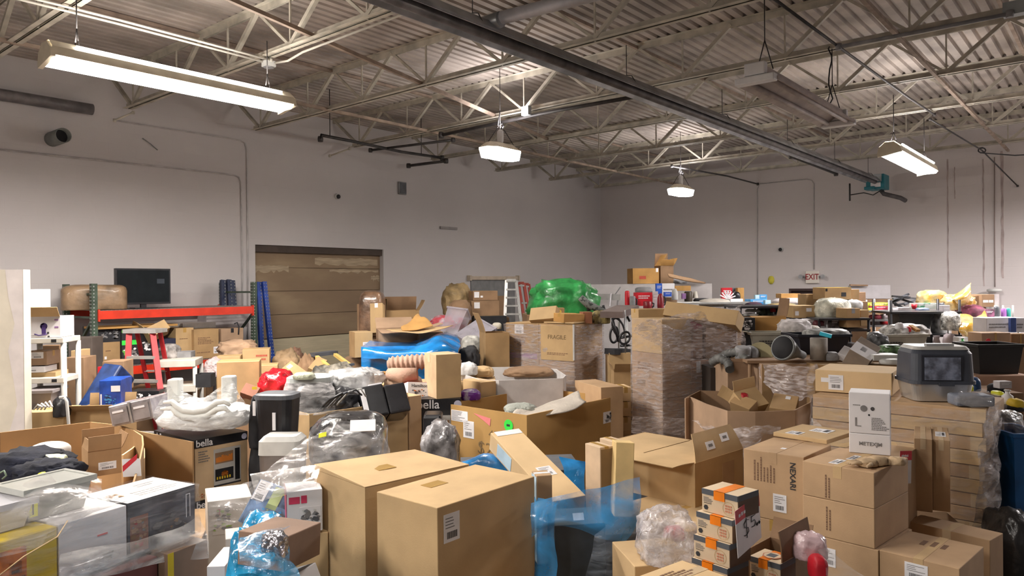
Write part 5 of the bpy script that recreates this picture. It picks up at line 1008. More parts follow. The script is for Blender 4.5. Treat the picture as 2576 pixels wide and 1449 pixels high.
PB(1158, 1208, 983, 1008, 8.3, .12, mat('purple_print', (.14, .02, .26), .45, col2=(.55, .5, .6), scale=9, thr=(.4, .5)), 'purple and white packet at the corner of the central bulk carton', name='purple_packet', cat='packet', amp=.15, seed=74)
# hand mixer carton, open carton, ribbed cushion
G = OB((1063, 1050, 8.2), (1112, 1029, 8.3), (1050, 965, 8.35), .3)
G = OB((1030, 1012, 8.1), (1110, 982, 8.2), (1012, 968, 8.3), .3)
G = BN(975, 1062, 1110, 952, 1025, 8.15, 38, l=.6)
G = OB((1025, 1018, 8.1), (1110, 1020, 8.25), (1020, 960, 8.15), .35)
c = carton(G, 'white kitchen appliance carton with red top and mixer photo', m=WH, tape=None, name='mixer_carton', dec=[('pan', 'T', 0, 0, 1, 1, mat('red_card_top', (.50, .12, .10), .5), 'red_top'), ('txt', 'R', .52, .84, 'Hamilton Beach', .05, INK, 0, .0005), ('pic', 'R', .1, .35, .6, .72, WH, [DG, BK, GY, OR], 6), ('pic', 'R', .6, .6, .95, .78, WH, [OR, KD], 2), ('lin', 'R', .7, .15, .8, .35, 2, INK), ('lab', 'T', .3, .4, .6, .7, dict(ink=0))])
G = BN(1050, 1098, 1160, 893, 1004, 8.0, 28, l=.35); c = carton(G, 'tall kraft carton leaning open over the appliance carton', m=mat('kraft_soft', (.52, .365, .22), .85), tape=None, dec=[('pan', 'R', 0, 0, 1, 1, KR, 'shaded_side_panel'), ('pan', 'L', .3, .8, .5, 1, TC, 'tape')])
CUS = mat('rose_beige_cloth', (.42, .27, .20), .95, var=.08, bump=.3)
b = MB(); pts = []; rr = []
for i in range(64): t = i/63; pts.append(at(975+185*t, 918-8*math.sin(t*3), 8.55)); rr.append((.085+.012*math.sin(i*1.55))*(1 if .03 < t < .97 else .6))
b.tube(pts, rr, CUS, n=16); tag(b.build('ribbed_cushion'), 'rose beige ribbed bolster cushion behind the kraft carton', 'cushion')
b = MB(); pts = [at(980, 940, 8.5), at(1010, 945, 8.4), at(1050, 940, 8.4)]; b.tube(pts, [.07, .09, .07], CUS, n=14); tag(b.build('folded_cushion'), 'rose beige folded cushion below the ribbed bolster', 'cushion')
PB(968, 1060, 948, 975, 8.45, .15, mat('shiny_beige', (.45, .31, .22), .5, bump=.5), 'beige padded part in front of the folded cushion', name='padded_cushion', cat='cushion', amp=.15, seed=76)
carton(BX(950, 1150, 968, 1260, 8.75, 3, .5), 'kraft carton under the rose beige cushions', m=KR, tape=None)
carton(BX(1110, 1250, 960, 1260, 9.3, 3, .5), 'kraft carton behind the central bulk carton', m=KR, tape='b')
# white rimmed bulk carton
z = 1.22; c = polywall([(1160, 940), (1215, 924), (1330, 922), (1400, 928), (1424, 944), (1416, 952), (1255, 957), (1205, 955)], at(1300, 950, 9.0).z, .0, mat('white_lined_board', (.62, .60, .60), .7, var=.05), 'round bulk carton with white outside and kraft inside behind the central one', closed=True, bottom=.5, th=.02)
b = MB(); 
PB(1180, 1240, 925, 950, 9.5, .15, KR, 'kraft scraps inside the white bulk carton', name='cardboard_scraps', cat='cardboard', amp=.3, seed=77)
PB(1270, 1390, 930, 950, 9.6, .3, KD, 'brown kraft paper inside the white bulk carton', name='kraft_paper', cat='paper', amp=.2, seed=78)
PB(1150, 1200, 915, 945, 9.3, .1, BAGW, 'white bag edge at the left of the white bulk carton', amp=.3, seed=79)
carton(BN(1150, 1212, 1250, 962, 1200, 8.6, 35, l=.4), 'kraft carton in front of the white bulk carton', m=KR, tape=None)
# cartons farther back use browner card copies, darkened because they rendered too bright
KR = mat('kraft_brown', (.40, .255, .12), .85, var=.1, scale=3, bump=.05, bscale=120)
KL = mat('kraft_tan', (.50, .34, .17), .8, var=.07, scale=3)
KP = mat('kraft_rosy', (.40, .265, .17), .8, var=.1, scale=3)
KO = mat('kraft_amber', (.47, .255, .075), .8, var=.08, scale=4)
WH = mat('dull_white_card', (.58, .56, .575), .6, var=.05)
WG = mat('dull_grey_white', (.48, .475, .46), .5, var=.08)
# ================================================================ left background: partition, shelves, pallet rack, ladder
DRY = mat('drywall_paint', (.60, .55, .46), .8, var=.04); MUD = mat('joint_compound', (.62, .57, .56), .85, var=.05)
a = at(62, 1000, 6.95); b = MB(); M = mk(V(a.x, a.y, 0), hdir(8), hdir(98), 0); zt = at(62, 678, 6.95).z
b.box((-2.2, 0, 0), (-.0, .13, zt), DRY, M); o = struct(b, 'wall_partition')
b = MB(); pts = [(-.004, -.002, z/10*zt) for z in range(11)]; q = [(-.09-.05*math.sin(z*2.1)-.04*random.random(), -.002, z/10*zt) for z in range(10, -1, -1)]; b.poly(pts+q, [tuple(range(22))], MUD, M); b.build('joint_compound_edge', o)
# white resin shelf unit
def resin_shelf(x0, x1, ys, d, deg, dep, label, posts=(0, 1), ytop=None, th=.055, holes=True):
    n = at(x0, ys[-1], d); bd = hdir(deg); w = abs(solve_w(n, bd, x1)); zs = [at(x0, y, d).z for y in ys]; M = mk(V(n.x, n.y, 0), bd, hdir(deg+90), 0); root = empty('resin_shelf', label, 'shelf unit', M=M)
    for z in zs:
        b = MB(); b.box((0, 0, z-th), (w, dep, z), CRW); b.build('shelf_board', root, bevel=.006)
        if holes:
            for u in (.08, .72): b = MB(); b.box((w*u, -.003, z-th*.8), (w*(u+.12), 0, z-th*.25), BK); b.build('slot', root)
    for u in (0.03, .97):
        for v in (.04, dep-.04): b = MB(); b.lathe([(.028, 0), (.028, zs[0]-th)], WG, 12, Matrix.Translation((w*u, v, 0))); b.build('post', root)
    return root, w, zs, M
rs, w, zs, MS = resin_shelf(52, 160, (852, 953), 7.6, 10, .45, 'white resin shelf unit behind the drywall partition')
def onM(M, x, y, z): return M @ V(x, y, z)
G = BX(60, 152, 797, 850, 7.65, 10, .35); c = carton(G, 'white carton with purple appliance picture and open tan flap on the resin shelf', m=WH, tape=None, name='printed_carton', open_={'R': (35, .12, 0, KL)}, dec=[('lin', 'R', .05, .08, .3, .14, 1, GI), ('pan', 'R', .84, .8, .95, .86, PU), ('pan', 'R', .84, .45, .95, .52, PU)])
M2, lu, lv = facem('R', G[1], .55, .4, .003); b = MB(); PUR = mat('deep_purple', (.06, .03, .16), .5)
b.lathe([(.001, 0), (.035, 0)], PUR, 12, Matrix.Translation((0, .03, 0))); b.box((-.02, -.05, 0), (.02, .02, .001), PUR); b.tube([(-.09, -.05, 0), (-.05, -.065, 0), (.0, -.06, 0), (.03, -.05, 0)], .006, PUR, n=5); b.box((.03, -.05, 0), (.05, -.03, .001), INK); b.box((.035, -.085, 0), (.055, -.07, .001), INK); b.build('appliance_picture', c, M=M2)
carton(BX(52, 108, 728, 843, 8.0, 10, .2), 'blank white carton behind the purple printed one on the resin shelf', m=WH, tape=None)
carton(BX(62, 118, 885, 920, 7.7, 8, .3), 'kraft carton with labels on the middle level of the resin shelf', m=KP, tape='b', dec=[('lab', 'R', .3, .5, .85, .95), ('lab', 'R', .02, .1, .2, .5)])
carton(BX(62, 112, 923, 938, 7.68, 8, .28), 'thin white printed box on the middle level of the resin shelf', m=WH, tape=None, dec=[('lin', 'R', .3, .3, .6, .6, 1, GI)])
carton(BX(62, 140, 938, 951, 7.72, 8, .3), 'flat kraft carton under the thin white box on the resin shelf', m=KL, tape=None)
carton(BX(100, 150, 870, 952, 8.1, 8, .15), 'brown carton at the back of the resin shelf middle level', m=KD, tape=None)
G = BX(62, 130, 985, 1038, 7.45, 12, .4); c = tote((G[0], G[1]), mat('mauve_grey_plastic', (.24, .215, .22), .5), 'mauve grey tote under the resin shelf', open_=False)
carton(BX(60, 160, 1038, 1100, 7.2, 8, .4), 'kraft carton standing below the mauve grey tote', m=KL, tape='b')
b = MB()
for k in range(4): b.tube([at(85+k*9, 1030, 7.1), at(95+k*10, 1018-k*3, 7.05), at(108+k*8, 1024, 7.0)], .008, WG, n=6)
tag(b.build('white_hangers'), 'white plastic hangers lying on the kraft carton below the mauve tote', 'hangers')
b = MB(); b.tube([at(150, 1000, 7.0), at(162, 998, 7.0), at(168, 1010, 7.0), at(195, 1335, 7.0)], .014, WG, n=8); tag(b.build('white_frame_tube'), 'white bent metal tube right of the resin shelf', 'tube')
PB(140, 172, 1000, 1050, 7.2, .08, BK, 'black item with white spots beside the white bent tube', name='black_item', cat='appliance', amp=.2, seed=81)
for x0, x1, yt, yb, d, m, lab in ((165, 215, 900, 1010, 8.4, KD, 'dark kraft carton between resin shelf and blue crate'), (182, 200, 882, 960, 8.7, KL, 'narrow light cardboard strip left of the blue crate'), (175, 235, 850, 905, 9.3, mat('dark_stack', (.09, .07, .06), .8), 'dark carton behind the strip left of the rack')):
    carton(BX(x0, x1, yt, yb+250, d, 5, .3), lab, m=m, tape=None)
carton(BX(175, 300, 1035, 1200, 7.4, 6, .45), 'open brown carton below the blue crate', m=KR, tape=None, open_={'R': (60, .15), 'P': (10, .12)})
# blue crate heap
NB = mat('navy_blue_plastic', (.012, .035, .13), .4, var=.3, scale=7); RBL = mat('royal_blue_card', (.012, .07, .42), .35, var=.25, scale=7)
G = OB((193, 1022, 7.9), (240, 1028, 7.85), (197, 905, 8.3), .3); b = MB(); b.box((0, 0, 0), G[1], NB); o = tag(b.build('blue_crate_lid', M=G[0], bevel=.02), 'tall navy blue plastic lid leaning left of the royal blue box', 'crate')  # upright lid of the blue crate
G = BN(236, 250, 304, 958, 1026, 7.7, 12, l=.4); c = carton(G, 'royal blue printed box with pale print below the rack', m=RBL, tape=None, name='printed_box', dec=[('lab', 'R', .55, .58, .98, .8, dict(ink=0)), ('pan', 'R', .05, .05, .12, .5, WL, 'white_text_strip'), ('pic', 'R', .2, .05, .8, .5, RBL, [LB, NB, mat('mid_blue', (.05, .2, .6), .4)], 4)])
G = BX(258, 312, 910, 985, 8.4, 8, .3); carton(G, 'brown carton behind the royal blue box', m=KD, tape=None)
b = MB(); b.box((0, 0, 0), (.09, .05, .18), RB); tag(b.build('red_packet', M=camframe(at(246, 962, 8.6), 5)), 'small red packet between rack post and brown carton', 'packet')
# ---- pallet rack
RX0, RX1 = -12.2, -11.18; RY0, RY1 = onX(235, 712, RX1).y, onX(638, 712, RX1).y
GRN = mat('dark_green_steel', (.055, .085, .06), .5, .2, var=.2); REDB = mat('orange_red_beam', (.62, .035, .012), .4, var=.08); WIRE = mat('zinc_wire', (.36, .34, .33), .45, .5)
root = empty('pallet_rack', 'pallet rack with dark green uprights and orange-red beams against the left wall', 'pallet rack', (RX1, RY0, 0))
def upright(x, y, z, m=GRN, parent=root, nm='upright', face=-1):
    b = MB(); b.box((x-.035-RX1, y-.04-RY0, 0), (x+.035-RX1, y+.04-RY0, z), m)
    for k in range(int(z/.05)):
        zz = .05*k+.03; 
        for s in (-.02, .02): b.box((x-.012+s-RX1, y-.0425-RY0, zz), (x+.0-.0+s-RX1+.006, y-.04-RY0, zz+.02), WL if (k < 0) else mat('punched_hole', (.30, .31, .30), .8)); 
        b.box((x+.035-RX1, y-.018-RY0, zz), (x+.0375-RX1, y-.002-RY0, zz+.02), mat('punched_hole', (.30, .31, .30), .8))
    return b.build(nm, parent)
for y, z in ((RY0, 2.43), (RY1, 2.45)):
    upright(RX1, y, z); upright(RX0, y, z)
    b = MB()
    for (z0, z1_) in ((.3, 1.2), (1.2, 1.95)): b.bar((RX1-RX1, y-RY0, z1_), (RX0-RX1, y-RY0, z0), .035, .03, GRN)
    for zz in (1.95, 2.28, .3): b.bar((0, y-RY0, zz), (RX0-RX1, y-RY0, zz), .035, .03, GRN)
    b.build('cross_brace', root)
for z in (1.985, 1.17):
    for x in (RX1+.04, RX0-.02): b = MB(); b.box((x-.02-RX1, .04, z-.06), (x+.02-RX1, RY1-RY0-.04, z+.06), REDB); b.box((x-.025-RX1, .035, z-.09), (x+.025-RX1, .06, z+.08), REDB); b.box((x-.025-RX1, RY1-RY0-.06, z-.09), (x+.025-RX1, RY1-RY0-.035, z+.08), REDB); b.build('beam', root)
    b = MB(); L = RY1-RY0
    n = 44
    for k in range(n+1): yy = .05+(L-.1)*k/n; b.box((RX0-RX1, yy-.003, z+.062), (.05, yy+.003, z+.068), WIRE)
    for k in range(14): xx = (RX0-RX1)+(1.05)*k/13; b.box((xx-.003, .05, z+.058), (xx+.003, L-.05, z+.062), WIRE)
    b.build('wire_deck', root)
ZR = 1.985+.07; ZR2 = 1.17+.07
def onrack(x0, x1, yt, X, zb, th, label, m, builder=carton, **k):
    """carton facing the aisle (+X) on the rack, pixel columns x0..x1, top row yt"""
    p0 = onX(x0, yt, X); p1 = onX(x1, yt, X); M = Matrix(((0, -1, 0, X), (1, 0, 0, p0.y), (0, 0, 1, zb), (0, 0, 0, 1)))
    return builder((M, (p1.y-p0.y, th, max(.02, (p0.z+p1.z)/2-zb))), label, m=m, **k)
# wrapped bulky carton and television on the top deck
p0, p1 = onX(190, 715, -11.75), onX(296, 740, -11.45); CR = mat('wrapped_kraft', (.27, .175, .10), .5, var=.2, scale=5, bump=.6, bscale=9, coat=.15)
blob(V(-11.68, (p0.y+p1.y)/2, ZR), (.42, .36, .36), CR, 'bulky kraft carton wrapped in clear film on the top of the pallet rack', name='wrapped_carton', cat='box', amp=.07, freq=2, seed=91, rotz=30, sq=.38)
b = MB(); b.box((0, 0, 0), (.002, .11, .12), WL); b.box((0, -.01, -.08), (.002, .08, -.02), WL); tag(b.build('paper_label', loc=onX(268, 765, -11.33)), 'white paper label on the wrapped kraft carton', 'label')
p0, p1 = onX(290, 675, -11.45), onX(429, 680, -11.45); zt, zb = p0.z, onX(290, 772, -11.45).z; zb = max(zb, ZR+.05)
root2 = empty('television', 'flat black television standing on the pallet rack', 'television', (-11.45, p0.y, ZR+.002)); W = p1.y-p0.y; H = zt-ZR
b = MB(); b.box((-.06, 0, .06), (0, W, H), BK); b.build('bezel', root2, bevel=.006)
b = MB(); b.box((0, .025, .09), (.003, W-.025, H-.025), mat('dark_screen', (.008, .011, .014), .5, var=.1, spec=.15)); b.build('screen', root2)
b = MB(); b.box((-.12, W*.3, 0), (.08, W*.7, .012), BK); b.box((-.05, W*.45, .01), (-.01, W*.55, .08), BK); b.build('stand', root2)
b = MB(); b.box((.0035, W*.74, H*.62), (.004, W*.88, H*.74), mat('faint_reflection_paint', (.03, .04, .055), .3)); b.build('painted_reflection', root2)  # dim screen reflection painted on as a flat patch
# goods between the beams
onrack(242, 306, 822, -11.35, ZR2+.34, .5, 'black printed carton with yellow mark on the rack lower shelf', BM, tape=None, name='printed_carton', dec=[('pic', 'R', .1, .2, .9, .9, BM, [GI, GY, DG], 7), ('pan', 'R', .68, .2, .86, .5, YO)])
onrack(245, 302, 860, -11.35, ZR2, .5, 'kraft carton under the black printed carton on the rack', KR, tape='b', dec=[('lin', 'R', .35, .6, .6, .7, 1, BR), ('lab', 'R', .3, .28, .4, .4, dict(ink=0))])
onrack(306, 352, 827, -11.3, ZR2+.0, .5, 'black and lime green printed carton on the rack', BM, tape=None, name='printed_carton', dec=[('pan', 'R', .0, .55, .95, .68, GN), ('pan', 'R', .0, .9, .6, .97, mat('green_print', (.12, .4, .06), .5)), ('pic', 'R', .0, .1, .9, .5, BM, [GI, mat('green_print', (.12, .4, .06), .5), WL], 5)])
onrack(352, 398, 840, -11.32, ZR2+.0, .5, 'black printed carton with white letters on the rack', BK, tape=None, name='printed_carton', dec=[('pic', 'R', .1, .4, .9, .8, BK, [WL, GI], 6)])
onrack(398, 442, 852, -11.3, ZR2+.12, .45, 'navy printed box with yellow shape on the rack', mat('navy_card', (.02, .025, .06), .5), tape=None, name='printed_box', dec=[('pan', 'R', .1, .1, .7, .5, YO), ('lab', 'R', .75, .3, .95, .5)])
onrack(395, 440, 884, -11.25, ZR2, .45, 'grey crumpled display box on the rack lower shelf', GY, tape=None)
onrack(442, 487, 825, -11.3, ZR2, .5, 'kraft carton on the rack, left one of the large printed pair', KL, tape='a', dec=[('lin', 'R', .2, .65, .7, .7, 1, BR), ('lin', 'R', .3, .1, .5, .14, 1, BR)])
onrack(488, 550, 828, -11.22, ZR2, .5, 'kraft carton on the rack, right one of the large printed pair', KR, tape='b', dec=[('lin', 'R', .15, .5, .75, .75, 5, BR), ('lin', 'R', .1, .2, .7, .26, 1, BR), ('lab', 'R', .78, .15, .96, .38)])
c = onrack(556, 612, 826, -11.25, ZR2+.25, .45, 'kraft carton with dark curved arrow print on the rack right end', KP, tape='a', tm=BK)
M2, _, _ = facem('R', (.5, .4, .35), .5, .5, .004); b = MB(); b.tube([(-.02, .10, 0), (.03, .12, 0), (.06, .05, 0), (.05, -.08, 0)], .012, INK, n=5); b.build('arrow_print', c, M=M2)
onrack(555, 590, 870, -11.3, ZR2, .45, 'kraft carton under the arrow printed one on the rack', KR, tape=None)
b = MB(); b.box((-.5, 0, 0), (0, 1.15, .03), KO); tag(b.build('wood_board', loc=onX(246, 829, -11.28)-V(0, 0, .0)), 'long thin orange board lying above the black printed carton', 'board')
G = OB((380, 848, 10.9), (428, 824, 11.1), (362, 828, 10.9), .25); carton(G, 'open tan carton tilted on the rack behind the ladder', m=KL, tape=None, open_={'L': (20, .2)})
b = MB(); b.box((0, 0, 0), (.4, .55, .09), WG); tag(b.build('foam_slab', loc=onX(430, 826, -11.9)), 'white foam panel under the rack top beam', 'foam packing')
b = MB(); b.box((0, 0, 0), (.3, .75, .22), mat('grey_haze_plastic', (.36, .33, .34), .4)); tag(b.build('grey_plastic_sheet', loc=onX(497, 826, -11.95)), 'grey plastic bag behind the rack upper right', 'bag')
# leaning navy and royal blue rack uprights
def lean(x0, y0, x1, y1, X, m, label, wd=.08):
    a = onX(x0, y0, X); c = onX(x1, y1, X+.25); c = V(c.x, c.y, 0) if False else c; dv = (c-a); k = (a.z-0)/(-dv.z) if dv.z < 0 else 1; c = a+dv*k
    b = MB(); b.bar(a, c, wd, .06, m); n = int((a-c).length/.06); d = (c-a).normalized()
    x = d.cross(V(0, 0, 1)).normalized()
    for i in range(n):
        p = a+d*(.06*i+.03)
        for s in (-.02, .02): q = p+x*s+V(.034, 0, 0); b.box((q.x-.002, q.y-.006, q.z-.011), (q.x+.001, q.y+.006, q.z+.011), mat('punched_hole', (.30, .31, .30), .8))
    return tag(b.build('rack_upright'), label, 'rack upright', 'loose perforated rack uprights')
NV = mat('navy_steel', (.012, .02, .06), .45, .2); RY = mat('royal_blue_steel', (.012, .05, .30), .4, .2, var=.15)
lean(560, 705, 562, 850, -12.1, NV, 'loose navy rack upright leaning on the wall, leftmost'); lean(575, 704, 582, 850, -12.1, NV, 'loose navy rack upright leaning on the wall, second from the left'); lean(584, 706, 594, 850, -12.1, NV, 'loose navy rack upright leaning on the wall, third from the left')
lean(650, 710, 657, 860, -11.95, RY, 'royal blue rack upright leaning at the dock door, left one'); lean(664, 709, 681, 870, -11.9, RY, 'royal blue rack upright leaning at the dock door, right one')
# small arrow cartons in front of rack right end
for (x0, xn, x1, yt, yb, d, m, lab) in ((560, 572, 640, 862, 890, 10.8, KP, 'crumpled kraft paper carton below the rack right end'), (530, 545, 606, 898, 935, 10.0, KL, 'kraft carton with red print under the rack right end, left one'), (605, 612, 680, 880, 960, 10.3, KL, 'kraft carton with red print under the rack right end, right one'), (535, 548, 655, 912, 985, 8.6, KR, 'wide kraft carton left of the red bag'), (640, 650, 700, 920, 955, 9.6, KL, 'small tan carton above the red bag')):
    G = BN(x0, xn, x1, yt, yb+ (150 if 'wide' not in lab else 200), d, 15, l=.35); carton(G, lab, m=m, tape='b', dec=[('lin', 'R', .5, .88, .9, .96, 2, RI)] if 'red print' in lab else [])
PB(556, 640, 858, 892, 10.6, .2, KP, 'crumpled brown packing paper on the cartons at the rack right end', name='packing_paper', cat='paper', amp=.4, freq=4, seed=95)
PB(520, 560, 905, 950, 9.6, .12, mat('clear_pink_film', (.52, .42, .42), .25, bump=1, alpha=.9), 'crumpled clear film left of the wide kraft carton', name='crumpled_film', cat='plastic film', amp=.4, seed=96)
PB(660, 735, 935, 996, 8.4, .2, mat('red_bag', (.55, .01, .02), .25, var=.3, bump=1, bscale=9, coat=.5), 'bright red plastic bag below the dock door', amp=.3, freq=4, seed=97)
carton(OB((640, 1000, 7.9), (655, 975, 8.0), (605, 985, 7.9), .3), 'reddish brown tilted carton with yellow sticker left of the red bag', m=mat('reddish_brown', (.20, .07, .035), .7), tape=None)
b = MB(); b.box((0, 0, 0), (.05, .004, .03), YO); tag(b.build('yellow_sticker', M=camframe(at(634, 980, 7.88), 0)), 'yellow sticker on the reddish brown carton', 'sticker')
carton(BX(600, 700, 1000, 1300, 8.6, 5, .4), 'carton filling the gap below the red bag', m=KD, tape=None)
# ---- low white table shelf with goods and red step ladder
rs2, w, zs, MS2 = resin_shelf(395, 492, (908, 972), 9.6, 12, .5, 'low white two tier plastic table behind the red ladder', holes=False, th=.09)
G = OB((425, 868, 10.2), (520, 862, 10.4), (418, 850, 10.2), .2); 
PB(398, 448, 868, 903, 9.9, .15, mat('grey_crumpled', (.30, .28, .27), .7, var=.3, scale=12), 'grey crumpled packages on the white plastic table', name='crumpled_package', cat='package', amp=.25, seed=98)
G = BX(440, 480, 886, 905, 10.0, 10, .25); carton(G, 'thin grey booklet box on the white plastic table', m=GY, tape=None)
carton(BX(492, 530, 942, 975, 9.2, 5, .2), 'black tray with tan items right of the white plastic table', m=BM, tape=None, open_={})
carton(BX(325, 400, 985, 1020, 9.0, 8, .3), 'black and white boxes under the ladder foot', m=BK, tape=None, dec=[('pic', 'R', .1, .2, .9, .9, BK, [WL, GI], 4)])
carton(BX(330, 520, 975, 1200, 10.3, 8, .4), 'dark carton behind the red ladder foot', m=KD, tape=None)
def ladder(fr, bk, label, m, top, steps, d, name='step_ladder'):
    """fr: front rail pixel ends (left top, left foot, right top, right foot)"""
    root = empty(name, label, 'ladder', at(*fr[1], d)); O_ = root.location.copy()
    P = [at(fr[0][0], fr[0][1], d+.25), at(*fr[1], d-.1), at(fr[2][0], fr[2][1], d+.25), at(*fr[3], d-.1)]
    ext = []
    for i in (0, 2): dv = P[i+1]-P[i]; k = P[i].z/(-dv.z); ext.append((P[i], P[i]+dv*k))
    for a, c in ext: b = MB(); b.bar(a-O_, c-O_, .07, .035, m); b.build('side_rail', root)
    (a0, a1), (c0, c1) = ext
    b = MB(); ctr = (a0+c0)/2-O_; ax = (c0-a0); ln = ax.length; ax.normalize(); fw_ = V(0, 0, 1).cross(ax); Mt = Matrix(((ax.x, fw_.x, 0, a0.x-O_.x), (ax.y, fw_.y, 0, a0.y-O_.y), (ax.z, fw_.z, 1, a0.z-O_.z), (0, 0, 0, 1)))
    b.box((-.06, -.05, 0), (ln+.06, .28, .05), AL if m is not AL else AL, Mt); b.build('top_cap', root)
    for t in steps:
        b = MB(); p, q = a0.lerp(a1, t)-O_, c0.lerp(c1, t)-O_; b.bar(p, q, .09, .035, AL); b.build('step', root)
        b = MB(); b.bar(p+V(0, 0, -.1), p.lerp(q, .12), .012, .012, AL); b.bar(q+V(0, 0, -.1), q.lerp(p, .12), .012, .012, AL); b.build('step_brace', root)
    back = fw_*1
    for a in (a0, c0): b = MB(); p = a-O_+back*.2; q = V(a.x-O_.x, a.y-O_.y, -O_.z)+back*.85; b.bar(p, q, .05, .03, m if m is not AL else AL); b.build('rear_rail', root)
    for t in (.3, .6, .85): b = MB(); p0_ = (a0-O_+back*.2).lerp(V(a0.x-O_.x, a0.y-O_.y, -O_.z)+back*.85, t); p1_ = (c0-O_+back*.2).lerp(V(c0.x-O_.x, c0.y-O_.y, -O_.z)+back*.85, t); b.bar(p0_, p1_, .03, .02, AL); b.build('rear_brace', root)
    return root
ladder(((325, 838), (318, 1008), (384, 838), (406, 1000)), None, 'red fibreglass step ladder with aluminium steps in front of the rack', RD, None, (.17, .33, .5, .67, .84), 9.3)
# ================================================================ around the dock door and centre back
WRB = mat('wrapped_brown', (.24, .14, .085), .3, var=.3, scale=6, bump=.6, bscale=9, coat=.5)
PB(908, 968, 732, 845, 12.2, .25, WRB, 'tall wrapped brown bundle standing at the right edge of the dock door', name='wrapped_bundle', cat='bundle', amp=.07, seed=101, freq=2, sq=.4)
carton(BX(902, 950, 765, 1150, 12.3, 8, .4), 'brown carton column inside the wrapped bundle at the dock door', m=KD, tape=None)
G = OB((932, 838, 11.6), (964, 836, 11.6), (926, 764, 11.7), .2); carton(G, 'tan narrow carton leaning against the wrapped bundle', m=KL, tape='a', tm=WL)
b = MB(); b.box((0, 0, 0), (.06, .004, .03), WL)
for (x0, xn, x1, yt, yb, d, m, lab, kw) in (
    (965, 972, 1055, 782, 840, 12.6, KR, 'open kraft carton against the wall right of the dock door', dict(open_={'L': (-5, .2), 'P': (-20, .25, 0, KD), 'Q': (30, .2)})),
    (955, 965, 1012, 812, 840, 11.6, KL, 'cream carton in front of the open kraft carton by the dock door', {}),
    (940, 952, 1050, 830, 880, 10.9, KP, 'wide grey kraft carton with splayed flaps behind the blue film load', dict(open_={'R': (95, .35, .5), 'P': (60, .3), 'Q': (80, .4)})),
    (1050, 1056, 1115, 836, 880, 10.8, KD, 'shaded carton behind the right half of the blue film load', {}),
    (1180, 1190, 1252, 732, 756, 13.6, KD, 'brown carton with white stickers, upper one in front of the grey wall opening', dict(dec=[('lab', 'R', .05, .3, .25, .9, dict(ink=0)), ('lab', 'R', .3, .3, .4, .5, dict(ink=0))])),
    (1176, 1186, 1256, 757, 795, 13.5, KD, 'brown carton with white square label, lower one in front of the grey wall opening', dict(dec=[('lab', 'R', .1, .5, .3, .9, dict(ink=0))])),
    (1232, 1240, 1275, 745, 800, 13.9, KD, 'narrow brown carton beside the white ladder', {}),
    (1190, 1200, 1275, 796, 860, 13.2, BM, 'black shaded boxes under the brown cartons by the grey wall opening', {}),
    (1198, 1222, 1282, 838, 905, 10.6, KR, 'large light kraft panel carton left of the fragile pallet', dict(open_={'L': (20, .3)})),
    (1205, 1214, 1275, 852, 900, 12.0, KO, 'orange brown carton flap pile left of the fragile pallet', {})):
    G = BN(x0, xn, x1, yt, yb, d, 15, l=.4); M_, dd = G; kw = dict(kw)
    low = any(k in lab for k in ('black shaded', 'wide grey', 'shaded carton', 'large light', 'orange brown'))
    if low: z = M_.translation.z; M_ = M_.copy(); M_.translation.z = 0.0; G = (M_, (dd[0], dd[1], dd[2]+z))
    carton(G, lab, m=m, tape=None if 'open_' in kw else 'b', **kw)
for (x0, x1, yt, d, lab) in ((940, 1060, 842, 12.3, 'support carton low behind the blue film load, near the dock door'), (1175, 1285, 800, 14.2, 'support carton low by the grey wall opening'), (1120, 1230, 850, 12.4, 'support carton low under the clear tote')):
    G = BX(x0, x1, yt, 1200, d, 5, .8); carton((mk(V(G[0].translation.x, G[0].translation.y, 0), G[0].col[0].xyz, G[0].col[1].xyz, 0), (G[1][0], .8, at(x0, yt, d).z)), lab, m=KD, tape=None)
sheet([[(1030, 812, 10.6), (1050, 790, 10.9), (1058, 800, 10.9)], [(1010, 822, 10.5), (1045, 815, 10.6), (1070, 798, 10.8)], [(1012, 832, 10.4), (1050, 830, 10.4), (1090, 820, 10.5)]], KO, 'orange tan cardboard flap folded upwards behind the blue film load', name='cardboard_flap', cat='cardboard', amp=.01, th=.008)
sheet([[(970, 828, 10.6), (1050, 825, 10.8), (1140, 818, 10.6)], [(985, 832, 10.2), (1050, 838, 10.2), (1100, 830, 10.2)]], KL, 'flat splayed cardboard sheet behind the blue film load', name='cardboard_flap', cat='cardboard', amp=.01, th=.008)
# wrapped kraft bag thing and clear tote
PB(1114, 1182, 715, 792, 13.8, .35, mat('kraft_bag', (.36, .25, .12), .6, var=.25, scale=5, bump=.5), 'crumpled kraft paper sack left of the grey wall opening', name='paper_sack', cat='sack', amp=.3, freq=3, seed=103)
PB(1130, 1185, 755, 820, 13.0, .3, KD, 'shaded brown sack below the kraft paper sack', name='paper_sack', cat='sack', amp=.25, seed=104)
G = OB((1140, 835, 11.5), (1185, 862, 11.2), (1185, 790, 11.9), .3); CLT = mat('clear_tote_plastic', (.52, .49, .56), .3, var=.08, alpha=.42, coat=.5)
tote(G, CLT, 'clear plastic tote tipped on its side behind the blue film load'); 
G = OB((1100, 838, 11.7), (1150, 845, 11.6), (1130, 772, 12.0), .25); tote(G, CLT, 'clear plastic tote lid standing up left of the tipped tote', open_=False)
PB(1085, 1170, 795, 830, 11.9, .25, mat('red_mauve_cloth', (.40, .05, .07), .6, col2=(.42, .36, .40), scale=8, thr=(.4, .55)), 'red and grey clothing spilling by the tipped clear tote', name='clothes_heap', cat='clothes', amp=.3, seed=105)
PB(1160, 1212, 845, 888, 11.2, .15, mat('frosted_box', (.55, .54, .50), .4, var=.25, scale=12), 'frosted white container right of the blue film load', name='frosted_container', cat='container', amp=.08, seed=106, sub=3)
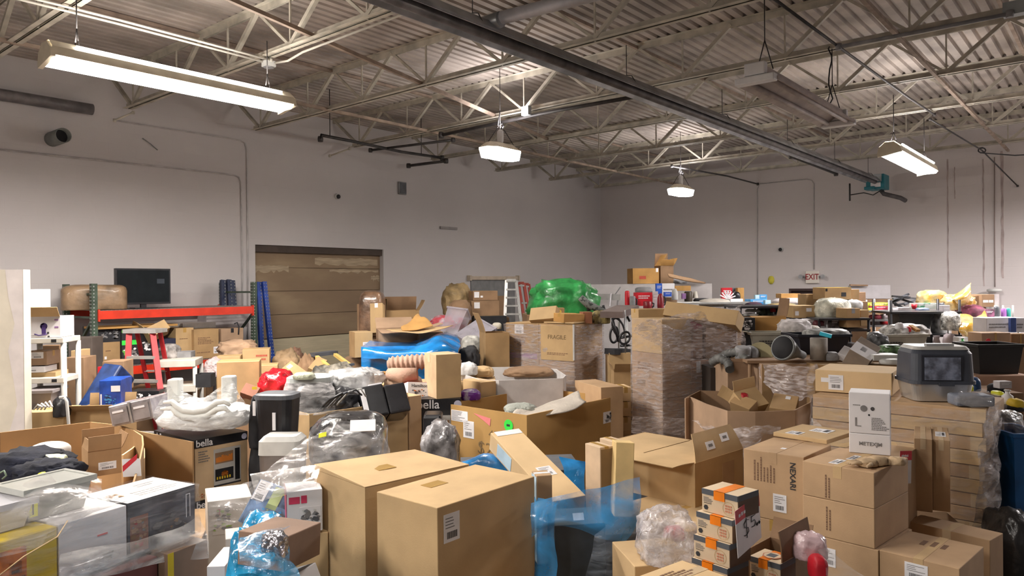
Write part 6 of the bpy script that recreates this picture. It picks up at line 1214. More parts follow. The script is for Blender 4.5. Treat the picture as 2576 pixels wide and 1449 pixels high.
PB(1155, 1205, 875, 925, 10.2, .2, BM, 'black bag between blue film load and fragile pallet', amp=.3, seed=107)
PB(1238, 1262, 812, 828, 12.2, .1, mat('pale_lampshade', (.62, .57, .48), .6), 'small pale lamp shade on the pile left of the fragile pallet', name='lamp_shade', cat='lamp shade', amp=.05, seed=3)
# grey opening with cream header board
b = MB(); p0, p1 = onX(1183, 700, XW), onX(1293, 700, XW); b.box((XW+.004, p0.y, 1.2), (XW+.03, p1.y, p0.z-.02), mat('grey_block_panel', (.25, .25, .255), .8, var=.08)); 
for k in range(6): b.box((XW+.03, p0.y, 1.2+k*.2), (XW+.032, p1.y, 1.206+k*.2), GY)
for k in range(4): yy = p0.y+(p1.y-p0.y)*(k+1)/5; b.box((XW+.03, yy-.003, 1.2), (XW+.032, yy+.003, p0.z-.02), GY)
o = b.build('window_1'); o['kind'] = 'structure'
b = MB(); b.box((XW+.0, p0.y-.08, p0.z-.04), (XW+.09, p1.y+.08, p0.z+.05), mat('cream_board', (.55, .46, .36), .6)); b.box((XW, p0.y-.12, p0.z-.06), (XW+.11, p0.y-.06, p0.z+.07), mat('cream_board', (.55, .46, .36), .6)); b.box((XW, p1.y+.06, p0.z-.06), (XW+.11, p1.y+.12, p0.z+.07), mat('cream_board', (.55, .46, .36), .6)); tag(b.build('header_board'), 'cream board with end caps above the grey wall opening', 'board')
# blue film load
BF = mat('blue_film_glossy', (.015, .24, .66), .2, var=.25, scale=3, bump=.5, bscale=6, coat=.7)
G = BN(900, 912, 1150, 872, 1250, 10.0, 4, l=.7); c = carton(G, 'sofa sized load under blue film, its lower boxy part', m=BF, tape=None, name='blue_wrapped_load', cat='wrapped load')
M_, (w, l, h) = G; zz = M_.translation.z; M_.translation.z = 0; c.matrix_world = M_; c.scale = (1, 1, (zz+h)/h)
sheet([[(935, 852, 10.9), (1000, 866, 10.9), (1080, 848, 10.8), (1115, 835, 10.7), (1150, 842, 10.8)], [(918, 868, 10.2), (1000, 872, 10.3), (1060, 862, 10.2), (1110, 845, 10.2), (1156, 862, 10.4)], [(912, 874, 9.9), (990, 882, 9.85), (1060, 880, 9.8), (1110, 872, 9.8), (1155, 880, 9.95)], [(912, 900, 9.88), (990, 905, 9.8), (1060, 900, 9.78), (1110, 900, 9.75), (1155, 905, 9.9)]], BF, 'blue film draped over the top of the sofa sized load', name='blue_film', amp=.03, sub=6)
# small goods right of dock door floor area
for (x0, xn, x1, yt, yb, d, m, lab) in ((868, 893, 938, 836, 900, 10.6, KL, 'kraft carton standing on edge left of the blue film load'),):
    G = BN(x0, xn, x1, yt, yb, d, 25, l=.35); carton(G, lab, m=m, tape='b', tm=TC, dec=[('lab', 'R', .45, .2, 1, .6, dict(ink=1)), ('pan', 'L', 0, 0, 1, 1, KR)])
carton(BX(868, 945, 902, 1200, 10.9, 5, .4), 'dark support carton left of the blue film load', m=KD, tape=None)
root = empty('stool', 'upturned folding stool with yellow wooden legs and dark seat', 'stool', at(800, 900, 10.4)); OO = root.location.copy()
YW_ = mat('yellow_wood', (.62, .44, .14), .5)
b = MB(); b.bar(at(786, 893, 10.5)-OO, at(843, 886, 10.8)-OO, .14, .05, DG); b.build('seat', root)
for q in (((797, 898, 10.2), (826, 922, 9.9)), ((843, 892, 10.5), (882, 920, 10.1))): b = MB(); b.bar(at(*q[0])-OO, at(*q[1])-OO, .05, .04, YW_); b.build('leg', root)
b = MB(); b.bar(at(830, 924, 9.9)-OO, at(890, 916, 10.1)-OO, .05, .03, DG); b.build('stretcher', root)
for i, (x0, x1, yt, yb, d, m, lab) in enumerate(((688, 760, 890, 945, 10.6, mat('crumple_kraft', (.30, .20, .11), .7, var=.25, scale=6), 'crumpled kraft bags heaped below the dock door'), (720, 760, 885, 915, 10.9, mat('brown_crumple', (.22, .12, .08), .5, var=.3), 'dark brown crumpled wrapper on the kraft bag heap'), (755, 800, 900, 950, 10.3, KD, 'brown paper bag beside the upturned stool'), (780, 900, 925, 960, 9.4, mat('olive_grey_mix', (.22, .20, .16), .6, var=.4, scale=10), 'grey and brown packing scraps under the upturned stool'))):
    PB(x0, x1, yt, yb+60, d, .25, m, lab, name='crumpled_heap', cat='packing scraps', amp=.35, freq=4, seed=110+i)
carton(BX(690, 900, 945, 1250, 10.0, 3, .6), 'wide low carton under the packing scraps below the dock door', m=KD, tape='b')
carton(OB((775, 925, 9.8), (800, 935, 9.8), (792, 893, 10.1), .2), 'small brown carton leaning by the stool', m=KR, tape=None)
carton(OB((748, 955, 9.4), (772, 935, 9.5), (735, 905, 9.6), .2), 'kraft carton with white sticker tilted left of the stool', m=KR, tape=None, dec=[('lab', 'R', .3, .7, .7, .9, dict(ink=0))])
# clear film heap + mid cartons
PB(830, 960, 935, 985, 8.2, .25, mat('crumpled_clear', (.60, .60, .60), .2, var=.2, alpha=.75, bump=1, bscale=12), 'crumpled clear film heap in front of the blue film load', name='crumpled_film', cat='plastic film', amp=.4, seed=121)
carton(BX(860, 980, 940, 1200, 9.3, -8, .3), 'open kraft tray carton in front of the blue film load', m=KO, tape=None, open_={'R': (70, .1)})
# ================================================================ centre back
# fragile pallet: kraft cartons in stretch wrap
d = 10.3; N = at(1446, 990, d)
bR = 52; bd = hdir(bR); ad = hdir(bR+90)
nb = V(N.x, N.y, 0); wR = min(.75, abs(solve_w(nb+V(0, 0, 1.5), bd, 1534))); lL = abs(solve_w(nb+V(0, 0, 1.5), ad, 1272)); zt = at(1446, 816, d).z
LOADF = (mk(nb, bd, ad, .12), (wR, lL, zt-.12))
n = 4; hs = [zt-.12-.0]
zc = [.12, .55, .98, 1.38, zt]
for i in range(4):
    for j in range(2):
        M_ = mk(nb+ad*(lL*.5*j), bd, ad, zc[i]); nmz = ['bottom', 'second', 'third', 'top'][i]
        dec = []
        if i == 3 and j == 1: dec = [('lab', 'L', .28, .62, .55, .95), ('pic', 'L', .25, .15, .6, .55, KP, [BR, KD, GI], 3)]
        if i == 3 and j == 0: dec = [('lin', 'L', .35, .4, .65, .75, 3, PU)]
        if i == 2 and j == 1: dec = [('pan', 'L', .1, .75, .95, .95, mat('faded_purple', (.38, .25, .36), .7))]
        carton((M_, (wR, lL*.5-.004, zc[i+1]-zc[i]-.003)), 'kraft carton of the fragile pallet, %s layer, %s side' % (nmz, 'near' if j == 0 else 'far'), m=[KP, KP, KP, KR][i], tape=None, dec=dec, group='cartons of the fragile pallet')
c = carton((mk(nb-bd*.02+ad*.0, bd, ad, 1.28), (.015, lL*.46, zt-1.28-.02)), 'light kraft panel reading fragile strapped to the pallet front', m=KL, tape=None, name='cardboard_sheet', cat='cardboard')
M2, _, _ = facem('L', (.015, lL*.46, zt-1.30), .5, .66, .003); text('FRAGILE', .085, mat('faint_marker', (.20, .13, .06), .8), c, M2); M2, _, _ = facem('L', (.015, lL*.46, zt-1.30), .5, .2, .003); lines(c, (.015, lL*.46, zt-1.30), 'L', .2, .16, .8, .24, 2, BR)
b = MB(); b.tube([N*1, N*1+V(0, 0, .001)], .001, WG); b.bm.free()
b = MB(); b.bar(nb-bd*.03-ad*.01+V(0, 0, 1.30), nb-bd*.03-ad*.01+V(0, 0, zt), .02, .02, WG); tag(b.build('corner_guard'), 'white edge guard strip at the corner of the fragile pallet', 'edge guard')
def pallet(G, label):
    M, (w, l, h) = G; root = empty('wooden_pallet', label, 'pallet', M=M); WD = mat('pallet_wood', (.38, .25, .13), .8, var=.15, scale=5)
    for k in range(6): b = MB(); y0 = l*k/6; b.box((0, y0, .09), (w, y0+l/7.5, .11), WD); b.build('deck_board', root)
    for k in range(3): b = MB(); x0 = (w-.05)*k/2; b.box((x0, 0, 0), (x0+.05, l, .09), WD); b.build('stringer', root)
pallet((mk(nb, bd, ad, 0), (wR, lL, .11)), 'wooden pallet under the fragile load')
wrapskin(LOADF, 'stretch wrap around the fragile pallet', filmmat('pale_glare_wrap', (.60, .54, .53), .42, bscale=8, stretch=(1, 1, 5)), amp=.015, z0=.0, z1=.99)  # paler, denser film tint imitates glare on the wrap
carton((mk(nb+bd*(wR*.0)+ad*.02-bd*-.02, hdir(bR), hdir(bR+90), zt+.005), (wR*.4, lL*.42, .02)), 'flat pale board on top of the fragile pallet', m=KL, tape=None)
for (p0, p1, p2, th, m, lab) in (((1330, 806, 10.8), (1395, 800, 10.6), (1335, 775, 10.9), .3, KL, 'light tan tilted carton on top of the fragile pallet, left'), ((1418, 812, 10.4), (1470, 812, 10.6), (1420, 790, 10.4), .25, KO, 'orange kraft carton on the fragile pallet, middle'), ((1375, 795, 11.2), (1420, 795, 11.2), (1375, 775, 11.2), .3, KR, 'kraft carton behind the green bag on the fragile pallet')):
    carton(OB(p0, p1, p2, th), lab, m=m, tape='b', tm=YO if 'tilted' in lab else TP)
carton(BX(1467, 1490, 785, 815, 10.6, 10, .2), 'small reddish carton on the fragile pallet', m=mat('reddish_kraft', (.30, .12, .06), .7), tape=None)
PB(1488, 1534, 782, 815, 10.7, .14, mat('camo_cloth', (.28, .22, .08), .8, col2=(.08, .06, .03), scale=9, thr=(.4, .55), bump=.5), 'olive camouflage bag on the right of the fragile pallet', name='camouflage_bag', cat='bag', amp=.15, seed=131)
# green bag
GRB = mat('green_poly_bag', (.035, .30, .075), .35, var=.25, scale=5, bump=1, bscale=7, coat=.3)
PB(1335, 1500, 705, 800, 11.9, .55, GRB, 'big bright green plastic bag behind the fragile pallet', name='green_bag', amp=.34, freq=4, seed=133)
carton(BX(1330, 1500, 792, 1200, 12.1, 5, .8), 'support carton under the green bag', m=KD, tape=None)
# camo bow / black tool and black chair
b = MB(); b.tube([at(1460, 748, 11.0), at(1478, 765, 11.0), at(1500, 775, 10.9), at(1530, 785, 10.9)], [.05, .06, .05, .03], mat('black_camo', (.03, .035, .03), .7, col2=(.15, .16, .15), scale=20, thr=(.5, .55)), n=8); b.tube([at(1478, 762, 11.0), at(1482, 782, 11.0)], .03, BM); b.tube([at(1517, 768, 10.9), at(1522, 785, 10.9)], .02, BM)
tag(b.build('camouflage_tool'), 'black camouflage patterned tool lying on the green bag', 'tool')
root = empty('ring_back_chair', 'black chair with oval wire back turned upside down beside the fragile pallet', 'chair', at(1560, 880, 10.6)); OO = root.location.copy()
b = MB(); b.bar(at(1538, 792, 10.5)-OO, at(1580, 775, 11.0)-OO, .35, .09, mat('mauve_brown_cloth', (.16, .12, .11), .8)); b.build('seat', root)
def ell(cx, cy, rx, ry, dd, tilt, r=.014):
    return [at(cx+rx*math.cos(t)*math.cos(tilt)-ry*math.sin(t)*math.sin(tilt), cy+rx*math.cos(t)*math.sin(tilt)+ry*math.sin(t)*math.cos(tilt), dd)-OO for t in [2*math.pi*k/24 for k in range(25)]]
for q in ((1556, 825, 13, 26, 10.5, -.4), (1545, 842, 10, 20, 10.6, .1), (1572, 850, 12, 16, 10.4, .5)): b = MB(); b.tube(ell(*q), .016, BK, n=6, cap=False); b.build('back_ring', root)
for q in (((1572, 785, 10.8), (1584, 808, 10.7)), ((1574, 788, 10.7), (1572, 840, 10.5)), ((1540, 800, 10.5), (1556, 860, 10.5)), ((1560, 850, 10.5), (1590, 845, 10.5)), ((1560, 870, 10.5), (1588, 868, 10.5))): b = MB(); b.tube([at(*q[0])-OO, at(*q[1])-OO], .018, BK, n=6); b.build('leg', root)
b = MB(); b.bar(at(1533, 884, 10.4)-OO, at(1575, 884, 10.6)-OO, .2, .08, BM); b.build('lower_frame', root)
b = MB(); b.tube([at(1573, 780, 10.4), at(1573, 888, 10.4)], .009, ST, n=6); tag(b.build('steel_pole'), 'thin steel pole standing beside the ring back chair', 'pole')
carton(BX(1535, 1590, 888, 1250, 10.4, 0, .4), 'kraft carton under the ring back chair', m=KL, tape='b')
c = carton(BX(1545, 1590, 935, 1000, 9.8, 0, .3), 'open kraft carton in the gap right of the fragile pallet', m=KR, tape=None, open_={'R': (40, .15), 'L': (20, .1)})
# white aluminium ladder and red ladders leaning by the wall
def wall_ladder(x0, x1, y0, x2, x3, y1, d, m, label, n=5):
    root = empty('step_ladder', label, 'ladder', at(x2, y1, d)); OO = root.location.copy(); a, c, e, f_ = at(x0, y0, d+.3), at(x2, y1, d), at(x1, y0, d+.3), at(x3, y1, d)
    for p, q in ((a, c), (e, f_)):
        dv = q-p; k = p.z/(-dv.z); q2 = p+dv*k; b = MB(); b.bar(p-OO, q2-OO, .055, .03, m); b.build('side_rail', root)
    for i in range(n): t = (i+.15)/n; b = MB(); b.bar(a.lerp(c, t)-OO, e.lerp(f_, t)-OO, .07, .03, AL if m is not RD else m); b.build('step', root)
    b = MB(); b.bar(a-OO, e-OO, .12, .05, m); b.build('top_cap', root)
LT = mat('old_red_fibreglass', (.30, .05, .035), .5)
wall_ladder(1274, 1298, 705, 1270, 1310, 808, 13.6, AL, 'aluminium step ladder folded against the left wall')
wall_ladder(1304, 1318, 712, 1318, 1332, 800, 13.9, LT, 'dark red fibreglass ladder leaning right of the aluminium ladder, left one', 2); wall_ladder(1318, 1330, 715, 1330, 1342, 795, 14.1, LT, 'dark red fibreglass ladder leaning right of the aluminium ladder, right one', 2)
# white freezer-like counter wall in the corner
WP = mat('white_counter', (.58, .55, .55), .5, var=.04)
p0 = at(1440, 716, 17.5); p1 = at(1790, 714, 17.0)
b = MB(); b.bar(V(p0.x, p0.y, p0.z/2), V(p1.x, p1.y, p1.z/2), .12, p0.z, WP); o = b.build('wall_low'); o['kind'] = 'structure'
zc_ = p0.z
b = MB(); q0, q1 = at(1470, 745, 16.9), at(1562, 748, 16.7); b.bar(q0, q1, .10, .14, WG); b.bar(at(1476, 752, 16.9), at(1478, 800, 16.9), .03, .03, WG); b.bar(at(1555, 752, 16.7), at(1550, 800, 16.7), .03, .03, ST); b.bar(at(1536, 738, 16.6), at(1533, 770, 16.6), .03, .03, WL); b.bar(at(1470, 745, 16.9), at(1483, 725, 16.9), .02, .02, GY); b.bar(at(1548, 740, 16.7), at(1561, 722, 16.7), .02, .02, GY)
tag(b.build('white_frame_rack'), 'pale metal frame with bars in front of the low white wall', 'frame')
# cartons on the low wall
dK = 17.2; p = at(1592, 716, dK)
c = carton((mk(V(p.x, p.y, zc_+.005), hdir(6), hdir(96), zc_+.005), ((1660-1592)*dK/F, .5, (714-675)*dK/F)), 'orange kraft carton with red print on the low white wall', m=KO, tape=None, dec=[('pan', 'R', .25, .3, .5, .5, RI), ('pan', 'R', .88, .75, .97, 1, WL)])
c = carton((camframe(V(at(1662, 716, dK+.1).x, at(1662, 716, dK+.1).y, zc_+.005), 10), (.32, .4, .42)), 'opened brown carton with raised flaps on the low white wall', m=KD, tape=None, open_={'R': (20, .15, 0, KO), 'P': (-10, .3, 0, KD), 'L': (-30, .3, 0, KO), 'Q': (30, .2, 0, KO)})
sheet([[(1680, 690, 17.1), (1730, 700, 17.0), (1775, 713, 16.9)], [(1683, 697, 16.9), (1725, 708, 16.8), (1772, 714, 16.8)]], KD, 'flattened dark brown carton sloping down on the low white wall', name='flattened_carton', cat='cardboard', amp=.01, th=.02)
PB(1688, 1725, 700, 714, 17.3, .2, GY, 'grey things under the flattened dark carton', name='grey_scraps', cat='scraps', amp=.3, seed=141)
# ---- tall wrapped pallet right of the gap
d = 8.4; N = V(*at(1667, 1000, d)); nb = V(N.x, N.y, 0); bd = hdir(28); ad = hdir(118); lL = abs(solve_w(nb+V(0, 0, 1.5), ad, 1590)); zt = at(1667, 803, d).z
zc = [0, .55, 1.05, 1.55, zt]
for i in range(4):
    carton((mk(nb, bd, ad, zc[i]), (.10 if i < 0 else .42, lL, zc[i+1]-zc[i]-.003)), 'kraft carton in the left column of the tall wrapped pallet, %s from the floor' % ['first', 'second', 'third', 'fourth'][i], m=[KP, KP, KP, KL][i], tape=None, group='cartons of the tall wrapped pallet', dec=[('lin', 'L', .2, .6, .7, .8, 3, BR), ('pan', 'L', .15, .2, .45, .35, mat('round_brown_mark', (.30, .20, .13), .8))] if i in (1, 2) else [])
wR = abs(solve_w(nb+bd*.42+V(0, 0, 1.5), bd, 1790)); n2 = nb+bd*.424
z_mid = at(1700, 912, 8.5).z
for i, (z0, z1) in enumerate(((0, .6), (.6, 1.0), (1.0, z_mid))):
    carton((mk(n2, bd, ad, z0), (max(.3, wR), lL*.9, z1-z0-.003)), 'reddish kraft carton in the right column of the tall wrapped pallet, %s from the floor' % ['first', 'second', 'third'][i], m=mat('reddish_kraft_b', (.40, .24, .16), .8), tape=None, group='cartons of the tall wrapped pallet', dec=[('lab', 'R', .25, .7, .45, 1, dict(ink=0))] if i == 2 else [])
MAG = mat('magenta_card', (.45, .07, .16), .6)
zz = at(1775, 800, 8.9).z
for i, (x0, x1, m, lab) in enumerate(((1672, 1716, KP, 'left'), (1718, 1772, mat('reddish_kraft_b', (.40, .24, .16), .8), 'middle, with magenta top'), (1776, 1862, KP, 'right'))):
    p = at(x0, 905, 8.75+.1*i); zt2 = at(x0, 803-4*i, 8.75).z; ww = (x1-x0)*8.8/F
    c = carton((mk(V(p.x, p.y, 0), hdir(12), hdir(102), z_mid), (ww, .5, zt2-z_mid)), 'upper carton on the right part of the tall wrapped pallet, '+lab, m=m, tape=None, group='cartons of the tall wrapped pallet', dec=[('pan', 'R', 0, .72, 1, 1, MAG)] if i else [])
    if i == 2: carton((mk(V(p.x, p.y, 0), hdir(12), hdir(102), 0), (ww, .5, z_mid-.003)), 'carton column behind the black gap of the tall wrapped pallet', m=KD, tape=None)
wrapskin((mk(nb, bd, ad, .5), (.43+max(.3, wR), lL, z_mid-.5)), 'stretch wrap around the lower half of the tall wrapped pallet', filmmat('pale_glare_wrap', (.60, .54, .53), .42, bscale=8, stretch=(1, 1, 5)), amp=.012)
wrapskin((mk(nb, bd, ad, z_mid), (.43, lL, zt-z_mid)), 'stretch wrap around the top left cartons of the tall wrapped pallet', FILM, amp=.01)
sheet([[(1600, 815, 8.2), (1680, 795, 8.5), (1770, 780, 8.8), (1866, 770, 8.9)], [(1600, 835, 8.2), (1690, 825, 8.45), (1780, 830, 8.6), (1864, 800, 8.7)], [(1660, 870, 8.3), (1720, 865, 8.5), (1800, 880, 8.6), (1870, 850, 8.75)], [(1668, 905, 8.35), (1720, 908, 8.5), (1800, 905, 8.6), (1872, 895, 8.8)]], filmmat('glare_load_wrap', (.74, .67, .67), .52, .1, bscale=11, bump=.9, stretch=(1, 1, 4)), 'glossy stretch wrap over the upper right of the tall wrapped pallet', name='stretch_wrap', amp=.04, freq=7, sub=7)  # lighter base and denser streaks put the wrap's glare into its colour
sheet([[(1588, 1045, 8.1), (1680, 1050, 8.25), (1760, 1055, 8.4)], [(1588, 1065, 8.1), (1680, 1068, 8.22), (1762, 1075, 8.4)], [(1590, 1090, 8.1), (1680, 1092, 8.22), (1760, 1100, 8.4)]], filmmat('glare_load_wrap', (.74, .67, .67), .52, .1), 'glossy wrap band low on the tall wrapped pallet', name='stretch_wrap', amp=.03, freq=8)
c = carton(OB((1667, 792, 9.0), (1850, 818, 8.5), (1674, 757, 9.05), .28), 'long light kraft carton lying sloped on top of the tall wrapped pallet', m=KL, tape=None)
carton(BX(1606, 1700, 778, 802, 9.0, 8, .3), 'flat light kraft carton beneath the long sloped carton', m=KL, tape='b')
# gap and wrapped cartons between pallet and bulk carton
carton(BX(1788, 1834, 925, 1080, 8.3, 0, .4), 'near-black block filling the shaded gap right of the tall wrapped pallet', m=mat('gap_shade_brown', (.03, .02, .015), .8), tape=None)  # shade of the gap put in as a near-black box
HOSE = mat('grey_hose', (.13, .13, .125), .6, var=.2)
root = None
for k, q in enumerate((((1790, 912, 8.1), (1810, 900, 8.0), (1832, 912, 7.9), (1836, 930, 7.8)), ((1800, 905, 8.2), (1830, 890, 8.1), (1855, 885, 8.0), (1880, 905, 7.9)))):
    pts = [at(*p) for p in q]; P2 = []
    for i in range(len(pts)-1):
        for j in range(8): P2.append(pts[i].lerp(pts[i+1], j/8))
    P2.append(pts[-1]); b = MB(); b.tube(P2, [.045+.008*math.sin(i*2.2) for i in range(len(P2))], HOSE, n=10); tag(b.build('corrugated_hose'), 'grey corrugated hose draped by the wrapped carton, '+['lower one', 'upper one'][k], 'hose', 'grey corrugated hoses')
PB(1858, 1906, 872, 915, 8.0, .12, GY, 'grey rubber boots sticking out of the kraft carton', name='rubber_boots', cat='boots', amp=.15, seed=151)
b = MB(); b.lathe([(.07, -.15), (.085, .1), (.08, .12), (.06, .12)], GY, 16, camframe(at(1868, 900, 8.0), 0, 10, 0)); tag(b.build('grey_cylinder'), 'upright grey tube opening beside the rubber boots', 'tube')
b = MB(); b.lathe([(.001, 0), (.14, 0), (.14, .02)], mat('olive_disc', (.28, .24, .13), .7), 20, camframe(at(1912, 893, 8.1), -30, 75, 0)); tag(b.build('olive_disc'), 'olive brown disc standing behind the rubber boots', 'disc')
G = BX(1832, 1916, 912, 1100, 7.9, 3, .45); carton(G, 'kraft carton with torn rim holding rubber boots', m=KP, tape=None, open_={'R': (10, .04, 1)})
carton(BX(1918, 2052, 916, 1100, 7.6, -3, .5), 'wide kraft carton under shiny wrap right of the boots', m=KP, tape=None, dec=[('pan', 'R', 0, .0, .18, 1, KR)])
sheet([[(1905, 920, 7.7), (1960, 922, 7.45), (2045, 918, 7.3)], [(1920, 960, 7.6), (1980, 955, 7.35), (2046, 960, 7.25)], [(1955, 1000, 7.4), (2000, 1005, 7.25), (2046, 1002, 7.2)]], filmmat('glare_load_wrap', (.74, .67, .67), .52, .1), 'shiny crinkled wrap over the wide kraft carton', name='stretch_wrap', amp=.05, freq=9, sub=7)
# wrecked open bulk carton with flaps
c = polywall([(1722, 1002), (1735, 998), (1775, 1016), (1830, 1034), (1900, 1036), (2000, 1032), (2040, 1012), (2045, 990)], at(1850, 1034, 6.6).z, .0, KP, 'battered open bulk carton full of crushed cartons, centre right', th=.012)
polywall([(1725, 1000), (1760, 982), (1850, 985), (1960, 985), (2044, 990)], at(1850, 1034, 6.6).z, .0, KD, 'rear wall of the battered bulk carton', name='bulk_carton', th=.012)
b = MB(); b.box((0, 0, 0), (.75, .5, 1.0), KD); tag(b.build('inner_carton', M=mk(at(1790, 1060, 6.85), hdir(4), hdir(94), 0)), 'dark carton pile inside the battered bulk carton', 'box')
for (p0, p1, p2, th, m, lab) in (((1835, 1010, 7.0), (1885, 1030, 6.85), (1845, 985, 7.1), .2, KR, 'crushed carton sticking out of the battered bulk carton, left'), ((1880, 1030, 6.9), (1935, 1015, 7.0), (1875, 978, 7.1), .15, KL, 'crushed light carton in the battered bulk carton, middle'), ((1935, 1025, 6.9), (2000, 1035, 6.8), (1925, 985, 7.2), .12, KR, 'crushed carton panel with white stickers in the battered bulk carton, right')):
    carton(OB(p0, p1, p2, th), lab, m=m, tape=None, open_={'L': (30, .12), 'R': (50, .1), 'P': (20, .15)} if 'middle' in lab else None, dec=[('lab', 'R', .5, .7, .7, .9, dict(ink=0))] if 'stickers' in lab else [])
PB(1860, 1880, 990, 1010, 7.0, .06, RD, 'small red thing among the crushed cartons', name='red_scrap', cat='scrap', amp=.2, seed=155, sub=3)
sheet([[(1740, 1050, 6.5), (1790, 1080, 6.35), (1870, 1075, 6.4), (1960, 1070, 6.45)], [(1800, 1110, 6.3), (1830, 1125, 6.25), (1880, 1100, 6.3), (1950, 1085, 6.4)], [(1822, 1160, 6.2), (1840, 1165, 6.2), (1868, 1160, 6.2), (1875, 1120, 6.3)]], filmmat('glare_load_wrap', (.74, .67, .67), .52, .1), 'shiny crinkled film below the battered bulk carton', name='stretch_wrap', amp=.05, freq=10, sub=7)
sheet([[(2040, 1050, 6.3), (2055, 1055, 6.2)], [(2038, 1075, 6.2), (2068, 1078, 6.1)]], FILM2, 'small clear film tuft left of the wide wrapped stack', name='clear_film', amp=.02)
# ================================================================ right background: tables and racks of goods
def rack(x0, x1, ys, d, deg, dep, label, m=BK, up=.0, name='goods_table', cat='table'):
    n = at(x0, ys[0], d); bd = hdir(deg); w = abs(solve_w(n, bd, x1)); M = mk(V(n.x, n.y, 0), bd, hdir(deg+90), 0); root = empty(name, label, cat, M=M); zs = [at(x0, y, d).z for y in ys]
    for z in zs: b = MB(); b.box((0, 0, z-.03), (w, dep, z), m); b.build('table_top' if len(zs) == 1 else 'shelf', root)
    for u in (.02, .98):
        for v in (.03, dep-.03): b = MB(); b.tube([(w*u, v, 0), (w*u, v, zs[0]+up-.03)], .018, m, n=6); b.build('leg' if len(zs) == 1 else 'post', root)
    return M, w, zs
rack(1575, 1700, (779.5,), 12.3, 2, .8, 'long table of red kitchen goods behind the tall wrapped pallet', AL)
rack(1690, 1905, (762,), 12.9, 0, 1.5, 'far table with white goods before the rear wall', AL)
rack(1860, 2060, (771, 797), 11.4, -2, 1.0, 'table with small goods left of the exit cartons', BK)
rack(2060, 2190, (801, 829, 870), 10.3, -3, .7, 'black wire rack with boxes in the right background', BK, name='wire_rack', cat='rack')
rack(2180, 2240, (781, 804, 818), 11.8, -3, .6, 'wire rack of red packages right of the exit cartons', ST, up=.2, name='wire_rack', cat='rack')
rack(2240, 2420, (785, 843), 10.7, -5, .7, 'black rack carrying the dark tote on the right', BK, up=.2, name='wire_rack', cat='rack')
rack(2385, 2570, (800,), 11.0, -4, .9, 'far right table with purple goods and white cartons', WG)
rack(1880, 2280, (907,), 7.7, -3, .9, 'long table with grey tubes and tilted crate in front of the racks', KD)
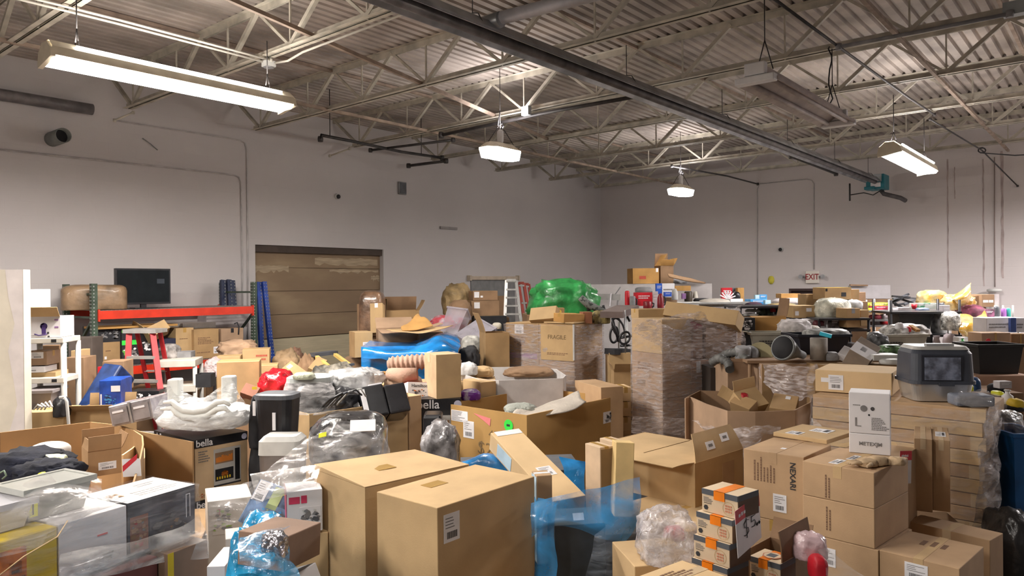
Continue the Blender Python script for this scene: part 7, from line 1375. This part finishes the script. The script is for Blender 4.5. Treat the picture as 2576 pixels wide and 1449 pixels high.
# surfaces under the big items on the right
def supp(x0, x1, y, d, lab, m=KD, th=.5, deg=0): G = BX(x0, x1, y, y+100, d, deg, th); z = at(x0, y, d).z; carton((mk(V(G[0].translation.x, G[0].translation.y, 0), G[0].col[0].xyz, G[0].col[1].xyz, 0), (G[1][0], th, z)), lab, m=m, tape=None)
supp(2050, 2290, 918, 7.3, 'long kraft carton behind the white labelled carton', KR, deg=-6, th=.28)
LSP = [  # x0, x1, ytop, ybot, depth, material, name, category, label
 (1573, 1585, 732, 775, 12.6, RB, 'red_canister', 'canister', 'tall glossy red canister at the left end of the kitchen goods table'),
 (1600, 1642, 736, 770, 12.6, RB, 'red_mixer_box', 'box', 'glossy red appliance box in the middle of the kitchen goods table'),
 (1620, 1642, 758, 778, 12.3, mat('dark_red', (.22, .01, .02), .4), 'red_pot', 'pot', 'dark red pot in front of the red appliance box'),
 (1655, 1672, 738, 778, 12.5, mat('dark_red', (.22, .01, .02), .4), 'red_kettle', 'kettle', 'dark red kettle at the right of the kitchen goods table'),
 (1598, 1640, 722, 736, 12.9, GY, 'glass_tray', 'tray', 'grey glass tray on top of the red appliance box'),
 (1585, 1600, 745, 776, 12.5, GY, 'grey_pot', 'pot', 'grey pot right of the tall red canister'),
 (1642, 1656, 733, 778, 12.9, mat('mauve_white', (.52, .48, .49), .6), 'pale_box', 'box', 'pale tall box behind the dark red kettle'),
 (1651, 1666, 713, 740, 13.4, mat('bright_blue_card', (.03, .12, .62), .5), 'blue_box', 'box', 'blue and white upright box on the white goods pile, left'),
 (1666, 1698, 713, 748, 13.4, WL, 'white_box', 'box', 'white box with blue stripes beside the upright blue box'),
 (1672, 1690, 735, 746, 13.0, mat('bright_blue_card', (.03, .12, .62), .5), 'blue_label_box', 'box', 'small blue box before the striped white box'),
 (1690, 1705, 727, 755, 13.2, WG, 'bagged_goods', 'bag', 'clear bag of white goods beside the striped white box'),
 (1698, 1740, 719, 732, 14.0, KO, 'flat_kraft_box', 'box', 'flat orange kraft box on the far table before the low wall'),
 (1724, 1744, 733, 760, 13.8, mat('espresso', (.05, .035, .02), .5), 'dark_stool', 'stool', 'small dark brown stand on the far table'),
 (1716, 1726, 738, 752, 13.6, mat('violet_card', (.25, .12, .30), .5), 'violet_box', 'box', 'small violet box left of the dark brown stand'),
 (1744, 1758, 733, 750, 13.9, mat('cream_shade', (.62, .58, .50), .6), 'lamp_shade', 'lamp shade', 'cream lamp shade on the far table right of the dark stand'),
 (1745, 1785, 750, 760, 13.8, BM, 'black_tray', 'tray', 'black tray under the cream lamp shade'),
 (1760, 1835, 752, 772, 13.2, mat('beige_cloth', (.50, .46, .40), .8, bump=.4), 'beige_cloth_roll', 'cloth', 'beige cloth roll on the far table middle'),
 (1816, 1842, 724, 752, 14.4, RB, 'red_box', 'box', 'red box with starburst white thing in front, before the rear wall'),
 (1842, 1851, 724, 748, 14.4, DG, 'grey_book_box', 'box', 'narrow dark grey box right of the red starburst box'),
 (1856, 1873, 724, 762, 14.3, KO, 'kraft_sheet', 'cardboard', 'orange kraft panel standing right of the dark grey box'),
 (1843, 1862, 734, 754, 14.0, BK, 'black_bust', 'ornament', 'small black shape before the orange kraft panel'),
 (1838, 1870, 752, 776, 13.4, WL, 'white_box', 'box', 'white box in front of the orange kraft panel'),
 (1900, 1913, 742, 758, 13.6, mat('pale_cyan', (.40, .62, .72), .5), 'pale_blue_box', 'box', 'pale cyan small box left of the bright blue one'),
 (1911, 1930, 741, 755, 13.6, LB, 'blue_box', 'box', 'bright blue box above the blue bag on the goods table'),
 (1888, 1932, 753, 768, 13.3, mat('sky_package', (.04, .28, .60), .4), 'blue_package', 'package', 'flat sky blue package on the goods table'),
 (1925, 1940, 755, 765, 13.2, mat('pale_cyan', (.40, .62, .72), .5), 'cyan_package', 'package', 'pale cyan package right of the sky blue one'),
 (1875, 1915, 760, 772, 12.8, mat('plum_cloth', (.05, .02, .04), .8), 'plum_cloth', 'cloth', 'dark plum cloth on the goods table'),
 (1945, 2030, 750, 766, 12.4, mat('white_bedding', (.60, .56, .57), .8, bump=.3), 'white_bedding', 'bedding', 'long white wrapped bedding on the table left of the exit cartons'),
 (1930, 2000, 764, 775, 12.1, mat('mustard_cloth', (.35, .25, .10), .8, var=.2), 'mustard_cloth', 'cloth', 'mustard brown cloth under the white bedding'),
 (1905, 1945, 772, 795, 11.9, mat('grey_green_mix', (.18, .22, .18), .6, var=.5, scale=14), 'grey_green_toy', 'toy', 'grey green toy between dark goods on the table'),
 (1938, 1950, 775, 785, 11.7, RD, 'red_toy', 'toy', 'small red toy right of the grey green one'),
 (1875, 1910, 778, 786, 11.7, WG, 'white_tray', 'tray', 'white tray stack on the left end of the goods table, upper'),
 (1872, 1905, 788, 795, 11.5, WG, 'white_tray', 'tray', 'white tray stack on the left end of the goods table, lower'),
 (1870, 1908, 795, 803, 11.4, BM, 'black_tray', 'tray', 'black tray under the white trays on the goods table'),
 (1952, 1975, 775, 792, 11.7, mat('smoke_dark', (.07, .06, .07), .6, var=.4), 'dark_basket', 'basket', 'dark basket on the goods table near the exit cartons'),
 (2128, 2168, 755, 778, 11.0, mat('grey_white_roll', (.48, .49, .50), .5, var=.2, scale=9), 'wrapped_roll', 'roll', 'grey white wrapped bowls right of the clear bag of ceramics'),
 (2005, 2033, 804, 820, 10.6, WL, 'white_box', 'box', 'white box on the lower rack level, left one'),
 (2033, 2078, 803, 825, 10.6, WL, 'printed_white_box', 'box', 'white box with dark red corner on the lower rack level'),
 (2046, 2072, 806, 820, 10.4, mat('maroon_print', (.10, .02, .03), .5), 'maroon_tray', 'tray', 'dark maroon tray in front of the printed white box'),
 (2090, 2113, 800, 828, 10.5, mat('photo_box', (.24, .20, .20), .5, var=.5, scale=12), 'photo_box', 'box', 'small box with round dark picture on the rack'),
 (2082, 2091, 802, 828, 10.6, WL, 'white_book', 'book', 'white upright book left of the round picture box'),
 (2113, 2132, 800, 822, 10.8, KR, 'kraft_bin', 'box', 'small kraft box right of the round picture box'),
 (2180, 2238, 762, 772, 12.2, mat('lime_package', (.50, .62, .04), .5, var=.4, scale=14), 'lime_packages', 'package', 'lime and yellow packages on the top of the red goods rack'),
 (2200, 2238, 770, 780, 12.0, mat('crimson_package', (.36, .02, .05), .5, var=.4, scale=14), 'crimson_packages', 'package', 'crimson packages under the lime ones'),
 (2186, 2198, 775, 787, 11.9, YE, 'yellow_packet', 'packet', 'yellow packet hanging at the left of the red goods rack'),
 (2186, 2215, 792, 803, 12.0, mat('crimson_package', (.36, .02, .05), .5), 'shoe_pile', 'shoes', 'red and grey shoes on the middle shelf of the red goods rack, left'),
 (2215, 2238, 790, 804, 12.0, mat('mauve_grey', (.26, .22, .23), .6), 'shoe_pile', 'shoes', 'grey shoes on the middle shelf of the red goods rack, right'),
 (2188, 2212, 806, 818, 12.0, mat('mauve_grey', (.26, .22, .23), .6), 'shoe_pile', 'shoes', 'grey shoes on the lower shelf of the red goods rack, left'),
 (2214, 2232, 804, 817, 12.0, RD, 'shoe_pile', 'shoes', 'red shoes on the lower shelf of the red goods rack, right'),
 (2297, 2310, 765, 778, 11.3, RB, 'red_bowl', 'bowl', 'small red bowl on the white shelf above the dark tote'),
 (2310, 2362, 763, 778, 11.4, mat('green_white_card', (.55, .60, .55), .5, col2=(.03, .30, .10), scale=7, thr=(.45, .5)), 'green_white_box', 'box', 'white and green long box above the dark tote'),
 (2305, 2335, 774, 785, 11.2, mat('blue_grey_tray', (.12, .16, .24), .5), 'blue_tray', 'tray', 'blue grey tray in front of the green and white box'),
 (2362, 2375, 762, 785, 11.2, DG, 'grey_speaker', 'speaker', 'small dark grey box right of the green and white box'),
 (2372, 2392, 768, 800, 11.0, mat('mauve_white', (.52, .48, .49), .6), 'pale_box', 'box', 'pale upright box right of the small dark grey box'),
 (2246, 2262, 775, 812, 11.6, WL, 'white_stack', 'books', 'stack of white slim boxes left of the dark tote'),
 (2262, 2288, 773, 784, 11.6, mat('mauve_white', (.52, .48, .49), .6), 'pale_box', 'box', 'pale flat box above the left of the dark tote'),
 (2335, 2350, 838, 880, 10.6, BM, 'black_can', 'can', 'black can between the tote rack posts, left'),
 (2352, 2372, 845, 880, 10.5, mat('mauve_grey', (.26, .22, .23), .6), 'grey_vase', 'vase', 'grey vase between the tote rack posts, middle'),
 (2374, 2404, 840, 885, 10.4, mat('mauve_pink', (.36, .30, .31), .6), 'mauve_board', 'board', 'mauve panel between the tote rack posts, right'),
 (2412, 2440, 848, 895, 10.2, mat('white_cage', (.50, .48, .48), .5), 'white_cage_box', 'box', 'white framed box with green bottle inside, right of the tote rack'),
 (2419, 2434, 852, 880, 10.0, mat('toy_green', (.08, .42, .12), .4), 'green_bottle', 'bottle', 'green bottle in front of the white framed box'),
 (2476, 2504, 778, 798, 11.2, mat('plum_print', (.22, .07, .14), .5, var=.5, scale=12), 'plum_box', 'box', 'plum printed box on the far right table'),
 (2505, 2518, 772, 798, 11.3, DG, 'dark_jar', 'jar', 'dark jar between white frames on the far right table'),
 (2523, 2535, 776, 798, 11.3, mat('violet_print', (.42, .16, .52), .5), 'violet_jar', 'jar', 'violet jar on the far right table'),
 (2534, 2546, 776, 798, 11.3, mat('teal_print', (.05, .42, .36), .5), 'teal_jar', 'jar', 'teal jar at the right end of the far table'),
 (2482, 2552, 800, 836, 9.6, WH, 'white_carton', 'box', 'large white carton with grey print on the far right'),
 (2543, 2556, 800, 836, 9.5, mat('navy_label', (.03, .06, .22), .5), 'navy_label_box', 'box', 'navy labelled narrow box beside the large white carton'),
 (2556, 2576, 800, 836, 9.6, WH, 'white_carton', 'box', 'white carton cut by the right picture edge'),
 (2470, 2545, 838, 872, 8.6, KP, 'cardboard_box', 'box', 'reddish kraft carton with red mark above the black tote'),
 (2545, 2590, 840, 880, 8.7, KD, 'cardboard_box', 'box', 'shaded kraft carton right of the red marked one'),
 (2436, 2465, 860, 935, 8.9, KR, 'cardboard_box', 'box', 'tall shaded carton left of the black tote'),
 (2428, 2450, 925, 960, 7.6, KR, 'cardboard_box', 'box', 'small brown carton behind the litter box at its right'),
 (2438, 2462, 950, 985, 6.6, mat('navy_toy', (.02, .07, .20), .5), 'blue_toy', 'toy', 'navy blue toy right of the litter box'),
 (2427, 2442, 965, 985, 6.4, YE, 'yellow_toy', 'toy', 'yellow toy block right of the litter box'),
 (2432, 2446, 956, 967, 6.5, LB, 'cyan_toy', 'toy', 'cyan toy piece above the yellow toy block'),
 (2488, 2524, 966, 990, 6.6, BM, 'black_bag_scrap', 'bag', 'black scrap bag on the brown carton at the far right'),
 (2515, 2548, 960, 978, 6.5, mat('mauve_white', (.52, .48, .49), .6), 'pale_label_box', 'box', 'pale label paper on the brown carton at the far right'),
 (2500, 2518, 985, 996, 6.2, YE, 'yellow_toy', 'toy', 'yellow scrap behind the grey folded package'),
 (2530, 2556, 985, 1018, 6.1, WL, 'white_pink_bottle', 'bottle', 'white bottle with pink label at the far right'),
 (2538, 2570, 1005, 1026, 6.0, YO, 'yellow_tray', 'tray', 'mustard yellow tray below the white bottle at the far right'),
 (2515, 2576, 1022, 1036, 6.0, BM, 'black_tray', 'tray', 'black tray edge at the far right below the mustard tray'),
 (2518, 2566, 1036, 1062, 5.9, mat('grey_green_foil', (.25, .27, .25), .25, var=.4, scale=12), 'foil_bundle', 'bundle', 'grey green foil bundle at the far right'),
]
BOXY = ('box', 'books', 'book', 'cardboard', 'package', 'panel', 'packet')
for i, (x0, x1, yt, yb, d, m, nm_, cat, lab) in enumerate(LSP):
    w = (x1-x0)*d/F; h = (yb-yt)*d/F
    if cat in BOXY:
        M = camframe(at(x0, yb, d), random.choice((-6, 3, 5, 8)) if w < .6 else -3); dep = min(.3, max(.06, w*.7)); b = MB(); b.box((0, 0, 0), (w, dep, h), m); o = tag(b.build(nm_, M=M, bevel=.004), lab, cat)
        if m in (WL, WH): lines(o, (w, dep, h), 'R', .1, .3, .8, .7, 2, GI)
        elif m in (KR, KP, KO, KD) and w > .12: b = MB(); b.box((w*.45, -.001, 0), (w*.52, dep, h+.001), TP); b.build('packing_tape', o)
        elif w > .08: lines(o, (w, dep, h), 'R', .15, .55, .8, .85, 2, WL if m not in (WG,) else GI)
    elif cat in ('canister', 'pot', 'kettle', 'jar', 'can', 'vase', 'bottle', 'bowl', 'lamp shade', 'stool', 'basket'):
        prof = {'lamp shade': [(.5, 0), (.5, .05), (.3, 1)], 'bottle': [(.45, 0), (.5, .1), (.5, .6), (.2, .8), (.2, 1)], 'bowl': [(.3, 0), (.5, .5), (.5, 1), (.42, .95)], 'kettle': [(.45, 0), (.5, .2), (.45, .7), (.25, .95), (.1, 1)], 'vase': [(.3, 0), (.5, .4), (.3, .8), (.4, 1)]}.get(cat, [(.46, 0), (.5, .06), (.5, .9), (.42, 1)])
        b = MB(); b.lathe([(r*w, z*h) for r, z in prof], m, 18); o = tag(b.build(nm_, M=camframe(at((x0+x1)/2, yb, d)+f0*w/2)), lab, cat)
        if cat in ('kettle', 'pot'): b = MB(); b.tube([(w*.45, 0, h*.8), (w*.75, 0, h*.7), (w*.7, 0, h*.3), (w*.48, 0, h*.25)], .012, BK, n=6); b.build('handle', o)
        if cat in ('canister', 'jar', 'bottle'): b = MB(); b.lathe([(w*.3, h), (w*.3, h*1.06), (w*.2, h*1.08)], WG, 14); b.build('cap', o)
    else: PB(x0, x1, yt, yb, d, max(.06, min(.22, w*.4)), m, lab, name=nm_, cat=cat, amp=.2, freq=4, seed=200+i, sub=3)
# starburst ornament
q = at(1830, 752, 14.0); b = MB()
for k in range(7): t = math.radians(20+k*22); b.bar(q, q+(r0*math.cos(t)+V(0, 0, 1)*math.sin(t))*.16, .02, .02, WL)
tag(b.build('starburst_bow'), 'white spiky starburst bow in front of the red box', 'ornament')
# larger background pieces
c = carton(BX(2075, 2142, 724, 754, 11.2, 3, .4), 'wide kraft carton with dark corner marks and yellow top, in front of the exit door', m=KR, tape=None, dec=[('pan', 'T', 0, 0, 1, 1, YO, 'yellow_top'), ('pan', 'R', .03, .7, .1, .92, BK), ('pan', 'R', .62, .25, .8, .6, INK)])
c = carton(BX(2028, 2060, 740, 770, 11.6, 3, .3), 'kraft carton standing before the brown exit door', m=KR, tape=None)
carton(BX(1965, 2014, 739, 750, 12.6, -3, .3), 'flat orange kraft carton before the exit door', m=KO, tape=None)
carton(BX(2142, 2162, 728, 756, 11.3, 3, .3), 'narrow brown carton right of the yellow topped one', m=KR, tape=None); carton(BX(2160, 2178, 735, 760, 11.6, 12, .2), 'crushed brown carton end right of the narrow brown one', m=KD, tape=None)
carton(BX(1996, 2050, 769, 800, 10.8, 2, .35), 'kraft carton with two white stickers left of the clear ceramics bag', m=KL, tape=None, dec=[('lab', 'R', .08, .2, .25, .55, dict(ink=0)), ('lab', 'R', .6, .5, .85, .8, dict(ink=0))])
PB(2050, 2135, 750, 800, 10.6, .22, mat('bagged_ceramic', (.62, .62, .52), .2, var=.25, scale=8, bump=.5, coat=.6), 'clear bag with pale oval ceramic dish in the right background', name='bagged_dish', cat='bag', amp=.15, seed=161)
carton(BX(2130, 2164, 776, 824, 10.3, 5, .3), 'wrapped brown paper bag, left one of two in the right background', m=KR, tape='a', tm=GY); carton(BX(2165, 2186, 780, 820, 10.5, 5, .3), 'wrapped brown paper bag, right one of two in the right background', m=KR, tape=None)
PB(2127, 2147, 752, 772, 11.2, .1, WG, 'white ribboned package above the brown paper bags', name='white_package', cat='package', amp=.1, seed=162, sub=3)
carton(BX(2140, 2240, 718, 752, 16.0, -4, .15), 'white foam board high in the right background', m=mat('dull_white_foam', (.46, .44, .455), .7, var=.04), tape=None, name='foam_board'); b = MB(); b.bar(at(2138, 717, 15.9), at(2182, 718, 15.9), .06, .03, KD); tag(b.build('wood_strip'), 'thin brown strip lying on the white foam board', 'strip')
for k in range(9):
    x = 2243+random.random()*35; y = 742+k*3.2+random.random()*4; a = at(x, y, 12.2+.05*k); t = math.radians(random.choice((-25, -10, 5, 20, 30))); b = MB(); b.bar(a, a+(r0*math.cos(t)-V(0, 0, 1)*math.sin(t))*(.2+.12*random.random()), .05, .03, DG if k % 2 else BM)
    tag(b.build('foam_rail'), 'dark foam rail in the heap right of the white foam board, %s from the top' % ['first', 'second', 'third', 'fourth', 'fifth', 'sixth', 'seventh', 'eighth', 'ninth'][k], 'rail', 'dark foam rails in a heap')
YBG = mat('yellow_gift_film', (.56, .30, .03), .25, col2=(.50, .42, .25), scale=5, bump=.8, bscale=9, coat=.6)
PB(2312, 2378, 730, 768, 11.6, .2, YBG, 'yellow and white film wrapped gift bag, left of the pointed one', name='gift_bag', amp=.15, seed=165)
PB(2370, 2445, 742, 780, 11.4, .2, YBG, 'crumpled yellow and clear film in the middle of the gift wraps', name='gift_wrap', amp=.35, seed=166)
sheet([[(2392, 748, 11.4), (2425, 728, 11.4), (2443, 713, 11.4)], [(2400, 756, 11.2), (2428, 745, 11.2), (2440, 735, 11.3)], [(2410, 768, 11.3), (2430, 765, 11.3), (2438, 758, 11.3)]], YBG, 'pointed yellow foil corner sticking up from the gift wraps', name='gift_wrap', amp=.02, th=.01)
PB(2374, 2408, 785, 832, 10.4, .15, mat('clear_bag_mix', (.55, .55, .52), .2, var=.4, scale=9, bump=.8, coat=.5), 'clear bag of pale goods hanging right of the dark tote', amp=.2, seed=167)
sheet([[(2415, 790, 10.6), (2450, 795, 10.5), (2480, 785, 10.6)], [(2412, 810, 10.4), (2445, 815, 10.3), (2488, 805, 10.4)], [(2418, 835, 10.3), (2440, 840, 10.2), (2478, 825, 10.3)], [(2430, 850, 10.3), (2440, 862, 10.3), (2462, 855, 10.3)]], YBG, 'long crumpled yellow film drape right of the tote rack', name='gift_wrap', amp=.05, freq=8)
PB(2412, 2470, 768, 800, 11.2, .2, mat('maroon_cloth', (.22, .05, .09), .6, var=.3, scale=9), 'maroon patterned bag behind the yellow film drape', name='maroon_bag', amp=.2, seed=168)
carton(BX(2442, 2480, 744, 772, 11.9, -5, .35), 'brown carton with two white oval handholes on the far right, left part', m=KD, tape=None); c = carton(BX(2470, 2502, 741, 772, 11.8, -5, .35), 'brown carton with white oval marks on the far right', m=KD, tape=None, dec=[('lab', 'R', .1, .35, .5, .55, dict(ink=0)), ('lab', 'R', .55, .35, .9, .55, dict(ink=0))])
for k, x in enumerate((2503, 2523, 2548)): b = MB(); b.tube([at(x, 768, 11.5), at(x, 812, 11.5)], .014, WG, n=6); tag(b.build('white_post'), ['white metal post at the left of the jars', 'white metal post between the jars', 'white metal post right of the teal jar'][k], 'post', 'white posts on the far right table')
# dark totes
tote(BX(2262, 2345, 792, 842, 10.9, -4, .4), mat('charcoal_tote', (.045, .05, .058), .5), 'charcoal tote on the rack in the right background', lid=mat('charcoal_tote', (.045, .05, .058), .5), open_=False)
PB(2345, 2378, 785, 842, 11.0, .1, mat('grey_speckle', (.34, .34, .34), .6, var=.35, scale=12), 'grey speckled roll right of the charcoal tote', name='speckled_roll', cat='roll', amp=.08, seed=171)
tote(BN(2448, 2462, 2576, 868, 944, 7.3, 0, l=.4), mat('black_tote', (.014, .012, .012), .5), 'large black open tote at the far right', taper=.035)
supp(2455, 2600, 946, 7.2, 'brown carton under the large black tote at the far right', mat('reddish_kraft_b', (.40, .24, .16), .8)); supp(2470, 2600, 874, 8.5, 'support carton behind the large black tote', KD); supp(2420, 2576, 990, 6.6, 'dark carton pile behind the wide wrapped stack at the right', KD); supp(2424, 2470, 940, 8.4, 'dark low carton behind the litter box', KD)
b = MB(); b.lathe([(.001, 0), (.03, 0), (.03, .003)], RB, 10, camframe(at(2486, 858, 8.45), 0, 90)); tag(b.build('red_sticker'), 'small red sticker on the reddish kraft carton at the far right', 'sticker')
# mail tubs, open carton, black bin, funnel, tube, crate
MT = mat('corrugated_plastic', (.52, .50, .42), .5, var=.08)
for (x0, x1, yt, yb, d, lab) in ((1892, 2010, 838, 882, 8.8, 'pale postal tub with printed lettering, left one'), (2222, 2335, 842, 885, 8.6, 'pale postal tub heaped with toys, right one')):
    G = BX(x0, x1, yt, yb, d, 0, .35); o = tote(G, MT, lab, taper=.04); lines(o, G[1], 'R', .15, .38, .6, .62, 2, INK, seed=5)
    ftext(o, G[1], 'R', .35, .28, 'UNITED STATES', .045, INK, 0, .0006); ftext(o, G[1], 'R', .35, .14, 'POSTAL SERVICE', .045, INK, 0, .0006)
supp(1885, 2020, 883, 9.1, 'dark support carton under the left postal tub', KD); supp(2215, 2340, 886, 8.9, 'dark support carton under the right postal tub', KD)
carton(BX(1892, 1978, 800, 836, 9.5, -2, .4), 'orange kraft carton open on one side behind the left postal tub', m=KO, tape=None, open_={'Q': (10, .25, 0, KD), 'R': (-80, .1)})
supp(1885, 1985, 838, 9.6, 'support carton behind the left postal tub', KD)
PB(1960, 2035, 806, 842, 9.0, .2, mat('white_paper_mix', (.62, .58, .58), .6, var=.2, scale=8), 'white papers and cloth in the left postal tub', name='paper_pile', cat='papers', amp=.3, seed=175)
PB(2010, 2060, 820, 850, 9.4, .15, mat('floral_cloth', (.50, .47, .40), .7, var=.35, scale=16), 'floral cloth hanging out of the left postal tub', name='floral_cloth', cat='cloth', amp=.2, seed=176)
PB(2225, 2330, 818, 848, 8.8, .18, mat('grey_white_mix', (.50, .48, .46), .5, var=.4, scale=12), 'mixed grey and white toys heaped in the right postal tub', name='toy_heap', cat='toys', amp=.3, freq=5, seed=177)
for (x0, x1, yt, yb, m, lab) in ((2253, 2272, 812, 828, WL, 'white and red figure on the toy heap, left'), (2270, 2285, 824, 838, WL, 'white cup on the toy heap'), (2280, 2290, 822, 835, RB, 'red ball on the toy heap')): PB(x0, x1, yt, yb, 8.5, .04, m, lab, name='small_toy', cat='toy', amp=.12, seed=9, sub=3)
b = MB(); b.bar(at(2290, 820, 8.6), at(2310, 832, 8.5), .06, .03, KO); tag(b.build('wood_block'), 'orange wooden block on the toy heap', 'block')
tote(BX(2010, 2140, 843, 904, 8.2, 2, .45), mat('black_blue_tote', (.012, .014, .024), .45), 'black open tote with cyan items in the right background', taper=.06)
PB(2025, 2128, 828, 846, 8.35, .18, mat('grey_blue_mix', (.28, .28, .27), .5, var=.4, scale=9), 'grey folded things filling the black open tote', name='folded_things', cat='cloth', amp=.15, seed=178)
b = MB(); b.bar(at(2062, 838, 8.1), at(2092, 846, 8.05), .08, .04, mat('cyan_plastic', (.03, .45, .62), .4)); tag(b.build('cyan_box'), 'cyan flat box on the rim of the black open tote', 'box')
FG = mat('smoky_grey_funnel', (.17, .18, .18), .4, var=.15)
ma, mb = at(1968, 874, 7.55), at(2034, 899, 7.85); zz_ = (mb-ma).normalized(); xx_ = V(0, 0, 1).cross(zz_).normalized(); yy_ = zz_.cross(xx_); M = Matrix(((xx_.x, yy_.x, zz_.x, ma.x), (xx_.y, yy_.y, zz_.y, ma.y), (xx_.z, yy_.z, zz_.z, ma.z), (0, 0, 0, 1))); b = MB(); b.lathe([(.12, 0), (.13, 0), (.135, .012), (.11, .10), (.045, .30), (.04, .40), (.035, .40), (.038, .30), (.10, .10), (.12, .015)], FG, 28, M); root = tag(b.build('grey_funnel'), 'large smoky grey cone lying on its side on the long table', 'cone')
b = MB(); b.lathe([(.001, -.004), (.118, -.004), (.118, .0)], BM, 24, M); b.build('dark_mouth', root)
b = MB(); p = at(2060, 904, 7.6); Mx = camframe(p, 0); h = .22; b.lathe([(.085, 0), (.085, h), (.07, h), (.07, .02)], mat('taupe_tube', (.30, .265, .23), .7, var=.15), 22, Mx); tag(b.build('taupe_tube'), 'upright taupe cardboard tube on the long table', 'tube')
PB(2074, 2108, 886, 908, 7.5, .07, GY, 'small grey fluted pot right of the taupe tube', name='fluted_pot', cat='pot', amp=.15, seed=179)
G = OB((2140, 900, 7.5), (2188, 893, 7.5), (2122, 868, 7.6), .12); carton(OB((2108, 888, 7.5), (2150, 905, 7.4), (2118, 866, 7.6), .08), 'white flap carton left of the tilted letter crate', m=WH, tape=None)
G = OB((2138, 878, 7.3), (2190, 908, 7.2), (2160, 842, 7.5), .35); c = carton(G, 'tilted crate of brown files with white label front on the long table', m=mat('file_brown', (.24, .19, .15), .7), tape=None, dec=[('pan', 'R', 0, 0, 1, .6, WL, 'white_front'), ('pan', 'R', .35, .25, .6, .5, GY), ('lin', 'T', .05, .05, .95, .95, 6, BM)])
G = BX(2198, 2268, 893, 908, 7.2, -3, .22); c = carton(G, 'white and grey appliance base lying right of the tilted crate', m=WG, tape=None, name='white_appliance', cat='appliance'); 
PB(2215, 2268, 903, 918, 7.1, .08, WG, 'white appliance foot below the appliance base', name='white_gadget', cat='appliance', amp=.1, seed=181, sub=3)
PB(2210, 2270, 870, 895, 8.0, .12, mat('green_grey_mix', (.12, .22, .10), .5, var=.5, scale=12), 'green cables and plastic behind the appliance base', name='green_cables', cat='cables', amp=.35, seed=182)
PB(2186, 2226, 838, 885, 8.3, .15, mat('dark_mix', (.08, .08, .085), .5, var=.5, scale=12), 'dark bag and toys right of the tilted crate', name='dark_bag', amp=.3, seed=183)
PB(1868, 1895, 836, 872, 8.9, .08, BM, 'black gadget left of the left postal tub', name='black_gadget', cat='gadget', amp=.3, seed=184)
carton(BX(1862, 1900, 800, 836, 9.3, 4, .25), 'black box with white footprints pattern behind the tall wrapped pallet', m=BM, tape=None, dec=[('pic', 'R', .1, .1, .9, .9, BM, [WL, GI], 8)])
supp(1858, 1900, 875, 9.0, 'kraft carton under the black gadget', KO)
supp(2140, 2245, 753, 15.95, 'support carton under the white foam board', KD, th=.35); supp(2405, 2442, 896, 9.85, 'support carton under the white framed box', KD, th=.5)
zt_ = at(1690, 762, 12.9).z; p = at(1650, 748, 13.35); carton((mk(p, hdir(0), hdir(90), zt_+.003), (.38, .3, p.z-zt_-.01)), 'low carton under the blue striped boxes on the far table', m=KD, tape=None)
supp(2142, 2184, 759, 11.45, 'support carton under the crushed brown carton end', KD, th=.5); supp(598, 657, 1003, 7.95, 'dark carton under the reddish brown tilted carton', KD, th=.4)
supp(1543, 1592, 1001, 9.8, 'support carton under the open kraft carton in the gap', KD, th=.35); supp(2440, 2482, 773, 11.95, 'support carton under the carton with oval handholes', KD, th=.5)
